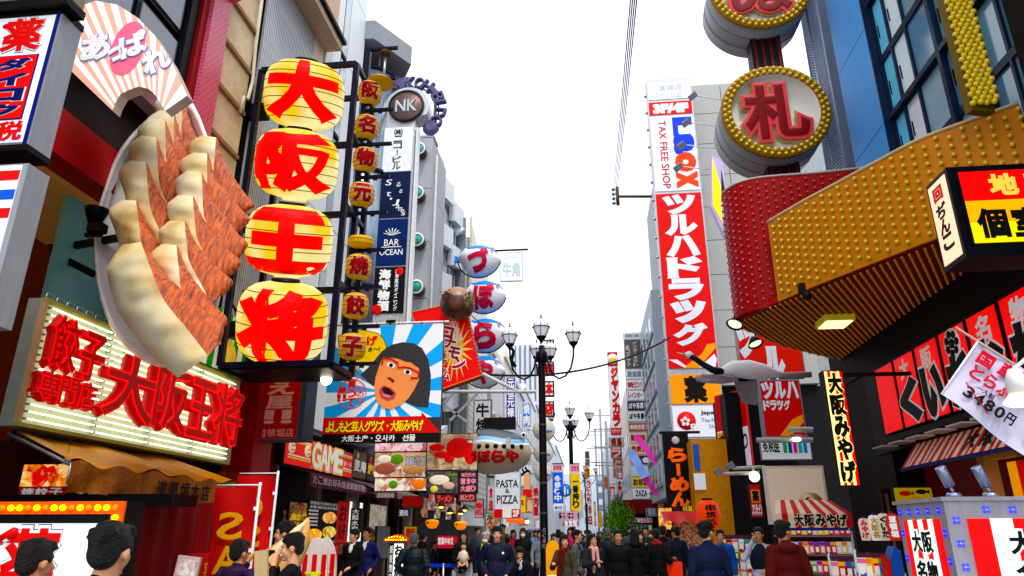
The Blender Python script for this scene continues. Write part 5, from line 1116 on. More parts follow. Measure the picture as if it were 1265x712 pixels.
MB().box(Lh * .3, -0.66, Hh * .5, Lh * .42, -0.58, Hh * .74, mat('#cfc9ba', .5)).build('fin', o)
l_ = MB(); row(l_, 'づぼらや', -Lh * 0.98, Hh * .22, Lh * .66, Hh * .46, mat('#b8141c', .45, var=0), y=0, th=.01, bold=.07)
l_.v = [(x, -0.62 * ((1 - min(.99, abs(x / Lh)) ** 3) ** .5 * (1 - .18 * x / Lh)) * math.sqrt(max(0.05, 1 - ((z / Hh - .5) * 2) ** 2)) + y - .035, z) for x, y, z in l_.v]; l_.build('lettering', o)
MB().box(-Lh * .5, -0.05, Hh, Lh * .5, 0.05, Hh + .3, DARK).build('hanger', o)
# pasta & pizza and neighbours
o, w, h = frame('Y', 23, (611, 583), (643, 641), 'pasta_sign', 'white pasta and pizza sign with a red second floor strip', 'sign'); zo = h
signbox(o, w, h, .2, mat('#dfe4ea', .4, em=.12), mat('#b4b8bc', .4), .02)
MB().box(-w / 2, -.03, h * .02, w / 2, -.013, h * .2, SRED).build('red_strip', o); MB().box(-w * .18, -.04, h * .02, w * .16, -.031, h * .2, WH).build('logo_patch', o)
lt = MB(); put(lt, 'PASTA', -w * .42, h * .66, w * .42, h * .82, INK, y=-.01, bold=.015); put(lt, '&', -w * .08, h * .54, w * .08, h * .63, INK, y=-.01); put(lt, 'PIZZA', -w * .4, h * .32, w * .4, h * .49, INK, y=-.01, bold=.015); put(lt, '2F', w * .22, h * .05, w * .44, h * .17, WH, y=-.032, bold=.05); lt.build('lettering', o)
o, w, h = frame('Y', 23.4, (602, 569), (640, 590), 'framed_sign', 'dark green framed white sign directly under the puffer lantern', 'sign'); signbox(o, w, h, .25, mat('#d8dcdc', .4, em=.1), mat('#24423c', .4), .07)
o, w, h = frame('Y', 24, (621, 612), (650, 634), 'yellow_sign', 'bright yellow sign behind the pasta and pizza sign', 'sign'); signbox(o, w, h, .2, mat('#f0c818', .4, em=.15), mat('#c89a10', .4), .03); lt = MB(); put(lt, '2F', 0, h * .3, w * .38, h * .7, SRED, y=-.01, bold=.06); lt.build('lettering', o)
vsign(603, 600, 610, 633, 24.5, 'vertical_sign', 'narrow red and white vertical sign left of the pasta sign', mat('#c8ccd4', .4, em=.1), '食道', SRED)
vsign(642, 575, 657, 600, 31, 'small_sign', 'white sign with one black kana just behind the puffer lantern', mat('#d8dde2', .4, em=.1), 'や', INK, cw=.4)
# -- food picture panels under the gantry
def picture(px0, py0, px1, py1, Y, label, cols, scale, seed, txt=None, tm=WH, tb=(.1, .1, .9, .3), em=.35, vert=False, dec=None):
 o, w, h = frame('Y', Y, (px0, py0), (px1, py1), 'food_picture_board', label, 'picture board'); MB().box(-w / 2, 0, 0, w / 2, .08, h, mat('#241c1c', .5)).build('board', o)
 MB().box(-w / 2 + .015, -.008, .015, w / 2 - .015, -.001, h - .015, print_mat('food_picture', cols, scale, em, seed)).build('picture', o)
 if dec: dec(o, w, h)
 if txt:
  lt = MB(); (column if vert else row)(lt, txt, -w / 2 + tb[0] * w, tb[1] * h, -w / 2 + tb[2] * w, tb[3] * h, BK, y=-.009, bold=.1, th=.003); (column if vert else row)(lt, txt, -w / 2 + tb[0] * w, tb[1] * h, -w / 2 + tb[2] * w, tb[3] * h, tm, y=-.013, bold=.03, th=.003); lt.build('lettering', o)
 return o, w, h
FY2 = 17.0
def blobs(items):
 def f(o, w, h):
  for (u, v, rx, rz, m) in items: MB().ball((-w / 2 + u * w, -.012, v * h), 1, m, 16, 8, (rx * w, .02, rz * h)).build('food_print', o)
 return f
g_ = mat('#5a8a1c', .5, em=.2, var=.3, scale=12); bwn = mat('#c08a50', .5, em=.2, var=.3, scale=10); rd_ = mat('#d02c14', .5, em=.25, var=.35, scale=8); cr_ = mat('#eadfca', .5, em=.25, var=.15, scale=9); orr = mat('#e8801c', .5, em=.25, var=.3, scale=9)
picture(463, 545, 527, 558, FY2, 'narrow pink food picture strip at the top of the picture boards', ['#6a2030', '#d8a0a8', '#e8d0d0', '#b06070'], 5, 1)
picture(463, 559, 526, 590, FY2, 'picture board of a bowl, green leaves and fried pieces, left of the crab', ['#b89a80', '#d8c4a8', '#e8dcc8', '#7a5a48', '#c8a080'], 2, 2, '海鮮ビル屋', tm=mat('#c4ccd8', .5, em=.1, var=0), tb=(.6, .45, .98, .8), dec=blobs([(.22, .35, .2, .22, mat('#a05848', .4, em=.15)), (.2, .72, .14, .16, cr_), (.44, .72, .13, .2, g_), (.75, .3, .2, .16, bwn)]))
picture(463, 590.5, 527, 607, FY2, 'lowest picture strip with croquettes and small bowls', ['#403028', '#c8b8a8', '#e8e0d8', '#b86848'], 4, 3, dec=blobs([(.12, .55, .08, .3, cr_), (.36, .5, .09, .3, g_), (.85, .5, .12, .38, orr)]))
picture(528, 536, 590, 581, FY2, 'red crab picture board next to the puffer lantern', ['#5a4a38', '#8a6a50', '#c8b090', '#786048'], 2.2, 4, '蟹', tb=(.72, .4, .9, .8), tm=WH, dec=blobs([(.62, .6, .24, .28, rd_), (.85, .45, .12, .3, rd_), (.2, .62, .16, .1, rd_), (.3, .42, .16, .1, rd_), (.45, .3, .1, .1, rd_)]))
picture(527.5, 582, 566, 610, FY2, 'picture board of a white squid on a dark grill', ['#1c1a1a', '#3a3838', '#605a58', '#2a2a28'], 6, 5, dec=blobs([(.4, .6, .32, .22, cr_), (.7, .35, .18, .16, mat('#d8b0a0', .5, em=.2)), (.82, .8, .14, .08, g_), (.25, .2, .12, .14, mat('#e8d060', .5, em=.2))]))
o, w, h = picture(567, 582, 590, 610, FY2, 'dark navy board with rows of pink handwriting beside the squid picture', ['#14141e', '#1c1c28'], 3, 6, em=.05); lt = MB(); row(lt, '毎日元気', -w * .38, h * .74, w * .38, h * .9, mat('#e8889c', .5, em=.2, var=0), y=-.01, bold=.04)
for k in range(2): row(lt, ['営業中', '大盛り'][k], -w * .4, h * (.42 - k * .32), w * .4, h * (.66 - k * .32), mat('#e8889c', .5, em=.2, var=0), y=-.01, bold=.06)
lt.build('lettering', o)
# -- game sign and awning
o, w, h = frame('L', -6.38, (354, 533), (435, 592), 'game_sign', 'glowing red game arcade sign with striped yellow letters and two egg faces', 'sign')
GR = mat('#d8181c', .4, em=.3, var=.08); GPK = mat('#e06878', .4, em=.3, var=.1)
MB().box(-w / 2, 0, 0, w / 2, .25, h, mat('#2a0d0d', .5)).build('case', o); MB().box(-w / 2 + .02, -.006, .02, w / 2 - .02, -.001, h - .02, GR).build('face_panel', o)
MB().box(-w * .16, -.01, .03, w * .3, -.0065, h - .03, GPK).build('pink_panel', o)
lt = MB()
for i, ch in enumerate('GAME'):
 x0 = -w * .16 + i * w * .115; x1 = x0 + w * .11
 put(lt, ch, x0, h * .1, x1, h * .92, BK, y=-.011, th=.003, bold=.09); put(lt, ch, x0, h * .1, x1, h * .92, YEL, y=-.015, th=.003, bold=.07); put(lt, ch, x0, h * .1, x1, h * .92, WH, y=-.019, th=.003, bold=.02)
for z_, m_ in ((.8, WH), (.74, YEL), (.3, WH), (.22, YEL)):
 lt.box(-w * .46, -.012, h * z_, -w * .18, -.0065, h * (z_ + .05), m_); lt.box(w * .32, -.012, h * z_, w * .47, -.0065, h * (z_ + .05), m_)
put(lt, 'カラ・リホ', w * .33, h * .42, w * .46, h * .6, WH, y=-.008, bold=.03); lt.build('lettering', o)
for x in (-.43, -.23):
 f_ = MB().ball((x * w, -.02, h * .56), 1, mat('#f0dcb0', .5, em=.25, var=0), 16, 10, (w * .04, .03, h * .2)).build('egg_face', o)
 MB().tube([(x * w - .05, -.05, h * .5), (x * w, -.055, h * .45), (x * w + .05, -.05, h * .5)], .008, BK, 5).build('smile', f_)
 for s_ in (-1, 1): MB().ball((x * w + s_ * .04, -.05, h * .62), .018, BK, 8, 6).build('eye', f_)
for k, (py0, a_, b_, c_, tx) in enumerate((((558), 436, 453, '#5a4038', '麦庵'), ((566), 453.5, 466, '#33201c', '炉端'))):
 pa, pb_ = atX(a_, 560, -6.38), atX(b_, 590, -6.38)
 o2 = root('side_shop_sign', (-6.38, (pa.y + pb_.y) / 2, 3.07), ['brown sign with white characters right of the game sign', 'dark sign with a red flower and gold characters at the end of the game sign'][k], 'sign', None, PI / 2); w2 = (pb_.y - pa.y); h2 = .74
 signbox(o2, w2, h2, .2, mat(c_, .4, em=.2, var=.2), mat('#2a1010', .5), .02); lt = MB(); row(lt, tx, -w2 * .4, h2 * .25, w2 * .4, h2 * .65, WH if k == 0 else mat('#d8a818', .4, em=.3, var=0), y=-.01, bold=.04); lt.ball((-w2 * .2, -.01, h2 * .8), .08, mat('#e8b020' if k == 0 else '#e02010', .4, em=.3, var=0), 8, 6, (1, .2, 1)); lt.build('lettering', o2)
o = root('shop_awning', (-6.4, 17.5, 2.62), 'maroon shop awning with pale lettering below the game sign', 'awning')
MRN = mat('#5c1c34', .6, var=.15)
MB().grid(lambda u, v: (0 + .55 * v, -2.9 + 6.6 * u, .35 - .12 * v), 20, 2, MRN).build('canopy', o)
MB().grid(lambda u, v: (.56, -2.9 + 6.6 * u, .23 - .28 * v + .012 * math.sin(u * 80)), 60, 2, MRN).build('valance', o)
lt = MB(); M = Matrix.Translation((.575, 0, 0)) @ Matrix.Rotation(PI / 2, 4, 'Z')
row(lt, 'たこ焼お好み焼道頓堀名物大たこ元祖本家大阪', -2.8, .02, 3.5, .18, mat('#b79aa8', .6), y=0, M=M, bold=.01); lt.build('lettering', o)
# storefront furniture below
o, w, h = frame('L', -6.6, (381, 617), (415, 672), 'takoyaki_menu', 'black menu board with two dishes of fried food pictures beside the red panel', 'menu board')
MB().box(-w / 2, 0, 0, w / 2, .08, h, BK).build('board', o)
for (u, v, c_, s_) in ((.7, .62, ['#7a3a10', '#e8902a', '#f4d088', '#a04818'], 3), (.72, .28, ['#5a6a18', '#d8c040', '#f0e080', '#a06a18'], 4), (.25, .22, ['#803008', '#e88a1c', '#f8c850'], 5)):
 MB().ball((-w / 2 + u * w, -.012, v * h), 1, print_mat('food_picture', c_, 5, .5, s_), 18, 8, (w * .24, .012, h * .14)).build('food_print', o)
lt = MB(); row(lt, '道頓堀川を眺めながら', -w * .45, h * .9, w * .45, h * .97, WH, y=-.01); row(lt, '本場大阪のお好み焼き', -w * .45, h * .81, w * .45, h * .88, WH, y=-.01, bold=.02); row(lt, '一福いちふく', -w * .1, h * .03, w * .45, h * .1, WH, y=-.01)
for k in range(5): lt.box(-w * .46, -.012, h * (.42 + k * .08), -w * .18, -.002, h * (.46 + k * .08), WH)
lt.build('lettering', o)
def lpan(px0, py0, px1, py1, X, name, label, cat, m, txt=None, tm=WH, vert=True, edge=None, bold=.02, tb=(.2, .08, .8, .92)):
 o, w, h = frame('L', X, (px0, py0), (px1, py1), name, label, cat); signbox(o, w, h, .06, m, edge or mat('#30201c', .5), .02)
 if txt: lt = MB(); (column if vert else row)(lt, txt, -w / 2 + tb[0] * w, h * tb[1], -w / 2 + tb[2] * w, h * tb[3], tm, y=-.01, bold=bold); lt.build('lettering', o)
 return o, w, h
REDP = mat('#c81410', .5, em=.22, var=.1)
lpan(417, 618, 428, 672, -6.6, 'wall_poster', 'narrow red panel with a small framed black picture', 'panel', REDP, 'お好', BK)
lpan(402, 673, 416, 700, -6.55, 'wall_poster', 'plain bright red counter panel under the black menu board', 'panel', mat('#d81410', .5, em=.3, var=.05))
lpan(358, 619, 381, 645, -6.62, 'wall_poster', 'dark red lantern picture panel left of the black menu board', 'panel', print_mat('sign_print', ['#1c0806', '#6a1410', '#c88a20', '#2a1810'], 4, .3, 9), '串かつ', mat('#e8c850', .5, em=.4, var=0), vert=False, tb=(.1, .05, .9, .4))
lpan(357, 631, 381, 655, -6.8, 'wall_poster', 'warm lit shelf panel with gold writing in the okonomiyaki stall', 'panel', print_mat('sign_print', ['#3a1608', '#a06a1c', '#e8d070', '#501c0c'], 7, .4, 4))
o, w, h = frame('L', -6.75, (430, 618), (453, 670), 'lit_glass_door', 'brightly lit white glass door behind the two young men', 'door')
for k in range(2):
 MB().box(-w / 2 + k * w / 2 + .03, 0, 0.03, -w / 2 + (k + 1) * w / 2 - .03, .03, h - .03, mat('#e4eeea', .3, em=.85, var=.05)).build('pane', o)
fm = MB();
for x in (-w / 2, 0, w / 2 - .04): MB().box(x, -.02, 0, x + .04, .03, h, mat('#7a3028', .5)).build('door_frame', o)
vsign(434, 628, 444, 658, 14.5, 'hanging_banner', 'small black vertical banner with a red square in front of the white door', BK, '大起水産', WH, BK)
lpan(457, 622, 476, 655, -6.6, 'poster', 'white poster with green and red brush marks beside the dark doorway', 'poster', print_mat('poster_print', ['#20402a', '#d8d8c8', '#e8e4d8', '#b89830', '#c8d0c8'], 5, .15, 6))
lpan(466, 650, 480, 690, -6.5, 'vending_cabinet', 'grey cabinet with an arched dark window near the orange lit signboard', 'cabinet', mat('#6f6f74', .5))
# leaflets, red box sign, small shop signs further along
def ypan(px0, py0, px1, py1, Y, name, label, cat, m, txt=None, tm=WH, vert=False, bold=.03, edge=None, tb=(.1, .15, .9, .85), d=.12):
 o, w, h = frame('Y', Y, (px0, py0), (px1, py1), name, label, cat); signbox(o, w, h, d, m, edge or mat('#3a2a26', .5), .015)
 if txt: lt = MB(); (column if vert else row)(lt, txt, -w / 2 + tb[0] * w, h * tb[1], -w / 2 + tb[2] * w, h * tb[3], tm, y=-.01, bold=bold); lt.build('lettering', o)
 return o, w, h
ypan(464, 608, 489, 616, 17.2, 'shop_sign', 'pale orange strip sign under the lowest food pictures', 'sign', mat('#c87058', .5, em=.1), '居酒屋酒場', WH)
ypan(497, 613, 522, 627, 18.5, 'red_box_sign', 'plain orange red box sign under the food pictures', 'sign', mat('#b8280c', .5, em=.12))
ypan(492, 629, 506, 639, 19, 'door_curtain_sign', 'small blue split curtain sign over a doorway', 'sign', mat('#1a3a86', .5, em=.08), '酒処', WH)
ypan(499, 650, 515, 668, 18.5, 'yellow_poster', 'yellow poster with a red mark behind the queueing people', 'poster', mat('#c8b818', .5, em=.15), '麺', SRED)
for i, (px, py) in enumerate(((534, 647), (569, 649))):
 c = atY(px, py, 19 if i else 18.2); o = root('bowl_sign', c, ['small round orange bowl sign half hidden behind the post', 'round orange noodle bowl sign glowing over the shop entrance'][i], 'sign'); s_ = .17
 MB().lathe([(0.02, -s_ * .7), (s_ * .6, -s_ * .6), (s_ * .95, -s_ * .1), (s_, s_ * .35)], mat('#f08a10', .4, em=.6, var=.05), 16).build('bowl', o); MB().ball((0, 0, s_ * .35), s_ * .95, mat('#f4b040', .4, em=.5, var=.4, scale=14), 14, 6, (1, 1, .25)).build('noodles', o)
 for a_ in (-.5, .1): MB().ball((a_ * s_, -s_ * .9, s_ * .1), s_ * .18, BK, 8, 5, (1, .3, .8)).build('mark', o)
ypan(538, 611, 560, 622, 18.8, 'red_awning_sign', 'red cloth strip sign over the noodle shop', 'sign', mat('#b81418', .5, em=.1), 'ラーメン', mat('#e8a0a0', .5))
ypan(566, 610, 588, 620, 19.5, 'red_awning_sign', 'red printed strip under the pink handwriting board', 'sign', mat('#a81820', .5, em=.1), '焼とり', mat('#e8a0a0', .5))
o = root('shop_awning', (-6.45, 21.6, 2.6), 'grey brown awning with scalloped edge over the noodle shop', 'awning')
MB().grid(lambda u, v: (.1 + .75 * v, -3.2 + 6.4 * u, .4 - .25 * v), 12, 2, mat('#6a5a56', .6)).build('canopy', o); MB().grid(lambda u, v: (.86, -3.2 + 6.4 * u, .15 - (.14 + .03 * abs(math.sin(u * 60))) * v), 80, 1, mat('#7a6a64', .6)).build('valance', o)
for i, (px, py) in enumerate(((545, 625), (556, 632), (569, 633), (574, 629))):
 o = root('hanging_lamp', atY(px, py, 20 + i * .5), ['black hanging lamp with a warm glow under the scalloped awning', 'small warm hanging lamp, second along the scalloped awning', 'small warm hanging lamp, third along the scalloped awning', 'small warm hanging lamp at the far end of the scalloped awning'][i], 'lamp', 'hanging lamps under the awning')
 MB().lathe([(0.03, .12), (.05, .08), (.11, 0), (.12, -.03)], BLACK, 12).build('shade', o); MB().ball((0, 0, -.03), .07, mat('#ffd860', .4, em=4, var=0), 10, 6, (1, 1, .5)).build('bulb', o)
ypan(560, 661, 565, 672, 17, 'red_poster', 'small red poster strip behind the woman with the baby', 'poster', REDP)
ypan(540, 661, 562, 678, 17.3, 'price_banner', 'red and white price banner hung over the shop rail', 'banner', mat('#c8283c', .5, em=.12), '営業中本店', WH, tb=(.06, .3, .94, .8))
ypan(587, 617, 597, 640, 22, 'shop_sign', 'small pale pink upright sign at the corner of the noodle shop', 'sign', mat('#c8a0a0', .5, em=.08), '鮨処', SRED, vert=True)
ypan(600, 634, 618, 672, 24, 'green_banner', 'pale green banner with an orange picture above the white haired person', 'banner', print_mat('banner_print', ['#4aa080', '#bfe0d4', '#e0f0ea', '#e88a30'], 2, .1, 3), 'みつ', mat('#0a4a3a', .5, var=0), vert=True, tb=(.1, .5, .45, .95))
# orange-lit signboard for okonomiyaki
o = root('street_signboard', (atY(489, 690, 14).x, 14, 0), 'white lit street signboard with brush characters under an orange bulb roof', 'signboard')
zt = atY(489, 669, 14).z
MB().box(-.16, 0, 0.05, .16, .18, zt, mat('#6a6468', .4)).build('case', o); MB().box(-.13, -.01, .2, -.05, -.001, zt - .04, BK).box(-.045, -.01, .2, .14, -.001, zt - .04, mat('#f4f6ea', .4, em=.9, var=0)).build('face_panel', o)
lt = MB(); column(lt, 'お好焼丼定食', -.02, .25, .12, zt - .06, BK, y=-.012, bold=.05); column(lt, '鉄板焼串味噌定', -.12, .25, -.06, zt - .06, WH, y=-.012, bold=.02); lt.build('lettering', o)
MB().prism([(-.24, zt), (.24, zt), (.24, zt + .05), (0, zt + .13), (-.24, zt + .05)], -.06, .24, mat('#c8380c', .5, em=.15)).build('roof', o)
mm_ = MB().ball((0, 0, 0), .014, BON, 8, 5)
b0 = mm_.build('bulb', o, (-.2, -.07, zt + .03))
for k in range(1, 9): inst('bulb', b0.data, o, (-.2 + k * .05, -.07, zt + .03))
for k in range(6): inst('bulb', b0.data, o, (-.14 + k * .055, -.07, zt + .065 + .03 * (1 - abs(k - 2.5) / 2.5)))
# red and white striped rounded signs near the boy
for i, (px, sg) in enumerate(((388, 1), (399, -1))):
 o = root('striped_sign', (atY(px, 700, 8.9 + .3 * i).x, 8.9 + .3 * i, 0), ['red and white striped round topped board with yellow kana, nearer one', 'red and white striped round topped board with yellow kana, farther one'][i], 'sign', 'striped round topped boards')
 w2 = .17; zt = atY(388, 664, 8.9).z - 1.2
 pl_ = [(-w2, 0), (w2, 0)] + [(w2 * math.cos(t), zt + .45 * math.sin(t)) for t in [k * PI / 12 for k in range(13)]]
 pl_ = [(x, z + 0.0) for x, z in pl_]; MB().prism(pl_, 0, .05, mat('#d8cfc8', .5)).build('board', o, (0, 0, .75))
 for k in range(3): MB().box(-w2 + .02 + k * .12, -.008, 0, -w2 + .08 + k * .12, -.001, zt + .25, mat('#c81828', .5, em=.05)).build('stripe', o, (0, 0, .75))
 lt = MB(); column(lt, 'アイス', -.09, .1, .09, zt + .05, mat('#c8d010', .5, em=.15, var=0), y=-.012, bold=.08); lt.build('lettering', o, (0, 0, .75)); MB().box(-.02, .01, 0, .02, .04, .75, BLACK).build('post', o)
# queue rail with blue belts, red cones
o = root('queue_barrier', (atY(545, 700, 16.4).x, 16.4, 0), 'blue queue barrier bars in front of the noodle shop', 'barrier')
for x in (-.45, .05, .6): MB().tube([(x, 0, 0), (x, 0, 1.0)], .025, STEEL, 8).lathe([(.15, 0), (.15, .03), (.03, .06)], STEEL, 14, (x, 0, 0)).build('post', o)
for z in (.92,): MB().box(-.45, -.02, z, .6, .02, z + .07, mat('#1238c0', .45, em=.05)).build('belt', o)
for i, (px, l_) in enumerate(((536, 'red traffic cone under the blue barrier, left one'), (548, 'red traffic cone under the blue barrier, right one'))):
 o = root('traffic_cone', (atY(px, 700, 17).x, 17, 0), l_, 'traffic cone', 'red traffic cones'); MB().lathe([(.16, 0.04), (.03, .72)], mat('#d81810', .45), 16).build('cone', o); MB().box(-.18, -.18, 0, .18, .18, .04, mat('#b01008', .5)).build('base', o); MB().lathe([(.112, .3), (.088, .42)], WH, 16).build('band', o)
# == curved bulb canopy
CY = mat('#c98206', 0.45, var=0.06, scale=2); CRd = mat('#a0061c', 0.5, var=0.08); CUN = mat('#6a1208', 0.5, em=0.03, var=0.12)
BYE = mat('#dcc01c', 0.22, spec=.7, var=0.15); BRE = mat('#b84a5a', 0.25, spec=.7, var=.1); BUN = mat('#c88438', 0.3, em=.08, spec=.6, var=.1)
canopy = root('bulb_canopy', (5.0, 12, 5.6), 'curved yellow and red marquee canopy studded all over with little bulbs', 'canopy')
CO = Vector((5.0, 12, 5.6))
ypl = [(6.05, 8.87), (5.62, 9.23), (5.12, 9.7), (4.75, 10.3), (4.38, 10.95), (3.95, 11.7), (3.55, 12.5)]
def smooth(pts, n):
 out = []
 for i in range(n + 1): out.append(Vector(samp(pts, i / n)))
 return out
def wall(plan, z0, z1, name, m, thick=0.12, inward=(0.6, 0.6)):
 mb = MB(); n = len(plan)
 vs = []
 for p in plan: vs += [(p[0] - CO.x, p[1] - CO.y, z0 - CO.z), (p[0] - CO.x, p[1] - CO.y, z1 - CO.z), (p[0] + inward[0] * thick - CO.x, p[1] + inward[1] * thick - CO.y, z1 - CO.z), (p[0] + inward[0] * thick - CO.x, p[1] + inward[1] * thick - CO.y, z0 - CO.z)]
 fs = []
 for i in range(n - 1):
  a, b = i * 4, i * 4 + 4
  fs += [(a, a + 1, b + 1, b), (a + 1, a + 2, b + 2, b + 1), (a + 2, a + 3, b + 3, b + 2), (a + 3, a, b, b + 3)]
 fs += [(0, 3, 2, 1), ((n - 1) * 4, (n - 1) * 4 + 1, (n - 1) * 4 + 2, (n - 1) * 4 + 3)]
 mb.add(vs, fs, m); return mb.build(name, canopy)
yp = smooth(ypl, 36); wall(yp, 5.62, 7.2, 'yellow_wall', CY)
MB().tube([(p.x - CO.x, p.y - CO.y, 7.22 - CO.z) for p in yp], 0.03, mat('#c9b48a', .4), 6).build('yellow_edge', canopy)
rpl = [(5.6, 12.5), (4.6, 12.62), (3.9, 12.66), (3.42, 12.74), (3.12, 12.95), (2.97, 13.3), (3.02, 13.7)]
rp = smooth(rpl, 30); wall(rp, 5.6, 8.26, 'red_wall', CRd, .1, (.5, .8))
MB().tube([(p.x - CO.x, p.y - CO.y, 8.28 - CO.z) for p in rp], 0.025, mat('#b9a9a4', .4), 6).build('red_edge', canopy)
wall([Vector((3.56, 12.52)), Vector((3.3, 13.0)), Vector((3.03, 13.6))], 5.603, 5.75, 'red_fillet', mat('#a8140c', .4, em=.05))
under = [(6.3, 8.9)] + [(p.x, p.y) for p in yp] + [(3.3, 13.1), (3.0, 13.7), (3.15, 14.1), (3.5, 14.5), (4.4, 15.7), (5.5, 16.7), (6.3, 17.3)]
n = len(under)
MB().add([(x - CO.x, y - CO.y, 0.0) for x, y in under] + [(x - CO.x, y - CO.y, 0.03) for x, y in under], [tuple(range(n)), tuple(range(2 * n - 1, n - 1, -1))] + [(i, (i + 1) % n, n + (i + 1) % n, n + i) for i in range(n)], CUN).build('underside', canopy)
wall([Vector(p) for p in under[-7:]], 5.63, 7.9, 'far_wall', CRd, .1, (.7, -.7))
def resample(poly, step):
 out = []; d = 0
 for a, b in zip(poly, poly[1:]):
  L = (b - a).length;
  while d < L: out.append((a.lerp(b, d / L), (b - a).normalized())); d += step
  d -= L
 return out
yb = MB().ball((0, 0, 0), 0.034, BYE, 10, 6); yb.box(-.012, -.012, -.03, .012, .012, .0, DARK); first = None; cnt = 0
cols = resample(yp, 0.172); extra = MB(); rows_ = 10
for i, (p, d) in enumerate(cols):
 nrm = Vector((d.y, -d.x)) * 1.0
 if nrm.x > 0: nrm = -nrm
 for j in range(rows_ + (i % 2 == 0)):
  z = 5.72 + j * 0.14 + (0.07 if i % 2 else 0)
  if z > 7.12: continue
  loc = (p.x + nrm.x * 0.035 - CO.x, p.y + nrm.y * 0.035 - CO.y, z - CO.z)
  if cnt >= 300: extra.ball(loc, 0.034, BYE, 8, 5); continue
  if first is None: first = yb.build('bulb', canopy, loc)
  else: inst('bulb', first.data, canopy, loc)
  cnt += 1
if extra.f: extra.build('far_yellow_bulbs', canopy)['kind'] = 'stuff'
def ico(m, c, r): m.ball(c, r, CUR, 6, 4)
CUR = BRE; rbm = MB(); rc = resample(rp, 0.15)
for i, (p, d) in enumerate(rc):
 nrm = Vector((d.y, -d.x));
 if nrm.dot(Vector((-1, -1))) < 0: nrm = -nrm
 for j in range(18):
  z = 5.7 + j * 0.145 + (0.07 if i % 2 else 0);
  if z < 8.2: rbm.ball((p.x + nrm.x * .02 - CO.x, p.y + nrm.y * .02 - CO.y, z - CO.z), 0.027, BRE, 8, 5)
rbm.build('red_bulbs', canopy)['kind'] = 'stuff'
def inside(x, y, poly):
 c = False; j = len(poly) - 1
 for i in range(len(poly)):
  xi, yi = poly[i]; xj, yj = poly[j]
  if (yi > y) != (yj > y) and x < (xj - xi) * (y - yi) / (yj - yi) + xi: c = not c
  j = i
 return c
ub = MB(); y = 8.95; k = 0
while y < 17.2:
 x = 2.9 + (0.06 if k % 2 else 0)
 while x < 6.1:
  if inside(x, y, under): ub.ball((x - CO.x, y - CO.y, -0.018), 0.024, BUN, 6, 4)
  x += 0.125
 y += 0.108; k += 1
ub.build('underside_bulbs', canopy)['kind'] = 'stuff'
o = root('canopy_lamp', tuple(atZ(1032, 402, 5.45)), 'square pale yellow downlight fixed under the bulb canopy', 'lamp'); MB().box(-.28, -.3, .02, .28, .3, .14, mat('#c8c050', .5, em=.15)).build('housing', o); MB().box(-.24, -.26, -.0, .24, .26, .018, mat('#f4ffb0', .4, em=1.4, var=0)).build('diffuser', o)
for i, (px, py, Y, l_) in enumerate(((908, 400, 13.6, 'black shaded floodlight at the red corner of the canopy'), (933, 424, 14.6, 'black shaded floodlight hanging below the canopy beside the crane'), (990, 357, 11.6, 'small black projector fixed on the yellow canopy wall'))):
 o = root('floodlight', atY(px, py, Y), l_, 'lamp')
 if i < 2:
  MB().lathe([(0.03, .16), (.07, .12), (.17, -.03), (.16, -.045), (.05, .1)], DARK, 18).build('shade', o, (0, 0, 0), (R(-20), R(25 - 40 * i), 0)); MB().lathe([(0, 0.0), (.135, -.01)], mat('#fff8e0', .4, em=.9, var=0), 16).build('glass', o, (0, 0, 0), (R(-20), R(25 - 40 * i), 0)); MB().tube([(0, 0, .1), (.1, .1, .4)], .02, DARK, 6).build('arm', o)
 else: MB().box(-.05, -.08, -.1, .05, .04, .08, DARK).build('housing', o); MB().lathe([(.05, 0), (.08, -.12)], DARK, 10, (.05, -.08, -.08)).build('shade', o)
# -- drums
def drum(px, py, Y, rr, ch, label):
 c = atY(px, py, Y); o = root('drum_sign', (c.x, c.y, c.z - rr), label, 'sign')
 GD = mat('#9b9ca0', .45, .2, streak=True, var=.15, bump=.03)
 MB().lathe([(rr * .83, .0), (rr, .0), (rr * 1.0, 1.1), (0, 1.12)], GD, 48, (0, 0, rr), 'Y', caps=False).build('shell', o)
 for y in (.35, .75): MB().lathe([(rr + .001, y), (rr + .012, y), (rr + .012, y + .03), (rr + .001, y + .03), (rr + .001, y)], mat('#7c7e84', .4, .3), 48, (0, 0, rr), 'Y').build('band', o)
 MB().lathe([(rr * .82, -.05), (rr * 1.0, -.05), (rr * 1.02, .0), (rr * .82, .0), (rr * .82, -.05)], mat('#8f6a0a', .4, em=.03), 48, (0, 0, rr), 'Y').build('bulb_ring', o)
 MB().lathe([(rr * .815, -.05), (rr * .815, .12), (0, .121)], mat('#ddd8cf', .5, em=.06, var=.05), 48, (0, 0, rr), 'Y', caps=False).build('face_panel', o)
 b0 = None; bb_ = MB().ball((0, 0, 0), .042, BYE, 10, 6)
 for q, (r_, n_) in enumerate(((.865, 44), (.95, 48))):
  for k in range(n_):
   t = 2 * PI * (k + .5 * q) / n_; loc = (rr * r_ * math.cos(t), -.075, rr + rr * r_ * math.sin(t))
   if b0 is None: b0 = bb_.build('bulb', o, loc)
   else: inst('bulb', b0.data, o, loc)
 k = rr * .56
 m = MB(); put(m, ch, -k, rr - k, k, rr + k, mat('#a88a50', .5, var=.05), y=.1, th=.1, bold=.115); m.build('character_backing', o)
 m = MB(); put(m, ch, -k, rr - k, k, rr + k, mat('#c4404a', .4, em=.07, var=.12), y=-.005, th=.03, bold=.085); m.build('character', o)
 m = MB(); put(m, ch, -k, rr - k, k, rr + k, mat('#7a0c16', .3, em=.03, var=0), y=-.04, th=.01, bold=.03); m.v = [(x * .99, y, z) for x, y, z in m.v]; m.build('neon_line', o)
 return o
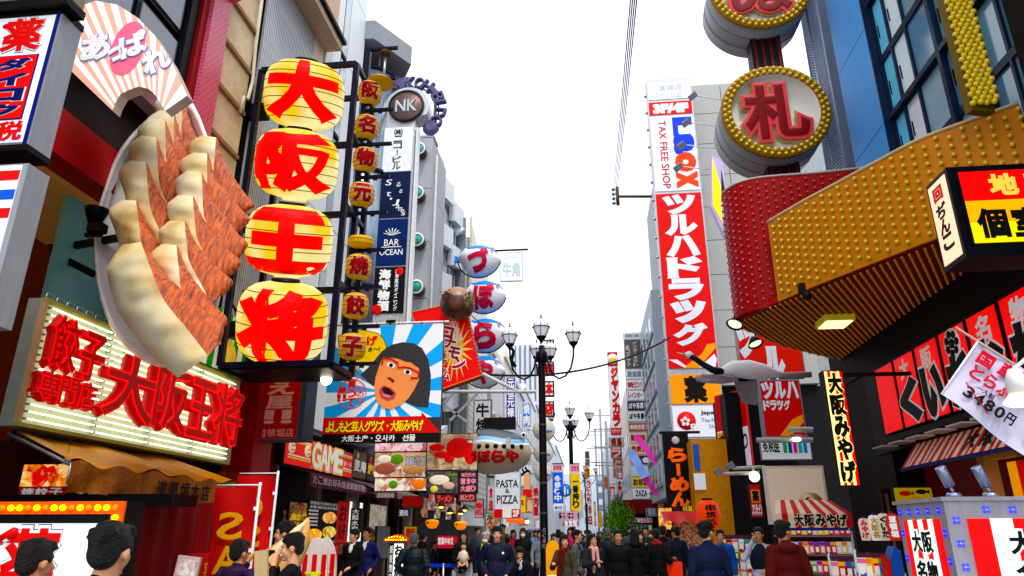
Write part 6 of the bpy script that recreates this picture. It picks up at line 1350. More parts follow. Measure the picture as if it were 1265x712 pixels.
d1 = drum(958, 138, 14, 1.18, '札', 'round white drum sign with a red character and bulb rim, standing on the canopy')
d2 = drum(938, -14, 14, 1.18, 'ぬ', 'upper round drum sign with a red kana, cut by the top of the picture')
o = root('drum_support', (4.6, 14.6, 7.9), 'dark post with red ribs that carries the round drum signs', 'post'); MB().box(-.35, -.2, 0, .35, .2, 6.5, mat('#1b1b22', .5)).build('post', o)
for k in range(4): MB().box(-.3 + k * .18, -.25, 0, -.24 + k * .18, -.21, 6.4, mat('#6a1418', .4)).build('rib', o)
# wire screen strip beside the drums
o = root('wire_screen', (5.7, 14.4, 8.0), 'tall strip of zigzag wire mesh between the drums and the blue wall', 'screen')
m = MB(); W_ = mat('#b8c6d8', .35, .4)
for k in range(90):
 z = k * .075
 m.bar((.0, -.55 + .0, z), (.0, .1, z + .12), .014, .014, W_); m.bar((0.02, -.55, z), (-.08, -.62, z + .06), .014, .014, W_); m.bar((0.02, .1, z + .1), (-.08, .17, z + .16), .014, .014, W_)
m.build('wire_mesh', o)['kind'] = 'stuff'; MB().tube([(0, -.55, 0), (0, -.55, 7)], .02, STEEL, 6).build('rail', o); MB().tube([(0, .1, 0), (0, .1, 7)], .02, STEEL, 6).build('rail', o)
# yellow bulb column at right
pa, pb_ = atY(1206, 0, 8.6), atY(1215, 128, 8.6)
o = root('bulb_column', (pb_.x, 8.6, pb_.z), 'vertical column of clustered yellow bulbs above the canopy at the right', 'light column')
hh = pa.z - pb_.z + 1.0
MB().box(-.17, .02, -.1, .17, .15, hh, mat('#6a5408', .5)).build('backing', o, (0, 0, 0), (0, 0, R(15))); b0 = None; bb_ = MB().ball((0, 0, 0), .042, mat('#dcc01c', .25, spec=.7, em=.03), 10, 6); z = 0; k = 0
while z < hh:
 for j in range(4):
  loc = (-.14 + j * .085 + (.04 if k % 2 else 0), -.02 - .02 * (j % 2), z)
  if b0 is None: b0 = bb_.build('bulb', o, loc)
  else: inst('bulb', b0.data, o, loc)
 z += .07; k += 1
# -- black lit box sign
YB2 = 7.6
c0, c1 = atY(1168, 207, YB2), atY(1188, 318, YB2); hh = c0.z - c1.z
o = root('box_sign', (c0.x, YB2, c1.z), 'black framed lit box sign, orange to green, with black characters, under the canopy at right', 'sign')
dd = atX(1143, 228, c0.x).y - YB2
MB().box(0, 0, 0, 3.2, dd, hh, mat('#0c0d18', .4)).build('case', o)
for z0, z1, c_, e_ in ((hh * .6, hh * .93, '#f01808', .9), (hh * .36, hh * .6, '#ffa028', .85), (hh * .14, hh * .36, '#e0d018', .8)): MB().box(.11, -.012, z0 + .002, 2.9, -.001, z1, mat(c_, .4, em=e_, var=.03)).build('face_panel', o)
MB().box(.075, -.02, hh * .12, .11, 0, hh * .95, mat('#0c0d18', .4)).build('frame', o)
lt = MB()
for i, ch in enumerate('地鶏居酒屋'): put(lt, ch, .42 + i * .38, hh * .66, .7 + i * .38, hh * .88, mat('#ffb860', .4, em=.8, var=0), y=-.014, bold=.05)
for i, ch in enumerate('個室・全席'): put(lt, ch, .2 + i * .37, hh * .2, .5 + i * .37, hh * .5, BK, y=-.014, bold=.045)
lt.build('lettering', o)
M = Matrix.Translation((-.012, dd / 2, hh * .5)) @ Matrix.Rotation(-PI / 2, 4, 'Z')
sp_ = MB().box(-.012, .05, .06, -.001, dd - .05, hh - .06, mat('#ffd0b0', .4, em=.75, var=.04)); sp_.build('side_panel', o)
lt = MB(); column(lt, 'ぢんこ', -dd * .22, -hh * .32, dd * .2, hh * .2, BK, y=0, bold=.05, M=M); put(lt, '回', -dd * .2, hh * .24, dd * .18, hh * .38, SRED, y=0, bold=.06, M=M); lt.build('side_lettering', o)
# -- row of red lit panels
PR = mat('#e80c10', .35, em=.55, var=.12, scale=1.2); FRM = mat('#0a0808', .5)
ch1 = [None, '大', '阪', None, '名', '物']; ch2 = [None, 'く', 'い', 'だ', 'お', 'れ']
lab = ['blank red lit panel, farthest of the row over the striped awning', 'red lit panel with small white character for big above bold black kana', 'red lit panel with slope character above bold black kana, third from far end', 'red lit panel with a black and white round rosette', 'red lit panel with a white character over large black kana, beside the flag', 'red lit panel nearest us at the right edge']
for i in range(6):
 y1 = 14.9 - i * .93
 o = root('lit_panel', (5.98, y1 - .42, 3.5), lab[i], 'lit panel', 'red lit panels over the striped awning', -PI / 2)
 w, h = .84, 1.32
 MB().box(-w / 2, 0, 0, w / 2, .12, h, FRM).build('case', o); MB().box(-w / 2 + .02, -.01, .02, w / 2 - .02, -.001, h - .02, PR).build('face_panel', o); lt = MB()
 if ch1[i]: put(lt, ch1[i], -w * .22, h * .66, w * .22, h * .93, WH, y=-.012, bold=.04)
 if i == 3:
  lt.lathe([(0, -.02), (w * .3, -.02), (w * .3, -.0125)], WH, 18, (0, 0, h * .8), 'Y')
  for k in range(7): t = 2 * PI * k / 7; lt.lathe([(0, -.03), (w * .08, -.03), (w * .08, -.0205)], BK, 8, (w * .19 * math.cos(t), 0, h * .8 + w * .19 * math.sin(t)), 'Y')
  lt.lathe([(0, -.03), (w * .1, -.03), (w * .1, -.0205)], BK, 10, (0, 0, h * .8), 'Y')
 if ch2[i]: put(lt, ch2[i], -w * .36, h * .08, w * .4, h * .62, WH, y=-.012, bold=.14, th=.004); put(lt, ch2[i], -w * .36, h * .08, w * .4, h * .62, BK, y=-.02, bold=.09)
 if lt.f: lt.build('lettering', o)
o = root('shelf_rail', (5.9, 12.3, 3.3), 'black rail with small white shelves below the red lit panels', 'rail')
MB().box(-.1, -2.9, 0, .15, 2.7, .1, FRM).build('beam', o)
for k in range(7): MB().box(-.3, -2.6 + k * .75, -.1, -.0, -2.1 + k * .75, -.07, mat('#b8a8a0', .5)).build('shelf', o); MB().box(-.05, -2.75 + k * .75, -.12, 0.05, -2.68 + k * .75, 0, FRM).build('bracket', o)
# striped awning
SW = mat('#d8c8b0', .6, em=.05, var=.12); SR = mat('#b81c12', .55, em=.05, var=.12)
o = root('striped_awning', (5.95, 12, 2.75), 'red and white striped cloth awning with two black characters, below the lit panels', 'awning')
k = 0; y = 1.65
while y > -2.6:
 MB().grid(lambda u, v: (-.32 * v + .02 * math.sin((y - .11 * u) * 9) * v, y - .112 * u, .42 - .42 * v), 2, 3, SW if k % 2 else SR).build('stripe', o); y -= .112; k += 1
lt = MB(); M = Matrix.Translation((-.22, -.8, .1)) @ Matrix.Rotation(-PI / 2, 4, 'Z') @ Matrix.Rotation(R(-37), 4, 'X')
for i, ch in enumerate('大阪名物'): put(lt, ch, -.35 + i * .5, -.03, -.0 + i * .5, .3, BK, y=-.03, bold=.04, M=M)
lt.build('lettering', o)
MB().box(-.33, -2.6, -.06, -.28, 1.65, .0, mat('#1a1c6a', .5)).build('hem', o)
# vertical miyage sign
o, w, h = frame('Y', 13.0, (1016, 458), (1064, 601), 'souvenir_sign', 'tall lit red and cream striped sign with five bold black characters', 'sign')
MB().box(-w / 2, 0, 0, w / 2, .25, h, FRM).build('case', o)
CRM = mat('#fff0a0', .4, em=.75, var=.02); STR = mat('#e01c10', .4, em=.5, var=.02)
ns = 6
for k in range(ns): MB().box(-w / 2 + .02 + k * (w - .04) / ns, -.01, .02, -w / 2 + .02 + (k + 1) * (w - .04) / ns, -.001, h - .02, STR if k % 2 else CRM).build('stripe', o)
lt = MB(); column(lt, '大阪みやげ', -w * .33, .05, w * .33, h - .05, CRM, y=-.012, th=.004, bold=.12); column(lt, '大阪みやげ', -w * .33, .05, w * .33, h - .05, BK, y=-.018, bold=.065); lt.build('lettering', o)
MB().box(w / 2, 0.05, h - .1, w / 2 + 1.2, .15, h - .04, DARK).build('bracket', o)
# white flag at right
o = root('white_flag', atY(1208, 420, 4.6), 'slanted white cloth flag with red and black brush writing and a price', 'banner'); lo = o.location.copy()
def wq(px, py, d=0): p = atY(px, py, 4.6 - d); return p - lo
A_, B_, C_, D_ = wq(1208, 422), wq(1163, 487), wq(1300, 590), wq(1340, 505)
def wf(u, v):
 p = A_.lerp(D_, u).lerp(B_.lerp(C_, u), v); return (p.x, p.y + .02 * math.sin(u * 9 + v * 3), p.z)
FLG = mat('#c8c4dc', .6, var=.04)
MB().grid(wf, 30, 10, FLG).build('cloth', o)
ax = (D_ - A_).normalized(); up_ = -(B_ - A_).normalized(); L_ = (B_ - A_).length; nn = ax.cross(up_).normalized()
Mx = Matrix(((ax.x, -nn.x, up_.x, A_.x), (ax.y, -nn.y, up_.y, A_.y), (ax.z, -nn.z, up_.z, A_.z), (0, 0, 0, 1)))
def ft(s, x0, z0, x1, z1, m, **k): put(lt, s, x0 * L_, -z1 * L_, x1 * L_, -z0 * L_, m, y=-.03, M=Mx, **k)
lt = MB(); RM = mat('#c81838', .5, var=0)
ft('国', .1, .12, .3, .32, RM, bold=.04)
for i, ch in enumerate('産'): ft(ch, .4, .08, .6, .3, RM, bold=.05)
for i, ch in enumerate('とらふぐ'): ft(ch, .12 + i * .2, .36, .28 + i * .2, .56, RM, bold=.035)
ft('特', .68, .06, .95, .34, RM, bold=.1)
ft('一人前', .3, .6, .55, .68, BK)
for i, ch in enumerate('3480円'): ft(ch, .2 + i * .15, .7, .31 + i * .15, .86, BK, bold=.03)
ft('?', 1.45, .3, 1.7, .7, RM, bold=.05); ft('▼', 1.05, .72, 1.2, .88, BK, bold=.01)
lt.tube([tuple(Mx @ Vector((.15 * L_, -.035, -.68 * L_))), tuple(Mx @ Vector((.6 * L_, -.035, -.9 * L_)))], .004, RM, 4)
lt.build('lettering', o)
MB().tube([A_ + ax * -.15, A_ + ax * 1.6], .008, mat('#b8a090', .5), 6).tube([A_, B_], .006, WH, 6).build('pole', o)
o = root('bulb_lamp', atY(1257, 478, 4.2), 'white socket lamp with a warm flat bulb in front of the flag, right edge', 'lamp'); MB().lathe([(.03, .1), (.05, .05), (.055, -.04)], WHITE, 16).build('socket', o); MB().lathe([(.05, -.04), (.09, -.09), (.06, -.11), (0, -.115)], mat('#ffe8c0', .4, em=1.5, var=0), 18).build('bulb', o); MB().tube([(0, 0, .1), (.3, .1, .3)], .012, WHITE).build('arm', o)
# -- big LED framed light box, bottom right
YL = 5.0
c0 = atY(1165, 619, YL); hz = c0.z; dpt = atX(1110, 640, c0.x).y - YL
o = root('led_lightbox', (c0.x, YL, 0), 'silver framed street lightbox with blue led dots and red and white striped faces', 'sign')
SLV = mat('#a09ea4', .5, .3, var=.2, streak=True, bump=.15); WLT = mat('#dff6ea', .4, em=.72, var=.02); RLT = mat('#f0140c', .4, em=.5, var=.02)
MB().box(0, 0, 0, 1.6, dpt, hz, SLV).build('case', o)
bx = .12
n_ = 8; x0_, x1_ = bx, 1.5; z1_ = hz - .11
sw_ = .135
k = 0; x = bx
while x < 1.5: MB().box(x, -.012, .3, min(1.5, x + sw_), -.001, z1_, RLT if k % 2 == 0 else WLT).build('stripe', o); x += sw_; k += 1
lt = MB()
def ol(ch, x0, z0, x1, z1, b, M=None, y=-.014): put(lt, ch, x0, z0, x1, z1, WLT, y=y, th=.004, bold=b + .1, M=M); put(lt, ch, x0, z0, x1, z1, BK, y=y - .006, bold=b, M=M)
ol('大', .34, z1_ - .21, .48, z1_ - .08, .04); ol('阪', .52, z1_ - .21, .66, z1_ - .08, .04); ol('名', .34, z1_ - .4, .48, z1_ - .27, .04); ol('物', .52, z1_ - .4, .66, z1_ - .27, .04)
ol('く', .36, z1_ - .95, .72, z1_ - .48, .09); lt.build('lettering', o)
M = Matrix.Translation((0, 0, 0)) @ Matrix.Rotation(-PI / 2, 4, 'Z') @ Matrix.Translation((-dpt, 0, 0))
for k in range(7):
 MB().box(-.012, .1 + k * (dpt - .2) / 7, .3, -.001, .1 + (k + 1) * (dpt - .2) / 7, z1_, RLT if k % 2 == 0 else WLT).build('stripe', o)
lt = MB()
for ch, u, q in (('大', .3, 0), ('阪', .52, 0), ('名', .3, 1), ('物', .52, 1)): ol(ch, u * dpt, z1_ - .21 - .19 * q, (u + .19) * dpt, z1_ - .08 - .19 * q, .04, M)
ol('く', .3 * dpt, z1_ - .95, .72 * dpt, z1_ - .48, .09, M); lt.build('side_lettering', o)
LEDm = mat('#a8b4ff', .3, em=1.6, var=0, emcol='#5060ff')
led = MB()
for t in range(4): led.lathe([(.006, -.004), (.009, -.004), (.009, 0), (.006, 0), (.006, -.004)], mat('#2030ff', .3, em=1.3, var=0), 8, (.026 * (t % 2) - .013, 0, .026 * (t // 2) - .013), 'Y');
led.lathe([(0, -.006), (.007, -.006)], LEDm, 6, (0, 0, 0), 'Y'); l0 = None
spots = [(.25 + i * .16, hz - .055) for i in range(9)] + [(.055, hz - .12 - i * .14) for i in range(11)]
for x, z in spots:
 if l0 is None: l0 = led.build('led_cluster', o, (x, -.006, z)); l0['kind'] = 'stuff'
 else: inst('led_cluster', l0.data, o, (x, -.006, z))['kind'] = 'stuff'
for i in range(5): inst('led_cluster', l0.data, o, (-.006, .08 + i * (dpt - .14) / 4, hz - .055), (0, 0, -PI / 2))['kind'] = 'stuff'
for s_ in (.05, dpt - .05):
 for i in range(9): inst('led_cluster', l0.data, o, (-.006, s_, hz - .2 - i * .17), (0, 0, -PI / 2))['kind'] = 'stuff'
MB().box(-.02, -.02, hz, 1.6, dpt + .02, hz + .025, SLV).build('top_rim', o)
for i, (x, l_) in enumerate(((.13, 'small silver spotlight on top of the led lightbox, left one'), (.36, 'small silver spotlight on top of the led lightbox, right one'))):
 o = root('spotlight', (c0.x + x, YL + .12, hz + .025), l_, 'lamp', 'silver spotlights on the lightbox'); AL = mat('#9aa4c0', .3, .8, var=.1)
 MB().lathe([(.0, 0), (.05, 0), (.04, .03)], AL, 16).build('base', o); MB().tube([(0, 0, .03), (-.01, 0, .07)], .012, AL).build('neck', o)
 MB().lathe([(.0, -.06), (.033, -.06), (.035, .07), (.03, .075), (0, .07)], AL, 18).build('head', o, (-.03, 0, .13), (R(8), R(-22), 0))
# fish plaque on red wall
o, w, h = frame('Y', 12.9, (1101, 601), (1156, 624), 'fish_plaque', 'yellow rectangular plaque with painted fish on the red wall', 'sign')
signbox(o, w, h, .05, mat('#b8a030', .5, em=.12, var=.1), BLACK, .025)
for x, z, m, s_ in ((-.2, .62, mat('#b82010', .5, em=.05), .11), (.2, .7, BK, .1), (.02, .3, mat('#c88a18', .5, em=.08), .13)):
 m_ = MB(); m_.ball((x * w, -.012, z * h), 1, m, 12, 6, (s_ * .9, .006, s_ * .4)); m_.add([(x * w + s_ * .7, -.014, z * h), (x * w + s_ * 1.3, -.014, z * h + s_ * .35), (x * w + s_ * 1.3, -.014, z * h - s_ * .35)], [(0, 2, 1)], m); f_ = m_.build('fish_print', o); f_['kind'] = 'stuff'
# -- tall pharmacy tower sign
TY = 28.0
c0, c1 = atY(828, 543, TY), atY(890, 543, TY); zb = c0.z; zt = atY(828, 97, TY).z
x0, x1 = 3.3, 5.35; w = x1 - x0
o = root('tower_drugstore_sign', ((x0 + x1) / 2, TY, zb), 'very tall vertical sign: white tax free top, red drugstore letters, yellow medicine panel', 'sign')
h = zt - zb
MB().box(-w / 2, 0, 0, w / 2, .5, h, mat('#b9bcc0', .4, .3)).build('case', o)
def fz(py): return atY(850, py, TY).z - zb
def pnl(py0, py1, m, name='panel', a=.06, b=.06): return MB().box(-w / 2 + a, -.03, fz(py1) + .03, w / 2 - b, -.001, fz(py0) - .03, m).build(name, o)
TW = mat('#e2e5ee', .4, em=.12, var=.03); TR_ = mat('#d4060c', .55, em=.08, var=.05); TO = mat('#f09a08', .4, em=.12, var=.04)
p1 = pnl(100, 122, TW); lt = MB(); row(lt, '道頓堀', -.5, fz(112) + .05, .6, fz(104), mat('#b8bcc8', .5, var=0), y=-.034); row(lt, 'ステーション', -.7, fz(120), .8, fz(113), mat('#b8bcc8', .5, var=0), y=-.034); lt.build('lettering', p1)
p1 = pnl(124, 141, TR_); lt = MB(); put(lt, '3F/4F', -.75, fz(138), .75, fz(128), WH, y=-.034, bold=.07); lt.build('lettering', p1)
p1 = pnl(142, 236, TW); lt = MB(); lb_ = mat('#1440d0', .4, em=.08, var=0); lo_ = mat('#f05008', .4, em=.1, var=0)
M = Matrix.Translation((-.45, 0, (fz(148) + fz(232)) / 2)) @ Matrix.Rotation(R(90), 4, 'Y'); L2_ = (fz(148) - fz(232)) / 2; put(lt, 'TAX FREE SHOP', -L2_, -.16, L2_, .16, mat('#b81828', .4, em=.08, var=0), y=-.034, bold=.015, M=M)
zc = [fz(146), fz(167), fz(189), fz(212), fz(233)]
for i, (ch, m_) in enumerate((('L', lb_), ('a', lb_), ('o', lo_), ('x', lo_))):
 zc_ = (zc[i] + zc[i + 1]) / 2; hh_ = (zc[i] - zc[i + 1]) / 2 * .84; M = Matrix.Translation((.45, 0, zc_)) @ Matrix.Rotation(R(90), 4, 'Y'); put(lt, ch, -hh_, -.36, hh_, .36, m_, y=-.034, bold=.07, M=M)
lt.build('lettering', p1)
p1 = pnl(238, 456, TR_); lt = MB(); column(lt, 'ツルハドラッグ', -.62, fz(428), .62, fz(240), TW, y=-.034, bold=.065, gap=.14)
lt.build('lettering', p1)
br = MB(); za, zb_ = fz(455), fz(420)
br.add([(x * w, -.036, zb_ * 0 + za + z * (fz(425) - za)) for x, z in ((-.2, 0), (.1, 0), (.46, .8), (.46, 1), (.3, .95), (.2, .6))], [(0, 1, 2, 3, 4, 5)], TO)
br.add([(x * w, -.04, za + z * (fz(425) - za)) for x, z in ((.1, 0), (.42, 0), (.46, .35), (.42, .55))], [(0, 1, 2, 3)], TW)
br.add([(x * w, -.041, za + z * (fz(425) - za)) for x, z in ((-.46, .35), (-.3, .35), (-.12, .05), (-.18, .02))], [(0, 3, 2, 1)], TW); b_ = br.build('brush_stroke_print', p1); b_['kind'] = 'stuff'
p1 = pnl(462, 500, TO); lt = MB(); put(lt, '薬', -.42, fz(496), .42, fz(467), BK, y=-.034, bold=.06); lt.build('lettering', p1)
p1 = pnl(501, 541, TW); lt = MB(); lt.lathe([(0, -.01), (.36, -.01), (.36, 0)], SRED, 24, (-.45, -.034, fz(520)), 'Y')
for k in range(5): t = 2 * PI * k / 5 + .3; lt.ball((-.5 + .12 * math.cos(t), -.047, fz(521) + .12 * math.sin(t)), .07, TW, 8, 4, (1, .05, 1))
for k in range(5): t = 2 * PI * k / 5; lt.ball((-.22 + .07 * math.cos(t), -.047, fz(527) + .07 * math.sin(t)), .045, TW, 8, 4, (1, .05, 1))
put(lt, 'Japan.', .12, fz(514), .85, fz(508), mat('#303038', .5, var=0), y=-.034, bold=.03); put(lt, 'Tax-free', .12, fz(522), .85, fz(517), mat('#70747c', .5, var=0), y=-.034); put(lt, 'Shop', .4, fz(531), .85, fz(525), mat('#70747c', .5, var=0), y=-.034); lt.build('lettering', p1)
for k in range(18): MB().box(-w / 2 - .1, .1, .5 + k * .9, -w / 2, .3, .56 + k * .9, STEEL).build('rung', o)
for i, (px, py) in enumerate(((812, 83), (856, 119), (848, 152), (842, 180), (838, 207))):
 if i == 0: continue
 p = atY(px, py, TY - 1.3); t = root('sign_floodlight', p, f'small grey floodlight on a thin arm over the tall drugstore sign, {["", "highest", "second", "third", "lowest"][i]} one', 'lamp', 'floodlights on the tall sign')
 MB().box(-.18, -.05, -.12, .18, .1, .12, mat('#6a7078', .4)).build('housing', t, (0, 0, 0), (R(35), R(-40), 0)); MB().tube([(0, 0, .05), (1.9, 1.1, .35)], .025, STEEL, 5).build('arm', t)
# colourful diamond sign behind the red nose
o, w, h = frame('Y', 25, (872, 192), (903, 290), 'colour_sign', 'bright yellow and lilac angular sign behind the red canopy nose', 'sign')
MB().prism([(-.5 * w, h * .35), (-.15 * w, h), (.5 * w, h * .9), (.5 * w, 0), (.1 * w, 0)], 0, .3, mat('#b8a8d8', .5, em=.1)).build('case', o)
MB().prism([(-.4 * w, h * .36), (-.12 * w, h * .96), (.2 * w, h * .6), (.05 * w, h * .15)], -.03, -.001, mat('#f4e81c', .4, em=.35, var=.2, scale=2)).build('yellow_panel', o)
MB().prism([(.22 * w, h * .5), (.35 * w, h * .8), (.45 * w, h * .5)], -.03, -.001, mat('#2a2a30', .5)).build('print', o); MB().prism([(.02 * w, h * .03), (.12 * w, h * .14), (.2 * w, h * .03)], -.03, -.001, mat('#28d020', .5, em=.1)).build('green_print', o)
# -- wire pole with insulators
o = root('cable_bracket', atY(805, 243, 30), 'brown cable bracket with insulators reaching out over the street', 'bracket'); lo = o.location.copy()
p = atY(763, 243, 30) - lo
m = MB().tube([(0, 0, 0), tuple(p)], .07, mat('#6a4038', .6), 8); m.build('arm', o); MB().tube([tuple(p + Vector((0, 0, -.45))), tuple(p + Vector((0, 0, .5)))], .08, mat('#6a4038', .6), 8).build('cross_arm', o)
for k in range(4): MB().ball((p.x - .2, 0, p.z - .35 + k * .24), .08, mat('#3a5a8a', .3), 8, 6).build('insulator', o); MB().tube([(p.x - .2, 0, p.z - .35 + k * .24), (p.x, 0, p.z - .35 + k * .24)], .025, DARK, 5).build('pin', o)
def cable(a, b, sag, r, label, n=30, m=None):
 a, b = Vector(a), Vector(b); o = root('overhead_cable', a, label, 'cable')
 pts = [a.lerp(b, i / n) - a + Vector((0, 0, -sag * 4 * (i / n) * (1 - i / n))) for i in range(n + 1)]
 MB().tube(pts, r, m or mat('#2a3c50', .5), 5).build('wire', o); return o
L4 = ['leftmost', 'second', 'third', 'rightmost']
for k in range(4):
 a = atY(757 + k * 1.0, 240 + k * 5, 30); b = atY(780 + k * 2.6, -12, 9)
 cable(a, b, .1, .012, f'thin blue grey cable running up from the bracket, {L4[k]} of four')
cable(atY(588, 462, 19), atY(828, 417, 27.5), .55, .035, 'black sagging cable strung across the street behind the lamp post', m=BLACK)
# -- crane sculpture
o = root('crane_sculpture', atY(930, 462, 17), 'white and black flying crane sculpture mounted on a pole in front of the drugstore sign', 'sculpture'); lo = o.location.copy()
def kp(px, py, d=0): return atY(px, py, 17 - d) - lo
CW = mat('#eef3fa', .3, var=.04); CG = mat('#8a8a92', .5, var=.2, bump=.2); CB = mat('#14181e', .35)
MB().tube([kp(888, 462), kp(893, 459), kp(905, 456), (kp(925, 457)), kp(945, 460), kp(958, 462), kp(975, 465)], [.04, .11, .2, .24, .19, .1, .03], CW, 16).build('body', o)
MB().tube([kp(893, 461), kp(880, 457), kp(868, 450), kp(860, 444), kp(853, 440)], [.13, .085, .075, .07, .075], CB, 12).build('neck', o)
MB().tube([kp(856, 441), kp(851, 438), kp(847, 438)], [.06, .09, .05], CW, 10).build('head', o); MB().tube([kp(848, 438.5), kp(836, 436)], [.035, .008], mat('#c8b890', .5), 8).build('beak', o)
wg = [kp(905, 463, .1), kp(885, 463, .5), kp(868, 462, .8), kp(859, 466, 1.0), (kp(872, 470, .8)), kp(892, 471, .4), kp(912, 468, .1)]
def slab(pts, th, m, name):
 n = len(pts); vs = [tuple(p) for p in pts] + [(p.x, p.y, p.z - th) for p in pts]
 return MB().add(vs, [tuple(range(n)), tuple(range(2 * n - 1, n - 1, -1))] + [(i, n + i, n + (i + 1) % n, (i + 1) % n) for i in range(n)], m).build(name, o)
slab(wg, .07, CG, 'wing');
for k in range(9):
 p, q = kp(903 - k * 4.5, 464, .1 + k * .09), kp(899 - k * 4.6, 471 + (k % 2), .12 + k * .1); MB().bar(p, q, .05, .04, CG).build('feather', o)
slab([kp(905, 463), kp(935, 463), kp(936, 480, -.2), kp(935, 498, -.4), kp(917, 495, -.4), kp(909, 478, -.2)], .06, CG, 'wing'); slab([kp(904, 466), kp(915, 459), kp(940, 459), kp(936, 468), kp(915, 470)], .03, CB, 'wing_edge')
MB().tube([kp(935, 464), kp(1002, 463)], .07, mat('#a8a8a6', .4), 10).build('pole', o)
# -- red pharmacy shop signs behind the crane
o, w, h = frame('Y', 21, (937, 470), (997, 540), 'drugstore_sign', 'red square drugstore sign with white katakana behind the crane wing', 'sign')
signbox(o, w, h, .4, mat('#c80e10', .4, em=.12, var=.05), mat('#8a8c90', .4), .03); lt = MB(); row(lt, 'ツルハ', -w * .46, h * .68, w * .44, h * .95, TW, y=-.01, bold=.06); row(lt, 'ドラッグ', -w * .46, h * .47, w * .2, h * .63, TW, y=-.01, bold=.05); lt.build('lettering', o)
MB().prism([(-.15 * w, .02 * h), (.12 * w, .02 * h), (.47 * w, .26 * h), (.45 * w, .38 * h), (.2 * w, .3 * h)], -.012, -.008, TO).build('brush_stroke', o)
o, w, h = frame('Y', 21.6, (908, 398), (996, 466), 'red_banner_board', 'large pale red board with white letter shapes above the drugstore sign', 'board')
signbox(o, w, h, .3, mat('#d8342c', .4, em=.12, var=.12), mat('#8a8c90', .4), .03); lt = MB(); put(lt, 'ツ', -w * .5, h * .4, -w * .18, h * 1.0, TW, y=-.01, bold=.08); put(lt, 'ル', -w * .12, 0, w * .18, h * .5, TW, y=-.01, bold=.08); lt.build('lettering', o)
o = root('side_sign', (atY(936, 500, 21).x - .0, 22.6, atY(915, 575, 22.6).z), 'slanted red and white side sign with medicine character left of the drugstore sign', 'sign', None, R(-62)); pz = atY(915, 480, 22.6).z - o.location.z; w = 1.5
MB().box(-w, 0, 0, 0, .1, pz, mat('#c01014', .4, em=.12)).build('board', o); MB().box(-w, -.01, 0, 0, -.001, pz * .5, TW).build('white_panel', o); MB().box(-w, -.016, 0, -w * .55, -.011, pz * .48, TO).build('yellow_panel', o)
lt = MB(); put(lt, '薬', -w * .97, pz * .1, -w * .6, pz * .42, BK, y=-.018, bold=.06); row(lt, 'くすり', -w * .5, pz * .22, -.05, pz * .42, BK, y=-.012, bold=.03); row(lt, '医薬品', -w * .8, pz * .6, -w * .2, pz * .75, TW, y=-.012, bold=.04); lt.build('lettering', o)
o, w, h = frame('Y', 20.6, (938, 541), (1004, 568), 'product_board', 'white product board with green, blue and pink packs below the drugstore sign', 'board')
signbox(o, w, h, .1, mat('#d4dade', .4, em=.2, var=.04), mat('#8a8c90', .4), .02)
for k, c_ in enumerate(('#18a048', '#1848a8', '#e02880', '#18a8a0', '#2878c8')): MB().box(w * (-.05 + k * .1), -.02, h * .3, w * (.02 + k * .1), -.007, h * .85, mat(c_, .4, em=.15, var=0)).build('pack_print', o)
lt = MB(); row(lt, '免税医', -w * .46, h * .35, -w * .12, h * .8, BK, y=-.01, bold=.03); lt.build('lettering', o)
for i, (py, x0_) in enumerate(((531, 975), (544, 935), (463, 990))):
 if i == 2: continue
 a, b = atY(x0_, py, 19.5), atY(1004, py, 19.5); t = root('steel_bracket', a, ['upper white steel arm beside the drugstore sign', 'lower white steel arm with a lit lamp beside the drugstore sign'][i], 'bracket'); MB().tube([(0, 0, 0), tuple(b - a)], .07, mat('#b0b0ae', .4), 8).build('pipe', t)
o = root('arm_lamp', atY(984, 543, 19.3), 'small lit lamp under the steel arm by the drugstore sign', 'lamp'); MB().ball((0, 0, 0), .12, mat('#fff8c0', .4, em=3, var=0), 10, 6, (1, 1, .5)).build('bulb', o); MB().box(-.16, -.06, .05, .16, .06, .12, STEEL).build('housing', o)
# black ramen banner
o, w, h = frame('Y', 24, (818, 536), (857, 624), 'ramen_banner', 'tall black banner with big orange brush kana spelling ramen', 'banner')
MB().box(-w / 2, 0, 0, w / 2, .12, h, mat('#08080a', .6)).build('cloth', o); lt = MB(); column(lt, 'らーめん', -w * .3, -h * .03, w * .34, h * .8, mat('#f06a0c', .45, em=.15, var=0), y=-.01, bold=.06); lt.build('lettering', o); MB().lathe([(0, -.02), (w * .12, -.02), (w * .16, 0)], mat('#b9bcc0', .5, var=.2), 16, (0, 0, h * .9), 'Y').build('emblem', o)
MB().box(-w / 2 - .1, 0, h, w / 2 + .4, .1, h + .08, DARK).build('rail', o)
# yellow column and little shops
o = root('yellow_shop', (atY(880, 600, 23).x, 23, 0), 'ochre yellow shop corner with a blue and white vertical strip', 'shop front')
MB().box(-.55, 0, 0, .55, 3, atY(870, 543, 23).z, mat('#b87a10', .5, em=.08, var=.2)).build('wall', o); MB().box(-.5, -.05, 3.5, -.32, -.001, 4.3, mat('#2858a8', .4, em=.08)).build('strip', o); MB().box(-.55, -.06, 2.9, -.2, -.051, 3.4, TW).build('plate', o)
MB().box(.6, -.2, 0, 2.6, 2, 5.9, mat('#131015', .6)).build('dark_wall', o)
o = root('red_lantern', atY(877, 655, 17.5), 'orange red paper lantern with black writing hung beside the souvenir stall', 'lantern'); rz_ = (atY(877, 618, 17.5).z - atY(877, 655, 17.5).z) / 2
MB().lathe([(.12, 0), (.24, rz_ * .3), (.28, rz_), (.24, rz_ * 1.7), (.12, rz_ * 2)], mat('#d84a14', .5, em=.35, var=.2, scale=4), 18).build('shade', o); lt = MB(); column(lt, '串焼処', -.1, rz_ * .3, .12, rz_ * 1.7, BK, y=-.29, bold=.03); lt.build('lettering', o)
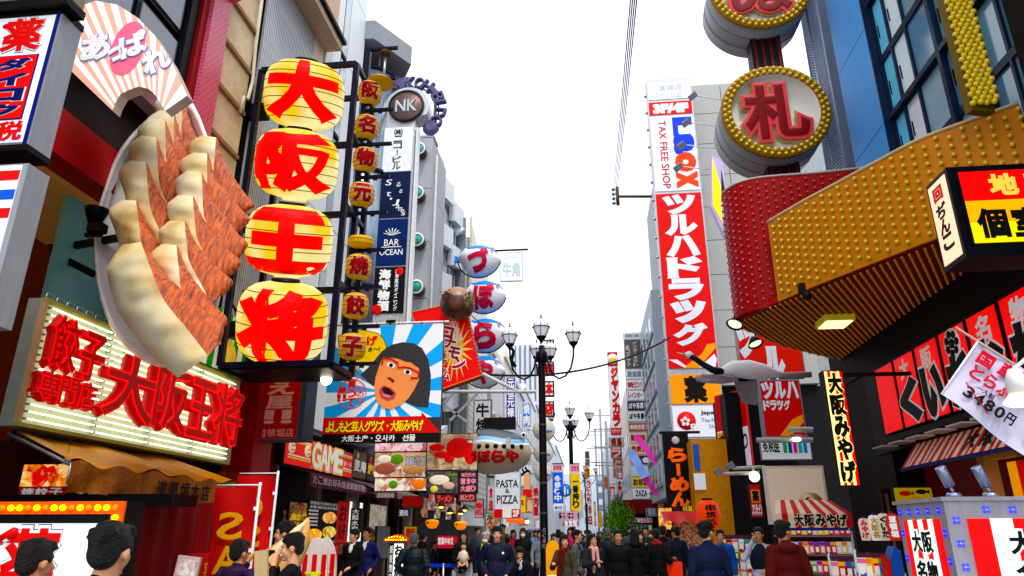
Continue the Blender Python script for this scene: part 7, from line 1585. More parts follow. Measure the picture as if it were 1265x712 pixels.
MB().lathe([(.13, -.03), (.13, 0)], BLACK, 14).build('base_ring', o); MB().lathe([(.13, rz_ * 2), (.13, rz_ * 2 + .04)], BLACK, 14).build('top_ring', o)
for i, (px0, py0, px1, py1, Y, l_, m, tx, tm, v) in enumerate((
 (843, 625, 856, 632, 22.5, 'small yellow lit sign at the foot of the ramen banner', mat('#f4d840', .4, em=.5), '営業中', BK, False),
 (812, 627, 832, 655, 25, 'orange and yellow menu boards inside the ramen shop', print_mat('menu_print', ['#8a2010', '#e8a020', '#f8e080', '#d04818'], 5, .4, 8), None, None, False),
 (924, 598, 944, 640, 17.6, 'red medicine banner with a yellow square beside the white display board', mat('#b81014', .5, em=.1), None, None, False),
 (838, 648, 850, 672, 21, 'red lit shop panel behind the people in black', mat('#d02818', .5, em=.3, var=.3), '串', mat('#ffd080', .5, em=.4, var=0), True))):
 o, w, h = frame('Y', Y, (px0, py0), (px1, py1), 'shop_sign', l_, 'sign'); signbox(o, w, h, .08, m, mat('#40200c', .5), .02)
 lt = MB()
 if tx: (column if v else row)(lt, tx, -w * .4, h * .15, w * .4, h * .85, tm, y=-.01, bold=.03)
 if i == 2: lt.box(-w * .35, -.012, h * .45, w * .35, -.007, h * .82, TO); put(lt, '薬', -w * .28, h * .48, w * .28, h * .79, BK, y=-.013, bold=.05); row(lt, 'ツルハ', -w * .4, h * .22, w * .4, h * .38, TW, y=-.01, bold=.05); row(lt, 'ドラッグ', -w * .4, h * .08, w * .4, h * .18, TW, y=-.01, bold=.04)
 if lt.f: lt.build('lettering', o)
for i, (px0, py, px1) in enumerate(((890, 586, 938), (905, 579, 945))):
 a, b = atY(px0, py, 18.5 + i), atY(px1, py - 2, 18.5 + i); t = root('steel_bracket', a, ['long white pipe with a round lamp above the red lantern', 'second white pipe above the round lamp'][i], 'bracket'); MB().tube([(0, 0, 0), tuple(b - a)], .045, mat('#c0bcb4', .4), 8).build('pipe', t); MB().box(-.1, -.08, .02, .1, .08, .16, mat('#8a8c90', .4)).build('floodlight', t, (0, 0, 0), (0, R(-35), 0))
o = root('round_lamp', atY(932, 589, 18.4), 'small round glowing lamp at the end of the white pipe', 'lamp'); MB().ball((0, 0, 0), .13, mat('#ffeec0', .4, em=2.5, var=0), 12, 8).build('globe', o); MB().tube([(0, .05, .1), (0, .05, .25)], .03, STEEL).build('neck', o)
# red roofed little stall under the ramen banner
o = root('snack_stall', (atY(858, 690, 20).x, 20, 0), 'wooden snack stall with red lit canopy at the right of the paved crossing', 'stall')
WD = mat('#a8621c', .6, var=.25, streak=True); MB().box(-.55, 0, 0, .55, .6, 1.0, WD).build('counter', o)
MB().grid(lambda u, v: (-.75 + 1.5 * u, -.35 + .9 * v, 1.9 + .3 * v + .05 * math.sin(u * 20) * (1 - v)), 14, 3, mat('#b02410', .5, em=.06, var=.3)).build('canopy', o)
for x in (-.52, .46): MB().box(x, 0, 1.0, x + .06, .06, 2.0, WD).build('post', o)
MB().box(-.5, .3, 1.0, .5, .34, 1.9, print_mat('stall_print', ['#6a1810', '#c86030', '#e8c890', '#4a1408', '#a02820'], 24, .12, 5)).build('back_panel', o)
for k in range(4): MB().box(-.54 + k * .28, -.02, .05, -.3 + k * .28, -.001, .95, mat('#8a4a12', .6, streak=True, var=.3)).build('plank', o)
# -- beige display board with drum
o, w, h = frame('Y', 16.4, (943, 576), (1027, 648), 'display_board', 'plain beige display board with a light frame and a wooden drum, above the stall', 'board')
signbox(o, w, h, .15, mat('#cfc0aa', .5, em=.22, var=.04), mat('#e8e0d4', .4), .05)  # faint glow added to the board so it looks brighter; it is no lamp
DW = mat('#b98a58', .5, var=.15)
o = root('taiko_drum', atY(1004, 627, 16.0), 'round wooden drum with black lettering in front of the beige board', 'drum'); MB().lathe([(.17, -.3), (.2, -.15), (.2, .05), (.17, .2)], DW, 20, (0, 0, .1), 'Y').build('shell', o, (0, 0, 0), (0, 0, R(-35))); MB().lathe([(0, -.31), (.165, -.31), (.17, -.29)], mat('#d8c8a8', .5), 20, (0, 0, .1), 'Y').build('skin', o, (0, 0, 0), (0, 0, R(-35)))
m_ = MB(); put(m_, 'く', -.07, .0, .07, .2, BK, y=-.32, bold=.03); m_.build('lettering', o, (0, 0, 0), (0, 0, R(-35)))
MB().box(-.12, -.1, -.12, .12, .1, -.07, DW).build('stand', o)
# -- souvenir stall with striped roof
SY = 14.2
o = root('souvenir_stall', (atY(1010, 690, SY).x, SY, 0), 'souvenir stall with a red and white striped roof and black characters on its valance', 'stall')
xr, xl = atY(1052, 640, SY).x - o.location.x, atY(958, 640, SY).x - o.location.x; zt, zb = atY(1000, 624, SY).z, atY(1000, 652, SY).z
zm = (zt + zb) / 2 + .05; n_ = 12
for k in range(n_):
 a, b = xl + (xr - xl) * k / n_, xl + (xr - xl) * (k + 1) / n_; m = SR if k % 2 else SW
 MB().add([(a, 0, zm), (b, 0, zm), (b * .75 + .05, .7, zt + .12), (a * .75 + .05, .7, zt + .12)], [(0, 1, 2, 3)], m).build('roof_stripe', o)
 MB().box(a, -.01, zb, b, .0, zm, m).build('valance_stripe', o)
lt = MB(); L5 = '大阪みやげ'
for i, ch in enumerate(L5): a = xl * .5 + (xr * .9 - xl * .5) * i / 5; put(lt, ch, a, zb + .03, a + .17, zm - .02, SW, y=-.013, bold=.12, th=.003); put(lt, ch, a, zb + .03, a + .17, zm - .02, BK, y=-.017, bold=.05)
lt.build('lettering', o)
MB().box(xl, -.005, zb - .05, xr, .01, zb - .002, mat('#1c2c8a', .5)).build('hem', o)
for x in (xl + .02, xr - .06): MB().box(x, .02, 0, x + .04, .06, zb, STEEL).build('post', o)
MB().box(xl + .05, .5, .1, xr - .05, .55, zb, mat('#4a1c1c', .6, em=.08, var=.3)).build('back_panel', o)
for k in range(5): MB().box(xl + .05, .05, .25 + k * .33, xr - .05, .5, .28 + k * .33, mat('#8a8488', .5)).build('shelf', o)
# goods: individually hung packets
PCOL = ['#d81c24', '#e8e4e0', '#2858b8', '#f0c020', '#e86a9a', '#48a848', '#e8842c', '#8a2a98', '#c8d0d8', '#a01820']
pk = []
for i, c_ in enumerate(PCOL):
 m = MB().box(-.05, -.02, 0, .05, .02, .21, mat(c_, .3, em=.1, var=.2)); m.box(-.05, -.022, .15, .05, -.0205, .2, mat(PCOL[(i + 3) % 10], .4, em=.1, var=0)); m.box(-.028, -.023, .03, .028, -.0205, .12, mat('#f4ecd8', .4, em=.12, var=0)); pk.append(m)
pkd = {}
rnd = random.Random(3)
PN = ['red', 'white', 'blue', 'yellow', 'pink', 'green', 'orange', 'purple', 'silver', 'dark red']; OW = ['first', 'second', 'third', 'fourth', 'fifth', 'sixth', 'seventh', 'eighth', 'ninth', 'tenth', 'eleventh', 'twelfth', 'thirteenth']
def packet(x, y, z, grp, lab, row_=0, col_=0):
 i = rnd.randrange(10); lab = f'small {PN[i]} packet, {OW[col_]} from left, {OW[row_]} row up, {lab}'
 if i not in pkd: ob = pk[i].build('souvenir_packet', None); pkd[i] = ob
 else: ob = bpy.data.objects.new('souvenir_packet', pkd[i].data); link(ob)
 ob.location = (x, y, z); ob.rotation_euler = (0, rnd.uniform(-.06, .06), rnd.uniform(-.1, .1)); meta(ob, lab, 'souvenir', grp)
bx_ = o.location
for k in range(5):
 for i in range(13):
  packet(bx_.x + xl + .1 + i * (xr - xl - .2) / 12, SY + .02 + rnd.uniform(0, .03), .29 + k * .33, 'packets on the striped stall', 'on the striped stall', k, i)
def rack(px, Y, wd, ztop, label, lab2, grp, rows_, cols_, rz=0.0):
 c = atY(px, 690, Y); t = root('goods_rack', (c.x, c.y, 0), label, 'rack', None, rz)
 for x in (-wd / 2, wd / 2): MB().tube([(x, 0, 0), (x, 0, ztop), (x * .9, .05, ztop + .03)], .015, mat('#c8c8d0', .4), 6).build('post', t)
 MB().box(-wd / 2, .03, .15, wd / 2, .05, ztop, mat('#5a2a3a', .6, em=.06, var=.3)).build('back_panel', t)
 for k in range(rows_): MB().tube([(-wd / 2, 0, .2 + k * (ztop - .3) / rows_ + .15), (wd / 2, 0, .2 + k * (ztop - .3) / rows_ + .15)], .008, STEEL, 5).build('rail', t)
 for k in range(rows_):
  for i in range(cols_):
   v = Matrix.Rotation(rz, 4, 'Z') @ Vector((-wd / 2 + (i + .5) * wd / cols_, -.03, 0)); packet(c.x + v.x, c.y + v.y, .2 + k * (ztop - .3) / rows_, grp, lab2, k, i)
 return t
rack(913, 15.5, .7, 1.6, 'wire rack of sweets left of the man on the phone', 'rack left of phone man', 'packets on the rack by the phone man', 7, 6)
rack(1050, 10.5, .55, 1.35, 'low rack of key rings with rounded white ends, beside the hooded man', 'rack beside hooded man', 'packets on the low rack', 6, 6)
rack(1084, 9.2, .5, 1.42, 'rack of trinkets just left of the silver lightbox', 'rack by silver lightbox', 'packets by the silver lightbox', 7, 6)
o = root('trinket_stand', (atY(1103, 690, 9).x, 9, 0), 'blue and red curved end frame of the trinket rack next to the lightbox', 'frame panel'); MB().prism([(-.06, 0), (.1, 0), (.1, 1.45), (.04, 1.5), (-.03, 1.35)], 0, .2, mat('#1c50a8', .4)).build('blue_side', o); MB().prism([(-.12, 0), (-.07, 0), (-.04, 1.35), (-.08, 1.4)], -.01, .15, SR).build('red_side', o)
# rounded paper cards on the racks
for i, (px, py0, py1, Y, c_) in enumerate(((1068, 640, 668, 10.2, '#d8c8b8'), (1081, 636, 668, 9.6, '#e8e4dc'), (1093, 634, 668, 9.0, '#d8d0b8'), (1104, 634, 668, 8.8, '#c83020'))):
 zt_, zb_ = atY(px, py0, Y).z, atY(px, py1, Y).z; t = root('souvenir_card', (atY(px, 650, Y).x, Y, zb_), ['small beige round topped card, leftmost on the trinket rack', 'white cloud shaped card with yellow writing on the trinket rack', 'cream round topped card with black writing beside the lightbox', 'red and white striped card nearest the silver lightbox'][i], 'card')
 hh_ = zt_ - zb_; ww = .07; MB().prism([(-ww * .8, 0), (ww * .8, 0), (ww, hh_ * .7)] + [(ww * math.cos(a * PI / 8), hh_ * .8 + hh_ * .2 * math.sin(a * PI / 8)) for a in range(9)] + [(-ww, hh_ * .7)], 0, .02, mat(c_, .4, em=.12, var=.05)).build('card', t)
 m = MB(); column(m, ['みやげ', '大阪名', 'くいだ', '道頓堀'][i], -ww * .6, hh_ * .1, ww * .5, hh_ * .9, [SRED, mat('#c89810', .4, var=0), BK, WH][i], y=-.004, bold=.05); m.build('lettering', t)
 MB().box(-.012, -.01, hh_ * .98, .012, .0, hh_ * 1.08, mat('#183080', .5)).build('hook', t)
# dim figure wall inside
o = root('door_curtain', (5.2, 13.6, 0), 'dark doorway panel between the striped sign and the red wall', 'door'); MB().box(0, 0, 0, .9, .1, 2.4, mat('#140c0c', .5)).build('leaf', o); MB().box(.05, -.01, .1, .1, -.001, 2.3, mat('#6a4a28', .5)).build('trim', o)
# evergreen sprig decoration under the awning
o = root('pine_wreath', (5.9, 9.6, 2.72), 'dark green pine and straw decoration hanging under the striped awning at the right', 'decoration'); m = MB(); gm_ = mat('#1c3a18', .7, var=.3)
for k in range(260):
 a = rnd.uniform(0, 2 * PI); r_ = rnd.uniform(.05, .25); c = Vector((rnd.uniform(-.25, .05), rnd.uniform(-.6, .6), rnd.uniform(-.18, .12))); d = Vector((rnd.gauss(0, 1), rnd.gauss(0, 1), rnd.gauss(0, 1))).normalized() * .12; m.bar(c, c + d, .012, .006, gm_)
m.build('needles', o)['kind'] = 'stuff'
# == street lamps
def street_lamp(X, Y, H, label, sc=1.0):
 o = root('street_lamp', (X, Y, 0), label, 'street lamp', 'many armed street lamps'); IR = mat('#15151b', .4, .3, var=.2); GLb = mat('#dcdce8', .2, em=.25, var=.05, spec=.6); GLt = mat('#e4e6ee', .2, em=.1, var=.03, spec=.6)
 MB().lathe([(.16, 0), (.16, .25), (.11, .3), (.1, .9), (.085, 1.0), (.075, H - 1.0), (.06, H - .75)], IR, 16).build('pole', o)
 for z in (1.4, 2.0, 2.6, 3.2, 3.8): MB().lathe([(.078, 0), (.088, .01), (.088, .03), (.078, .04)], mat('#4a4a52', .4), 16, (0, 0, z)).build('band', o)
 MB().lathe([(.1, 0), (.13, .03), (.13, .2), (.1, .24)], IR, 16, (0, 0, H - 1.12)).build('collar', o)
 def head(x, y, z, s=1.0):
  h = MB().lathe([(.02, -.12 * s), (.05 * s, -.06 * s), (.1 * s, 0), (.115 * s, .02 * s), (.115 * s, .035 * s)], IR, 14, (0, 0, 0)).build('lamp_head', o, (x, y, z))
  MB().lathe([(.1 * s, .035 * s), (.16 * s, .15 * s), (.185 * s, .24 * s)], GLb, 20, caps=False).build('glass', h)
  MB().lathe([(.185 * s, .24 * s), (.17 * s, .33 * s), (.12 * s, .41 * s), (.05 * s, .445 * s), (0, .45 * s)], GLt, 20, caps=False).build('dome', h)
  MB().lathe([(.186 * s, .23 * s), (.205 * s, .235 * s), (.205 * s, .25 * s), (.186 * s, .255 * s), (.186 * s, .23 * s)], IR, 20).build('hoop', h)
  for k in range(6): a = k * PI / 3 + PI / 6 * 0 + PI / 2; MB().tube([(.105 * s * math.cos(a), .105 * s * math.sin(a), .035 * s), (.165 * s * math.cos(a), .165 * s * math.sin(a), .15 * s), (.192 * s * math.cos(a), .192 * s * math.sin(a), .24 * s), (.18 * s * math.cos(a), .18 * s * math.sin(a), .32 * s)], .009 * s, IR, 5).build('rib', h)
  MB().lathe([(.03 * s, .445 * s), (.035 * s, .47 * s), (.012 * s, .5 * s), (.02 * s, .53 * s), (0, .58 * s)], IR, 10).build('finial', h)
 head(0, 0, H - .57)
 for s_ in (-1, 1):
  pts = [(s_ * (.12 + .6 * (i / 12)), 0, H - 1.0 - .5 * math.sin(min(1, i / 12) * PI) ** .8 * (1 if i < 12 else 0)) for i in range(13)]
  pts = [(s_ * .12, 0, H - 1.0), (s_ * .16, 0, H - 1.22), (s_ * .25, 0, H - 1.42), (s_ * .38, 0, H - 1.5), (s_ * .52, 0, H - 1.44), (s_ * .64, 0, H - 1.27), (s_ * .7, 0, H - 1.02), (s_ * .71, 0, H - .82)]
  MB().tube(pts, .022, IR, 8).build('arm', o); head(s_ * .71, 0, H - .72, .92)
  pts = [(s_ * .06, .1, H - 1.0), (s_ * .1, .3, H - 1.35), (s_ * .14, .55, H - 1.3), (s_ * .16, .7, H - 1.0)]
  MB().tube(pts, .02, IR, 6).build('arm', o); head(s_ * .16, .72, H - .85, .8)
 return o
l1 = street_lamp(-.95, 15, 6.32, 'tall black street lamp with white glass globes on curved arms, nearest one')
m_ = MB(); lt = MB()
for k, ch in enumerate('ろくろん'): put(lt, ch, -.04, 1.35 + .1 * (3 - k), .04, 1.43 + .1 * (3 - k), mat('#9a9aa0', .5), y=-.085, slant=.2)
g_ = lt.build('graffiti', l1);
MB().tube([(-.7, -.02, 5.6), (-.62, -.04, 5.45), (-.66, -.02, 5.25), (-.58, -.04, 5.1)], .04, BLACK, 6).build('cloth_wrap', l1)
l2 = street_lamp(-.62, 26, 6.3, 'second street lamp with globes on curved arms, carrying blue and yellow banners')
l3 = street_lamp(-.25, 50, 6.3, 'third, small looking street lamp far down the street')
def bann(px0, py0, px1, py1, Y, label, m, txt, tm, head_m, ht=None):
 o, w, h = frame('Y', Y, (px0, py0), (px1, py1), 'lamp_banner', label, 'banner', 'banners on the second lamp'); MB().box(-w / 2, 0, 0, w / 2, .03, h * .78, m).build('cloth', o); MB().box(-w / 2, 0, h * .783, w / 2, .03, h, head_m).build('header', o); lt = MB(); column(lt, txt, -w * .3, h * .05, w * .3, h * .7, tm, y=-.01, bold=.04)
 row(lt, '道頓堀', -w * .4, h * .84, w * .4, h * .96, mat('#d85070', .5), y=-.01, bold=.03); lt.build('lettering', o); MB().tube([(-w / 2, 0, h), (w / 2, 0, h)], .02, DARK, 6).build('rail', o)
HM = mat('#e8ccd8', .5, em=.08)
bann(682, 573, 696, 622, 25.8, 'blue banner with white and red lettering on the second lamp', mat('#1464d8', .5, em=.12, var=.05), '冬祭り中', WH, HM)
bann(704, 573, 718, 631, 25.8, 'yellow banner with black lettering on the second lamp', mat('#f0c80a', .5, em=.12, var=.05), '一番搾り', BK, HM)
c = atY(698.5, 606, 25.3); o = root('pedestrian_sign', tuple(c), 'round blue pedestrian road sign on the second lamp post', 'road sign'); MB().lathe([(0, -.02), (.22, -.02), (.22, 0), (0, .01)], mat('#1468c8', .4, em=.1, var=0), 24, (0, 0, 0), 'Y').build('disc', o)
m_ = MB().ball((-.02, -.03, .1), .03, WH, 8, 6, (1, .3, 1)).box(-.05, -.03, -.08, .01, -.022, .07, WH).box(-.05, -.03, -.16, -.03, -.022, -.08, WH).box(-.01, -.03, -.16, .01, -.022, -.08, WH).ball((.08, -.03, .02), .022, WH, 8, 6, (1, .3, 1)).box(.06, -.03, -.12, .1, -.022, 0, WH); f_ = m_.build('walker_mark', o); f_['kind'] = 'stuff'
o, w, h = frame('Y', 24.5, (684, 622), (696, 631), 'small_sign', 'small white sign with blue print below the blue banner', 'sign'); signbox(o, w, h, .05, WH, WHITE, .01); lt = MB(); row(lt, '観光王', -w * .4, h * .2, w * .4, h * .6, mat('#1464d8', .5), y=-.01, bold=.04); lt.build('lettering', o)
# -- stacked tenant signs (ZAZA)
ZY = 40
o, w, h = frame('Y', ZY, (770, 411), (804, 617), 'stacked_tenant_sign', 'tall stack of tenant signs ending in a white ZAZA panel', 'sign'); zl = o.location.z
MB().box(-w / 2, 0.02, 0, w / 2, .5, h, mat('#c8ccd2', .4)).build('case', o)
rows_ = [(411, 419, '#e8eaec', '道頓堀ビル案内', '#9098a0', 'r'), (420, 455, '#5a5a5c', None, None, 'net'), (457, 468, '#eef0f2', '居酒屋', '#8898a8', 'r'), (470, 481, '#f0e8ea', '焼肉ビビンバ', '#d02840', 'r'), (483, 494, '#f0f0ee', 'レインボー', '#c05a80', 'r'), (496, 507, '#3a1a4a', 'ぽや茶屋', '#ffffff', 'r'), (509, 520, '#eef0ec', 'ぽや茶屋', '#304038', 'r'), (523, 533, '#b85a20', '串焼き屋', '#ffffff', 'r'), (535, 547, '#e8d0b0', '麺処和味', '#c83020', 'r'), (549, 561, '#f0d8b0', '焼焼食', '#c84018', 'r'), (563, 574, '#f0a010', '食', '#fff0c0', 'split'), (576, 588, '#d0dcf0', None, None, ''), (590, 602, '#f0cc60', 'お好お', '#303020', 'r'), (604, 616, '#f2f4f6', 'ZAZA', '#181818', 'put')]
for (a, b, c_, tx, tc_, md) in rows_:
 z1, z0 = atY(787, a, ZY).z - zl, atY(787, b, ZY).z - zl; p_ = MB().box(-w / 2 + .03, -.02, z0, w / 2 - .03, .0199, z1, mat(c_, .4, em=.12, var=.04)).build('panel', o); lt = MB(); tm = mat(tc_, .5, var=0) if tc_ else None
 if md == 'r': row(lt, tx, -w * .42, z0 + .1, w * .42, z1 - .1, tm, y=-.03, bold=.05)
 elif md == 'put': put(lt, tx, -w * .32, z0 + .12, w * .32, z1 - .1, tm, y=-.03, bold=.03)
 elif md == 'net': column(lt, 'インターネット', .0, z0 + .08, .25, z1 - .08, mat('#e0dcd0', .5), y=-.03, bold=.03); column(lt, '&コミック', -.4, z0 + .08, -.18, z1 - .3, mat('#e0dcd0', .5), y=-.03, bold=.03)
 elif md == 'split': lt.box(0, -.03, z0 + .01, w / 2 - .05, -.021, z1 - .01, mat('#5a1a60', .4, em=.1, var=0)); put(lt, '⬟', .15, z0 + .08, .55, z1 - .08, WH, y=-.035); put(lt, tx, -w * .35, z0 + .1, -w * .1, z1 - .1, tm, y=-.03, bold=.04)
 if lt.f: lt.build('lettering', p_)
# ジャンカラ sign
o, w, h = frame('Y', 41, (750, 435), (768, 537), 'karaoke_sign', 'tall white vertical sign with bold red katakana under a red and yellow logo', 'sign'); zl = o.location.z
MB().box(-w / 2, .02, 0, w / 2, .4, h, mat('#c8ccd2', .4)).build('case', o); MB().box(-w / 2 + .02, -.01, h * .82, w / 2 - .02, .0199, h - .02, SRED).build('logo_panel', o); MB().box(-w / 2 + .02, -.01, h * .08, w / 2 - .02, .0199, h * .815, mat('#f0f2f4', .4, em=.12)).build('panel', o); MB().box(-w / 2 + .02, -.01, 0.02, w / 2 - .02, .0199, h * .075, SRED).build('red_panel', o)
lt = MB(); column(lt, 'ジャンカラ', -w * .22, h * .09, w * .42, h * .81, SRED, y=-.012, bold=.08); lt.lathe([(0, -.02), (.32, -.02), (.32, -.0105)], WH, 18, (0, 0, h * .91), 'Y'); lt.ball((0, -.03, h * .9), .2, mat('#f8d010', .4, em=.1), 10, 6, (1, .1, .8)); row(lt, 'カラオケ', -w * .4, h * .02, w * .4, h * .06, WH, y=-.012); lt.build('lettering', o)
# ribbons
for i, (a, b, w0, w1, c_, l_) in enumerate((((786, 538), (815, 578), .36, .25, '#e850b8', 'magenta paper ribbon banner slanting across the stacked signs'), ((779, 557), (797, 590), .42, .36, '#8aaaf0', 'pale blue ribbon banner slanting across the stacked signs'), ((797, 590), (812, 612), .36, .15, '#d02a98', 'dark pink end of the slanting ribbon above the street entrance'))):
 p, q = atY(*a, 36), atY(*b, 35); o = root('ribbon_banner', p, l_, 'banner'); d = (q - p); s_ = Vector((d.z, 0, -d.x)).normalized()
 def rf(u, v): return p * 0 + d * v + s_ * ((u - .5) * (w0 + (w1 - w0) * v)) + Vector((0, .08 * math.sin(v * 9), 0))
 MB().grid(lambda u, v: tuple(rf(u, v)), 2, 10, mat(c_, .5, em=.12, var=.1)).build('cloth', o)
# -- projecting signs further down both sides
def far(px0, py0, px1, py1, Y, label, c, tx, tc_='#ffffff', v=True, em=.12, b=.05, nm='projecting_sign', edge='#b0b4ba'):
 o, w, h = frame('Y', Y, (px0, py0), (px1, py1), nm, label, 'sign'); signbox(o, w, h, .3, mat(c, .4, em=em, var=.08), mat(edge, .4), min(.05, w * .06))
 if tx: lt = MB(); (column if v else row)(lt, tx, -w * .38, h * .05, w * .38, h * .95, mat(tc_, .5, var=0), y=-.01, bold=b); lt.build('lettering', o)
 return o
FS = [
 (752, 541, 771, 552, 44, 'white and rust sign directly under the karaoke sign', '#d8c8c0', '焼鳥', '#a83020', False),
 (754, 552, 769, 566, 46, 'rusty red sign with one large white letter, upper', '#a83a28', 'ラ', '#f0d8d0', True), (757, 566, 770, 590, 47, 'rusty red figure shaped sign, lower', '#a04030', '伝', '#e8c8c0', True),
 (762, 582, 770, 592, 43, 'small bright red sign above the slim white one', '#c81820', '本', '#ffffff', True), (762, 592, 770, 626, 43, 'slim white vertical sign with red lower part', '#e8eaec', '金龍らめん', '#c82020', True),
 (753, 601, 761, 638, 44, 'red vertical sign reading everything for a price', '#d81820', '全品均一', '#ffffff', True), (746, 589, 752, 604, 50, 'small rusty square sign on a pole', '#b05a48', None, None, True),
 (722, 557, 729, 577, 48, 'yellow and blue vertical sign above the third street lamp', '#e0c020', '薬店', '#2848a0', True), (722, 578, 729, 590, 48, 'orange square below the yellow and blue sign', '#f0a010', 'さ', '#803000', True),
 (723, 592, 731, 622, 46, 'slim white vertical sign with tiny red characters', '#f0f0f2', 'うどん処', '#c82028', True), (726, 622, 732, 650, 44, 'red and white striped pole sign', '#e8e8ea', '赤白', '#c82028', True),
 (733, 620, 737, 650, 52, 'blue and yellow thin vertical sign beside the striped pole sign', '#2858d0', '青空', '#ffe040', True), (738, 632, 744, 652, 55, 'tan vertical sign beside the blue thin one', '#b08a40', None, None, True),
 (716, 606, 721, 640, 60, 'grey vertical sign far off beside the yellow banner', '#a8b0b8', None, None, True), (744, 636, 751, 650, 60, 'pink square sign with white swirl far down the street', '#e05a8a', '花', '#ffffff', True),
 (689, 632, 717, 643, 22, 'black sign with pink and white lettering under the banners', '#181820', '大阪王国', '#e8b0c8', False), (694, 643, 716, 651, 22, 'black and red low sign with food pictures under the pink lettering', '#b8181c', '食放題', '#ffffff', False),
 (647, 586, 655, 606, 30, 'pink and cream cone shaped sign beside the white kana sign', '#e8a870', None, None, True), (645, 604, 658, 616, 29, 'glossy red sign beside the yellow sign', '#d81828', None, None, True),
 (658, 600, 666, 640, 33, 'pale pink vertical sign left of the lamp post', '#e8b8b8', '焼肉屋', '#c02030', True), (660, 642, 667, 654, 34, 'bright red shop sign left of the lamp post', '#d82018', '酒', '#ffffff', True),
 (650, 616, 659, 634, 31, 'orange brown vertical sign under the glossy red one', '#a83a18', '鮨', '#f0d0a0', True), (640, 640, 652, 650, 32, 'warm salmon sign low on the left row', '#c87858', None, None, False),
 (606, 640, 616, 655, 36, 'light blue sign over the left shops', '#7aa8d8', 'カニ', '#ffffff', False), (620, 640, 630, 652, 38, 'lilac sign over the left shops', '#a898d0', '酒場', '#ffffff', False),
 (813, 620, 822, 648, 37, 'red lantern coloured vertical sign by the ZAZA entrance', '#c81c20', '鍋', '#ffffff', True), (776, 640, 806, 646, 38, 'long pink and white sign over the ZAZA entrance', '#e8506a', 'たこ焼セール', '#ffffff', False),
 (798, 628, 812, 638, 39, 'blue pattern sign inside the ZAZA entrance', '#284878', '海鮮', '#c0d8f0', False), (774, 648, 806, 656, 38.5, 'white low sign under the pink one at the ZAZA entrance', '#e8e8ea', '営業案内所', '#506070', False),
 (739, 560, 742, 600, 66, 'very thin grey blue vertical sign far away on the right', '#98a8b8', None, None, True), (700, 655, 712, 662, 30, 'tiny white and red sign at crowd height', '#e0d8d8', '本日', '#c82020', False)]
for a in FS: far(*a)
# ZAZA entrance
t = root('arcade_entrance', (atY(790, 690, 39.5).x, 39.7, 0), 'dark recessed building entrance with a red ceiling under the ZAZA sign', 'entrance')
MB().box(-.7, 0, 0, 1.4, .3, 2.9, mat('#0c0a0c', .6)).build('recess', t); MB().box(-.7, -.4, 2.6, 1.4, 0, 3.3, mat('#7a1410', .5, em=.06)).build('ceiling', t); MB().box(-1.2, -.2, 0, -.7, .3, 3.6, mat('#9aa0a6', .5)).build('jamb', t)
# steel poles and cross arms of the far street
for i, (px, ytop, Y) in enumerate(((735, 530, 70), (741, 505, 60), (748, 520, 52))):
 p = atY(px, ytop, Y); t = root('utility_pole', (p.x, Y, 0), ['thin grey utility pole, farthest of the three', 'thin grey utility pole in the middle of the three', 'thin grey utility pole with crossarms, nearest of the three'][i], 'pole', 'grey utility poles'); MB().tube([(0, 0, 0), (0, 0, p.z)], .09, mat('#8a9098', .5), 8).build('pole', t)
 for k in range(4): MB().tube([(-.9, 0, p.z - .6 - k * 1.3), (1.2, 0, p.z - .6 - k * 1.3)], .05, mat('#9aa0a8', .5), 6).build('cross_arm', t)
for i, (px, py, s_) in enumerate(((631, 643, .14), (642, 644, .14), (629, 641, .1), (651, 645, .09))):
 o = root('round_lantern', atY(px, py, 27 + i), ['orange lantern over the left shops, left one', 'orange lantern over the left shops, right one', 'small white globe lamp beside the orange lanterns', 'tiny white globe lamp right of the orange lanterns'][i], 'lantern'); MB().ball((0, 0, 0), s_, mat('#f06a18' if i < 2 else '#fff4d0', .4, em=.7 if i < 2 else 1.5, var=0), 14, 10, (1.3 if i < 2 else 1, 1, .8)).build('globe', o); MB().tube([(0, 0, s_ * .7), (0, 0, s_ + .15)], .012, DARK, 5).build('cord', o)
# pale gold crab / cone ornament replaced by a plain lit cone
# -- willow tree
TYY = 34
c = atY(768, 690, TYY); o = root('willow_tree', (c.x, TYY, 0), 'small drooping green street tree in front of the stacked signs', 'tree'); zt = atY(768, 612, TYY).z
MB().tube([(0, 0, 0), (.04, 0, 1.2), (-.02, 0, 2.2), (.05, 0, zt - .5)], [.09, .075, .06, .03], mat('#4a3a2a', .8, bump=.4), 8).build('trunk', o)
for k in range(7):
 a = k * .9; MB().tube([(0, 0, 1.6 + .2 * k), (.25 * math.cos(a), .25 * math.sin(a), 2.2 + .2 * k), (.5 * math.cos(a), .5 * math.sin(a), 2.3 + .2 * k)], [.03, .02, .008], mat('#4a3a2a', .8, bump=.4), 5).build('limb', o)
g = MB(); G3 = [mat('#4c8a2a', .6, var=.2), mat('#2f6a1c', .6, var=.2), mat('#79aa3c', .6, var=.2)]; rn = random.Random(5)
for k in range(260):
 a = rn.uniform(0, 2 * PI); r_ = rn.uniform(0.05, .72) ; z0 = zt - rn.uniform(0, .9) - r_ * .5; L = rn.uniform(.6, 1.7); x, y = r_ * math.cos(a), r_ * math.sin(a); m = G3[rn.randrange(3)]
 for q in range(int(L / .09)):
  z = z0 - q * .09; s1 = rn.choice((-1, 1)); th = rn.uniform(0, 6.28); dx, dy = .07 * math.cos(th), .07 * math.sin(th); xx, yy = x * (1 + .12 * q / 6) + rn.gauss(0, .012), y * (1 + .12 * q / 6)
  g.add([(xx, yy, z), (xx + dx, yy + dy, z - .03), (xx + dx * 1.2, yy + dy * 1.2, z - .1), (xx + dx * .3, yy + dy * .3, z - .06)], [(0, 1, 2, 3)], m)
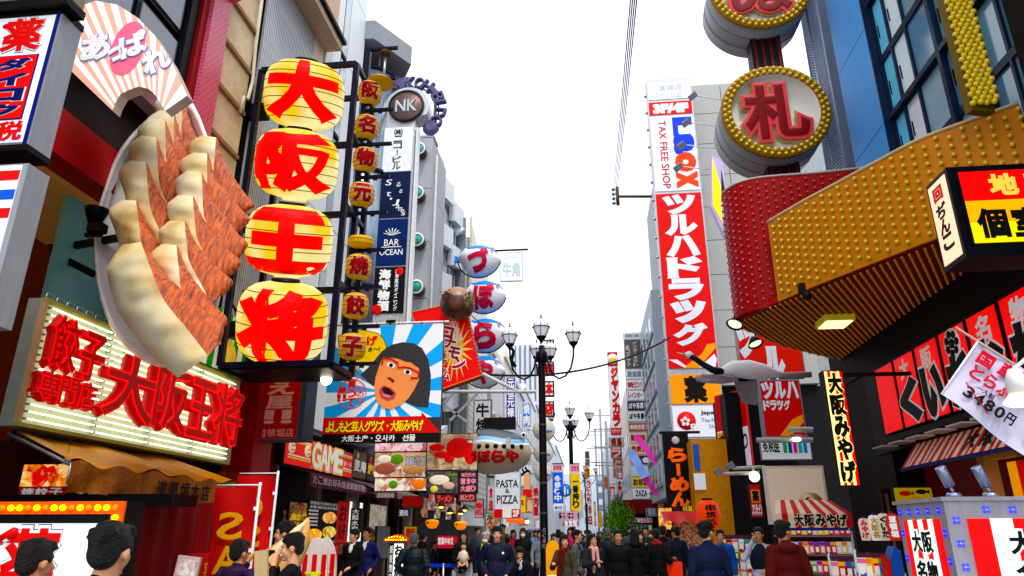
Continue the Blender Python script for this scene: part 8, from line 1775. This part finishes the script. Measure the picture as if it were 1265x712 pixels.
fo = g.build('crown', o)
# == people
JOBS = []
def prim_capsule(V, F, p0, p1, r0, r1, n=10, rings=3):
 p0, p1 = Vector(p0), Vector(p1); d = p1 - p0; L = d.length
 d = d / L if L > 1e-6 else Vector((0, 0, 1)); u = Vector((0, 0, 1)) if abs(d.z) < .9 else Vector((1, 0, 0)); a = d.cross(u).normalized(); b = d.cross(a)
 prof = [(r0 * math.sin(PI / 2 * k / rings), -r0 * math.cos(PI / 2 * k / rings)) for k in range(rings + 1)] + [(r1 * math.cos(PI / 2 * k / rings), L + r1 * math.sin(PI / 2 * k / rings)) for k in range(rings + 1)]
 base = len(V)
 for i, (r, t) in enumerate(prof):
  if i in (0, len(prof) - 1): V.append(p0 + d * t); continue
  for k in range(n): q = 2 * PI * k / n; V.append(p0 + d * t + a * (r * math.cos(q)) + b * (r * math.sin(q)))
 ix = lambda i, k: base if i == 0 else (base + 1 + (i - 1) * n + k % n)
 m = len(prof); last = base + 1 + (m - 2) * n
 for k in range(n): F.append((ix(0, 0), ix(1, k + 1), ix(1, k)))
 for i in range(1, m - 2):
  for k in range(n): F.append((ix(i, k), ix(i, k + 1), ix(i + 1, k + 1), ix(i + 1, k)))
 for k in range(n): F.append((ix(m - 2, k), ix(m - 2, k + 1), last))
def prim_ell(V, F, c, r, M=None, n=14, k=10):
 base = len(V); c = Vector(c)
 for i in range(k + 1):
  b = -PI / 2 + PI * i / k
  for q in range(n if 0 < i < k else 1):
   a = 2 * PI * q / n; p = c + Vector((r[0] * math.cos(b) * math.cos(a), r[1] * math.cos(b) * math.sin(a), r[2] * math.sin(b))); V.append(p)
 ix = lambda i, q: base if i == 0 else (base + 1 + (i - 1) * n + q % n)
 for q in range(n): F.append((ix(0, 0), ix(1, q + 1), ix(1, q)))
 for i in range(1, k - 1):
  for q in range(n): F.append((ix(i, q), ix(i, q + 1), ix(i + 1, q + 1), ix(i + 1, q)))
 for q in range(n): F.append((ix(k - 1, q), ix(k - 1, q + 1), base + 1 + (k - 1) * n))
class Blend:
 def __init__(s): s.V = []; s.F = []
 def cap(s, p0, p1, r0, r1=None): prim_capsule(s.V, s.F, p0, p1, r0, r0 if r1 is None else r1); return s
 def ell(s, c, r, M=None):
  b = len(s.V); prim_ell(s.V, s.F, c, r)
  if M is not None: s.V[b:] = [M @ v for v in s.V[b:]]
  return s
 def mark(s): return len(s.V)
 def xf(s, b, M): s.V[b:] = [M @ v for v in s.V[b:]]
 def build(s, name, parent, m, voxel, post=None, smooth=2):
  me = bpy.data.meshes.new(name); me.from_pydata([tuple(v) for v in s.V], [], s.F); me.materials.append(m)
  o = bpy.data.objects.new(name, me); link(o, parent); JOBS.append((o, voxel, post, smooth)); return o
def run_jobs():
 tmp = bpy.data.scenes.new('tmp'); hold = []
 for o, vx, post, sm in JOBS:
  t = bpy.data.objects.new('t', o.data); md = t.modifiers.new('r', 'REMESH'); md.mode = 'VOXEL'; md.voxel_size = vx; md.use_smooth_shade = True
  if sm: m2 = t.modifiers.new('s', 'SMOOTH'); m2.factor = .5; m2.iterations = sm
  tmp.collection.objects.link(t); hold.append(t)
 vl = tmp.view_layers[0]; vl.update(); dg = vl.depsgraph; dg.update()
 for t, (o, vx, post, sm) in zip(hold, JOBS):
  me = bpy.data.meshes.new_from_object(t.evaluated_get(dg)); me.name = o.name; old = o.data
  if not me.materials: me.materials.append(old.materials[0])
  if post:
   for v in me.vertices: v.co = post(v.co)
  o.data = me
 for t in hold: bpy.data.objects.remove(t)
 bpy.data.scenes.remove(tmp)
def cloth(h, rough=.8, bump=.35, scale=5, em=0): return mat(h, rough, 0, em, .18, bump, scale, .15)
def hairm(h):
 return mat(h, .42, 0, 0, .5, 1.0, 30, .25, None, True)
SK = [mat('#c98f6e', .5, var=.08, scale=9), mat('#d8a07c', .5, var=.08, scale=9), mat('#b97f5e', .5, var=.08, scale=9)]
def shared(mb): o = mb.build('x', None); me = o.data; COL.objects.unlink(o); bpy.data.objects.remove(o); return me
EYE_ME = shared(MB().ball((0, 0, 0), 1, mat('#e8e2da', .3, var=0), 10, 6, (.0135, .006, .0058))); IRIS_ME = shared(MB().ball((0, 0, 0), 1, mat('#120a08', .2, var=0), 8, 6, (.0062, .004, .0062)))
BROW_ME = shared(MB().tube([(-.02, .004, -.003), (0, -.002, .002), (.02, .003, -.001)], [.003, .0048, .003], mat('#17100e', .7, var=0), 6)); LIP_ME = shared(MB().ball((0, 0, .0035), 1, mat('#a04c48', .5, var=0), 10, 6, (.023, .008, .0055)).ball((0, .001, -.005), 1, mat('#b05a54', .5, var=0), 10, 6, (.018, .008, .005)))
ARMS = {'down': ((.215, .03, 1.13), (.225, -.04, .89)), 'pocket': ((.24, .08, 1.15), (.17, -.08, .97)), 'phone': ((.23, -.08, 1.14), (.07, -.27, 1.2)), 'face': ((.2, -.14, 1.17), (.06, -.15, 1.44)), 'camera': ((.22, -.2, 1.22), (.07, -.3, 1.5)),
  'front': ((.22, .0, 1.14), (.09, -.2, 1.05)), 'ear': ((.27, -.1, 1.2), (.11, -.06, 1.5)), 'carry': ((.23, .06, 1.13), (.27, -.1, 1.16)), 'behind': ((.215, .08, 1.14), (.19, .1, .92)), 'crossed': ((.25, -.06, 1.15), (-.04, -.19, 1.17)), 'swingf': ((.23, -.06, 1.14), (.24, -.22, .94)), 'swingb': ((.24, .12, 1.15), (.25, .15, .91))}
def person(X, Y, H, face, label, top, bottom, hair='short', hairc='#120d0c', skin=0, arms=('down', 'down'), turn=0.0, nod=0.0, vox=.014, jacket=True, long=False, puffer=False, shirt=None, scarf=None, mask=False, glasses=False, cap=None, hood=False, bag=None, pack=None, stride=0.0, lean=0.0, wide=1.0, vest=None, skirt=False, name='person', group=None, seat=False, shoe='#1a1a1c', collar=None):
 k = H / 1.72
 t = bpy.data.objects.new(name, None); t.location = (X, Y, 0); t.rotation_euler = (0, 0, R(face)); t.scale = (k * wide ** .4, k * wide ** .4, k); COL.objects.link(t); meta(t, label, 'person', group)
 Lm = Matrix.Translation((0, 0, .95)) @ Matrix.Rotation(R(lean), 4, 'X') @ Matrix.Translation((0, 0, -.95))
 HM = Lm @ Matrix.Translation((0, 0, 1.5)) @ Matrix.Rotation(R(turn), 4, 'Z') @ Matrix.Rotation(R(nod), 4, 'X') @ Matrix.Translation((0, 0, -1.5))
 def hx(p): return HM @ Vector(p)
 def lx(p): return Lm @ Vector(p)
 near = vox < .013
 # limbs
 sh = [(-.152 * wide, 0, 1.385), (.152 * wide, 0, 1.385)]; arm = []
 for i, s in enumerate((-1, 1)):
  e, w = ARMS[arms[i]]; e = (s * e[0] * (1 + (wide - 1) * .5), e[1], e[2]); w = (s * w[0], w[1], w[2]); arm.append((lx(sh[i]), lx(e), lx(w)))
 legs = []
 for i, s in enumerate((-1, 1)):
  q = stride * s
  if seat: legs.append((Vector((s * .09, 0, .52)), Vector((s * .13, -.38, .55)), Vector((s * .12, -.36, .1)), Vector((s * .12, -.5, .035))))
  else: legs.append((Vector((s * .085, 0, .9)), Vector((s * .09, -.02 - q * .22, .49)), Vector((s * .09, .02 - q * .36 + abs(q) * .08, .09)), Vector((s * .1, -.13 - q * .36 + abs(q) * .06, .03))))
 # ---------------- body
 B = Blend(); b0 = B.mark()
 B.ell((0, .012, 1.628), (.074, .092, .09)); B.ell((0, -.028, 1.565), (.057, .06, .07)); B.cap((-.01, -.072, 1.512), (.01, -.072, 1.512), .02)
 B.cap((0, -.088, 1.602), (0, -.104, 1.574), .0085, .0125); B.cap((-.03, -.068, 1.628), (.03, -.068, 1.628), .0165)
 B.cap((-.036, -.06, 1.578), (-.03, -.062, 1.56), .024); B.cap((.036, -.06, 1.578), (.03, -.062, 1.56), .024)
 for s in (-1, 1): B.ell((s * .077, .014, 1.592), (.011, .022, .032))
 B.xf(b0, HM)
 B.cap(lx((0, .015, 1.4)), hx((0, .008, 1.545)), .058, .052); B.cap(lx((-.13, 0, 1.39)), lx((.13, 0, 1.39)), .05); B.cap(lx((0, 0, 1.3)), lx((0, 0, .98)), .1, .09)
 for (a, e, w) in arm:
  B.cap(a, e, .045, .036); B.cap(e, w, .036, .024); d = (w - e).normalized()
  sd = d.cross(Vector((0, 0, 1))); sd = sd.normalized() if sd.length > .1 else Vector((1, 0, 0)); pn = d.cross(sd).normalized()
  if d.z < -.5: sd = Vector((0, 1, 0))
  hp = w + d * .05; B.cap(w, w + d * .075 , .026, .03);
  for q in range(4):
   off = sd * (-.027 + q * .018); L = (.062, .07, .066, .052)[q]; c1 = w + d * .085 + off; m1 = c1 + d * L * .5 + pn * .006; e1 = c1 + d * L * .8 + pn * .03
   rr = .0088 if near else .0105; B.cap(c1, m1, rr, rr * .95); B.cap(m1, e1, rr * .95, rr * .8)
  tb = w + d * .03 - sd * .028; B.cap(tb, tb + d * .035 - sd * .022, .011, .01); B.cap(tb + d * .035 - sd * .022, tb + d * .065 - sd * .018, .01, .008)
 if not seat: B.cap((0, 0, .98), (0, 0, .88), .1, .1)
 for (h, kn, an, to) in legs: B.cap(h, kn, .07, .045); B.cap(kn, an, .045, .03); B.cap(an, to, .03, .026)
 if seat: B.cap(lx((0, 0, .95)) - Vector((0, 0, .38)), (0, 0, .5), .1, .1)
 B.build('body', t, SK[skin], vox)
 # ---------------- clothing
 T = Blend(); g = .016; rx = .15 * wide
 T.cap(lx((-.1 * wide, .0, 1.37)), lx((.1 * wide, .0, 1.37)), .075); T.cap(lx((-.06, .01, 1.4)), lx((.06, .01, 1.4)), .07); T.ell((0, 0, 0), (1, 1, 1), Lm @ Matrix.Translation((0, .005, 1.27)) @ Matrix.Diagonal((rx + g, .118 * wide, .19, 1))); T.ell((0, 0, 0), (1, 1, 1), Lm @ Matrix.Translation((0, .0, 1.06)) @ Matrix.Diagonal((rx * .93 + g, .118 * wide, .2, 1)))
 hem = .62 if long else .88
 if not seat: T.cap((-.055, 0, .95), (-.065, .0, hem), .115, .1); T.cap((.055, 0, .95), (.065, .0, hem), .115, .1); T.cap((0, 0, 1.0), (0, 0, hem), .115, .1)
 thick = .012 if jacket else 0
 for (a, e, w) in arm: T.cap(a, e, .064 + thick, .05 + thick); T.cap(e, e.lerp(w, .93), .05 + thick, .036 + thick)
 if hood: T.ell((0, 0, 0), (1, 1, 1), Lm @ Matrix.Translation((0, .09, 1.42)) @ Matrix.Diagonal((.12, .07, .07, 1)))
 if jacket or collar: T.cap(lx((0, .02, 1.42)), lx((0, .02, 1.465)), .068, .064)
 post = None
 if puffer:
  def post(c): q = 1 + .045 * abs(math.sin(c.z * 42)); return Vector((c.x * q, c.y * q, c.z))
 T.build('coat' if jacket else 'top', t, top, max(vox, .011) * 1.05, post)
 L_ = Blend()
 if skirt: L_.cap((0, 0, .95), (0, 0, .6), .13, .18)
 for (h, kn, an, to) in legs: L_.cap(h, kn, .085, .062); L_.cap(kn, an + Vector((0, 0, .0)), .062, .048)
 L_.cap(legs[0][0], legs[1][0], .1)
 L_.build('trousers', t, bottom, max(vox, .013) * 1.2)
 S_ = cloth(shoe, .5, .05)
 for (h, kn, an, to) in legs: m = MB(); d = to - an; m.tube([an + Vector((0, .05, -.03)), an + Vector((0, 0, -.02)), to + Vector((0, .02, .012)), to + Vector((0, -.07, .0))], [.035, .05, .042, .02], S_, 10); m.build('shoe', t)
 # ---------------- hair
 Hm = hairm(hairc); A = Blend(); b0 = A.mark()
 if hair != 'none':
  A.ell((0, .024, 1.648), (.083, .096, .092)); A.ell((0, .06, 1.6), (.07, .055, .075))
  for s in (-1, 1): A.ell((s * .068, .01, 1.638), (.018, .05, .042)); A.ell((s * .074, -.022, 1.618), (.007, .014, .026))
  rn = random.Random(int(X * 100) + int(Y * 37))
  for q in range(9): x = -.062 + q * .0155; z = 1.676 + rn.uniform(-.012, .006) - (0.012 if hair in ('bob', 'long', 'fringe') else 0); A.cap((x * .85, -.04, 1.708 - 2.2 * x * x), (x * 1.05 + rn.uniform(-.008, .008), -.082 + abs(x) * .35, z - (.018 if hair in ('bob', 'fringe', 'long') else 0)), .02, .008)
  for q in range(14): a = rn.uniform(0, 6.28); e_ = rn.uniform(.2, 1.2); p = Vector((.08 * math.cos(a) * math.cos(e_), .026 + .09 * math.sin(a) * math.cos(e_), 1.65 + .08 * math.sin(e_))); q2 = p + Vector((math.cos(a) * .012, math.sin(a) * .012, rn.uniform(-.02, .012))); A.cap(p, q2, .02, .008)
  if hair in ('bob', 'long'):
   zz_ = 1.5 if hair == 'bob' else 1.34
   for s in (-1, 1): A.cap((s * .07, .02, 1.63), (s * .082, .025, zz_), .032, .022); A.cap((s * .05, .06, 1.63), (s * .06, .07, zz_ - .02), .045, .03)
   A.cap((0, .08, 1.63), (0, .085, zz_ - .03), .055, .04)
  if hair == 'tail': A.cap((0, .11, 1.66), (0, .15, 1.5), .03, .015)
  A.xf(b0, HM); A.build('hair', t, Hm, .009 if near else .012, smooth=1)
 HR = HM.to_euler()
 if abs(((face + turn + 180) % 360) - 180) < 100:
  for s in (-1, 1):
   inst('eye', EYE_ME, t, hx((s * .03, -.081, 1.603)), HR); inst('iris', IRIS_ME, t, hx((s * .03, -.0862, 1.603)), HR); inst('eyebrow', BROW_ME, t, hx((s * .031, -.086, 1.622)), HR)
  if not mask: inst('mouth', LIP_ME, t, hx((0, -.085, 1.535)), HR)
 if mask: m = MB().ball((0, -.052, 1.548), 1, mat('#e8ecf0', .7, var=.04), 16, 10, (.062, .05, .047)); m.v = [tuple(hx(v)) for v in m.v]; m.build('face_mask', t)
 if glasses:
  m = MB();
  for s in (-1, 1): m.tube([(s * .031 + .021 * math.cos(q * PI / 6), -.098, 1.603 + .016 * math.sin(q * PI / 6)) for q in range(13)], .0022, BLACK, 4); m.tube([(s * .052, -.096, 1.606), (s * .078, .0, 1.606)], .002, BLACK, 4)
  m.tube([(-.01, -.1, 1.605), (.01, -.1, 1.605)], .002, BLACK, 4); m.v = [tuple(hx(v)) for v in m.v]; m.build('spectacles', t)
 if cap:
  m = MB().ball((0, .015, 1.662), 1, cap, 18, 10, (.09, .104, .082)).add([(-.07, -.07, 1.672), (0, -.085, 1.674), (.07, -.07, 1.672), (.055, -.15, 1.655), (0, -.17, 1.652), (-.055, -.15, 1.655)], [(0, 5, 4, 3, 2, 1), (0, 1, 2, 3, 4, 5)], cap); m.v = [tuple(hx(v)) for v in m.v]; m.build('cap', t)
 if shirt: m = Blend(); m.ell((0, 0, 0), (1, 1, 1), Lm @ Matrix.Translation((0, -.085, 1.375)) @ Matrix.Rotation(R(-14), 4, 'X') @ Matrix.Diagonal((.045, .035, .085, 1))); [m.cap(lx((s * .015, -.07, 1.43)), lx((s * .055, -.03, 1.465)), .016, .014) for s in (-1, 1)]; m.build('shirt', t, shirt, .011)
 if scarf:
  m = Blend();
  for q in range(12): a0, a1 = q * PI / 6, (q + 1) * PI / 6; m.cap(lx((.075 * math.cos(a0), .075 * math.sin(a0) + .005, 1.455 + .012 * math.sin(q * 2))), lx((.075 * math.cos(a1), .075 * math.sin(a1) + .005, 1.455 + .012 * math.sin(q * 2 + 2))), .034)
  m.cap(lx((-.04, -.09, 1.43)), lx((-.06, -.145, 1.02)), .035, .03); m.cap(lx((.04, -.09, 1.43)), lx((.05, -.145, 1.12)), .035, .03); m.build('scarf', t, scarf, .012)
 if vest: m = Blend(); m.ell((0, 0, 0), (1, 1, 1), Lm @ Matrix.Translation((0, .0, 1.2)) @ Matrix.Diagonal((.195, .142, .27, 1))); m.build('vest', t, vest, .014)
 if bag:
  i = 1 if bag[1] > 0 else 0; w = arm[i][2]; bx = w.x + (.03 if i else -.03); by = w.y; m = MB().box(bx - .15, by - .05, w.z - .32, bx + .14, by + .05, w.z - .04, bag[0]); m.build('bag', t); hnd = MB().tube([(bx - .07, by, w.z - .04), (bx - .04, by, w.z + .04), (bx + .04, by, w.z + .04), (bx + .07, by, w.z - .04)], .006, bag[0], 5); hnd.build('bag_handle', t)
 if pack: m = Blend(); m.ell(lx((0, .19, 1.22)), (.14, .1, .2)); m.ell(lx((0, .25, 1.13)), (.1, .06, .1)); m.build('backpack', t, pack, .02); m = MB(); [m.tube([lx((s * .1, .12, 1.42)), lx((s * .11, -.06, 1.46)), lx((s * .12, -.135, 1.3)), lx((s * .15, -.1, 1.1))], .014, pack, 6) for s in (-1, 1)]; m.build('straps', t)['kind'] = 'stuff'
 return t
def at_head(px, ytop, hpx, Hdef=None, Y=None):
 """standing place of a person sighted by head top and head height"""
 Y = Y or .232 * 909 / hpx
 p = atY(px, ytop, Y); return p.x, Y, (Hdef or p.z)
C_ = cloth; BKC = C_('#101114'); NVY = C_('#121a38'); GRY = C_('#4a4d54'); DEN = C_('#22304e'); BRNC = C_('#4a3626'); OLV = C_('#4c4a34'); LGY = C_('#8c9098')
def P(px, ytop, hpx, face, label, top, bottom=BKC, Y=None, **k):
 Y = Y * (1.3 if Y >= 9.5 else 1.12 if Y > 8 else 1)
 x, y, H = at_head(px, ytop, hpx, None, Y); return person(x, y, H, face, label, top, bottom, vox=k.pop('vox', .0105 if y < 10 else (.0125 if y < 16.5 else .02)), **k)
# --- left foreground
P(51, 668, 0, 175, 'person seen from behind with dark brown hair, at the bottom left by the bulb lightbox', C_('#14151a'), Y=3.75, hairc='#1c100c', hair='short', hood=True, turn=-6, wide=1.05)
P(143, 648, 0, 160, 'man with thick black hair and navy jacket seen from behind, ear showing, bottom left', C_('#10141e'), Y=3.1, hairc='#0a0a10', turn=28, wide=1.1, skin=1, vox=.009)
P(298, 668, 28, 178, 'person in a purple quilted coat seen from behind, raising a phone by the red banners', C_('#2e1440', .6), puffer=True, hood=True, arms=('down', 'camera'), Y=6.6, hairc='#1c1210', turn=-14)
o = root('mobile_phone', atY(333, 690, 6.35), 'dark phone held up by the person in the purple coat', 'phone'); MB().box(-.04, 0, -.07, .04, .01, .07, BLACK).build('body', o)
boy = P(364, 660, 32, -78, 'boy with short black hair in a black sweater eating, seen from the side', C_('#0e0f12'), jacket=False, arms=('face', 'face'), Y=6.3, skin=1, hairc='#14100e', vox=.009, nod=8)
P(353, 645, 24, -60, 'man with black hair standing behind the eating boy, partly hidden by the big cone', C_('#1a1b20'), Y=7.6, turn=-20)
# giant cream and beige cone beside the boy
o = root('giant_cone', (atY(352, 690, 7.0).x, 7.0, 0), 'large tan and cream food cone model rising behind the eating boy', 'food model'); TAN = mat('#d8a468', .5, var=.2, scale=4, bump=.2); CRX = mat('#e8d0a8', .4, var=.15, scale=4)
c0, c1 = atY(344, 712, 7.0), atY(381, 640, 7.0); dx = c1.x - o.location.x; dz = c1.z
m = MB(); m.tube([(-.3, 0, .7), (-.18, 0, 1.05), (-.02, 0, 1.4), (dx * .75, 0, dz - .18), (dx, 0, dz)], [.16, .2, .19, .1, .01], TAN, 20); m.build('wrapper', o); MB().tube([(-.38, -.05, .9), (-.22, -.12, 1.25), (-.02, -.12, 1.5), (dx * .7, -.1, dz - .12), (dx * .95, -.02, dz - .03)], [.05, .06, .05, .04, .01], CRX, 12).build('cream_edge', o); MB().tube([(-.3, 0, 0), (-.3, 0, .72)], .05, DARK).build('stand', o)
o = root('leaning_board', (atY(347, 690, 5.9).x, 5.9, 0), 'pale wooden board leaning at the left of the eating boy', 'board'); MB().box(-.05, 0, 0, .06, .03, 1.52, mat('#b8a078', .6, streak=True)).build('plank', o, (0, 0, 0), (0, R(-7), 0))
# two young men
P(438, 654, 20, -14, 'young man in a black cardigan over a white shirt, looking left', C_('#0c0d10'), jacket=False, collar=True, shirt=WHITE, arms=('pocket', 'front'), Y=10.4, turn=-28, hair='fringe', skin=1)
P(454, 652, 20, -8, 'young man in a bright navy blue cardigan beside the one in black', C_('#142060', .7), jacket=False, collar=True, shirt=WHITE, Y=11.0, turn=-12, skin=0, arms=('down', 'pocket'))
P(512, 660, 20, 180, 'grey haired man in a dark green puffer jacket seen from behind', C_('#10222a', .45, .1), hairc='#5a5a5c', puffer=True, Y=10.2, wide=1.18, arms=('pocket', 'pocket'))
P(524, 657, 15, 140, 'person in black with black hair just behind the puffer jacket man', BKC, Y=13.5, turn=20)
P(537, 668, 14, 95, 'person in navy with a patterned grey bag looking into the shop', C_('#16203e'), Y=14, bag=(mat('#6a5a58', .7, var=.5, scale=20), 1), pack=C_('#5a504a'))
P(552, 658, 15, 175, 'long haired woman all in black facing the noodle shop', BKC, Y=14, hair='long', long=True)
P(573, 656, 17, 4, 'woman with glasses and long black hair carrying a baby in a white wrap', BKC, C_('#8a8d90'), Y=12.6, hair='long', glasses=True, arms=('front', 'front'), skin=1, hood=True, stride=.3)
x, y, H = at_head(573, 672, 12, None, 16.2)
o = root('baby', (x, y - .02, 1.05), 'sleeping baby with dark hair in a white wrap on the chest of the woman', 'person')
b = Blend(); b.ell((0, 0, .30), (.058, .06, .065)); b.cap((0, .02, .2), (0, .03, .08), .06, .07); b.cap((-.08, -.02, .18), (-.12, -.04, .05), .022, .018); b.cap((.08, -.02, .18), (.12, -.04, .05), .022, .018); b.cap((-.05, 0, .03), (-.1, -.04, -.1), .04, .03); b.cap((.05, 0, .03), (.1, -.04, -.1), .04, .03); b.build('body', o, SK[1], .012)
b = Blend(); b.ell((0, .012, .325), (.062, .06, .055)); b.build('hair', o, hairm('#120c0a'), .012); b = Blend(); b.ell((0, -.02, .1), (.105, .09, .13)); b.build('wrap', o, C_('#e4ddc8', .7), .013)
P(600, 658, 18, -12, 'white haired person with a white mask and yellow scarf', NVY, Y=12, hairc='#c4c4c6', mask=True, scarf=C_('#a8b020'))
P(614, 651, 22, 2, 'man in a dark blue checked jacket with a round white badge, mouth closed', C_('#161f3c', .7, .5), DEN, Y=9.7, glasses=False, turn=6, hair='fringe', wide=1.14, arms=('pocket', 'pocket'), hood=False, skin=1)
x, y, H = at_head(621, 678, 5, 1, 12.4); o = root('round_badge', (x, 12.61 - .17, 1.32), 'round white badge on the chest of the checked jacket', 'badge'); MB().lathe([(0, -.012), (.018, -.012), (.022, 0)], WH, 14, (0, 0, 0), 'Y').build('disc', o)
P(640, 675, 18, 18, 'young man in a dark suit leaning forward with his hand on his cheek', C_('#0e1224'), Y=9.9, shirt=WHITE, arms=('face', 'front'), turn=-10, lean=14, nod=8, skin=1)
P(590, 652, 13, 40, 'man in a dark coat far behind the white haired person', GRY, Y=17.5, turn=10)
P(608, 650, 13, 0, 'person with an orange hat in the background', NVY, Y=18, cap=mat('#e08a20', .6))
P(621, 648, 12, -10, 'person in a grey hood behind the man in the checked jacket', C_('#8a7a70'), Y=19, hood=True)
P(627, 664, 15, 170, 'person in an olive grey coat seen from behind, right of the checked jacket', OLV, Y=14.2, turn=12, puffer=True)
P(634, 655, 13, 8, 'woman in a red top smiling in the background', C_('#a01c28'), Y=18, hair='bob')
P(646, 653, 15, 0, 'woman with long black hair, mask and black coat walking towards us', BKC, Y=15.5, hair='long', mask=True, stride=.5, bag=(mat('#9a968c', .7), -1), long=True)
P(656, 654, 13, 5, 'person wearing a blue hood in the background by the lamp post', C_('#5a7aa8'), Y=19, cap=C_('#5a7aa8'), hood=True)
P(667, 655, 16, 14, 'woman in a grey sweater and dark trousers striding past the lamp post', C_('#6c737c'), NVY, Y=14.6, hair='short', stride=.8, arms=('swingf', 'swingb'), jacket=False)
P(660, 664, 11, 180, 'person in a pale top walking away behind the striding woman', LGY, Y=21, stride=.5)
# --- centre right
o = root('yellow_sandwich_board', (atY(683, 690, 14).x, 14, 0), 'orange yellow round topped street board right of the lamp post', 'signboard'); MB().prism([(-.13, 0), (.13, 0), (.13, 1.35)] + [(.13 * math.cos(a * PI / 8), 1.35 + .16 * math.sin(a * PI / 8)) for a in range(9)] + [(-.13, 1.35)], 0, .06, mat('#f0a41c', .5, em=.1)).build('board', o); MB().box(-.1, -.01, .5, .1, -.001, .9, WH).build('label', o)
P(697, 661, 20, -34, 'woman with long auburn hair and a dark red scarf, holding a phone', C_('#4a4434'), C_('#8a8680'), Y=10.1, hair='long', hairc='#3a1a12', scarf=C_('#6a1414'), arms=('phone', 'down'), skin=1, turn=50)
P(713, 655, 18, 70, 'man with a black backpack in profile, looking right', C_('#5a5c5e'), DEN, Y=11.6, pack=C_('#101216'), turn=12)
P(704, 652, 12, 0, 'girl in a pink hooded coat in the background', C_('#c8286a'), Y=20, hood=True, hair='bob')
P(732, 660, 18, 24, 'woman with glasses and a pale pink scarf looking up to the right', C_('#26282e'), C_('#3a3c44'), Y=10.8, glasses=True, hair='bob', scarf=C_('#d09a96'), arms=('phone', 'down'), turn=26, nod=-10, skin=1, bag=(C_('#101216'), 1))
P(750, 653, 15, 178, 'man in a dark puffer jacket walking away, grey hair', C_('#1a2230', .5, .1), Y=15, puffer=True, hairc='#5c5c60', stride=.3)
P(763, 655, 18, 4, 'man in a plain black pullover looking at us, right of the pink scarf', C_('#08090b', .8), Y=10.2, jacket=False, collar=True, arms=('behind', 'behind'), wide=1.08, skin=2)
P(783, 653, 17, 182, 'tall person in a long black coat with its hood up, seen from behind', BKC, Y=11.8, hood=True, hair='long', long=True)
P(779, 649, 14, 20, 'man with black hair looking over the hooded black coat', GRY, Y=15.2, turn=10)
P(790, 656, 17, 6, 'woman in a yellow and blue jacket with an orange shopping bag', C_('#8a8420'), BKC, Y=12.6, hair='bob', arms=('down', 'carry'), bag=(mat('#f0500c', .5, em=.05), 1), skin=1, turn=-8)
P(797, 651, 14, -10, 'young woman with tied hair in the background above the yellow jacket', C_('#2a3a3a'), Y=15.5, hair='tail')
P(810, 654, 17, 168, 'young man in a black jacket with white back print holding an orange shopping bag', C_('#0a0a0c'), BKC, Y=11.3, arms=('carry', 'down'), bag=(mat('#f4480a', .5, em=.05), -1), turn=14, scarf=C_('#a01410'))
P(818, 650, 15, 176, 'person in black with a dark cap of hair beside the red shop panel', BKC, Y=13.2)
P(834, 651, 17, 196, 'person in navy with a pale grey sleeve standing sideways at the crossing', C_('#1a2234'), DEN, Y=12.6, arms=('down', 'pocket'), turn=20)
P(826, 665, 13, 120, 'person in a light grey jumper between the two people in black', LGY, Y=14.5)
# --- right foreground
P(871, 645, 22, 196, 'young man in a navy sweater and black cap turned away to the left', C_('#121c44', .8), DEN, Y=8.6, jacket=False, collar=True, turn=-50, cap=C_('#0c0d12'), wide=1.12, skin=1, shirt=None)
P(889, 655, 17, -6, 'man in a bright blue and black windbreaker facing us', C_('#1450a0', .6), Y=11.6, wide=1.08, arms=('pocket', 'down'))
P(936, 652, 21, -20, 'middle aged man in a navy vest and white shirt talking on a phone', C_('#a8b0c4'), C_('#6a6c70'), Y=10.2, vest=C_('#121c30'), arms=('ear', 'front'), jacket=False, hairc='#242224', skin=2, turn=-8)
P(966, 644, 25, 190, 'young man in a dark red hooded sweater turned to the left', C_('#5e1410', .85), BKC, Y=8.4, hood=True, turn=-58, wide=1.06, skin=2)
# print on the back of the black jacket, distant crowd
far_specs = [('#101216', 'short', 'black coat'), ('#1c2840', 'bob', 'navy coat'), ('#5a2428', 'long', 'wine red coat'), ('#6a6a6e', 'short', 'grey coat'), ('#3a3228', 'short', 'brown coat'), ('#b8b4ac', 'bob', 'pale coat')]
protos = []
rnf = random.Random(11)
spots = []
for i in range(48):
 Y = rnf.uniform(22, 75); px = rnf.uniform(600, 850) if Y < 30 else (rnf.uniform(650, 800) if Y < 50 else rnf.uniform(690, 775))
 if 668 < px < 680: px += 14
 spots.append((px, Y))
pose = {}
for i, (px, Y) in enumerate(spots):
 j = i % 6; c, hr, nm_ = far_specs[j]; x = atY(px, 656, Y).x
 if not -6 < x < (5.6 if Y < 28 else 3.1): continue
 lab_ = f'distant walker in a {nm_} among the crowd down the street'
 if j not in pose:
  t = person(x, Y, 1.6 + .03 * j, 180 if j % 2 else 5, lab_, C_(c), BKC, hair=hr, vox=.03, stride=.5 if j % 2 else -.4, long=j in (1, 2), group='distant walkers'); pose[j] = t
 else: pose.setdefault('copies', []).append((j, x, Y))
run_jobs()
NW = {}
OD = ['another', 'a second', 'a third', 'a fourth', 'a fifth', 'a sixth', 'a seventh', 'an eighth']
for j, x, Y in sorted(pose['copies'], key=lambda q: q[2]):
 c = copy_tree(pose[j]); NW[j] = NW.get(j, 0) + 1; c['label'] = f'distant walker, {OD[NW[j]]} {far_specs[j][2]}, {"left" if x < -1 else "right" if x > 1.2 else "middle"} of the street crowd'; c.location = (x, Y, 0); c.rotation_euler = (0, 0, pose[j].rotation_euler.z + rnf.uniform(-.5, .5)); s = rnf.uniform(.94, 1.05); c.scale = [q * s for q in pose[j].scale]
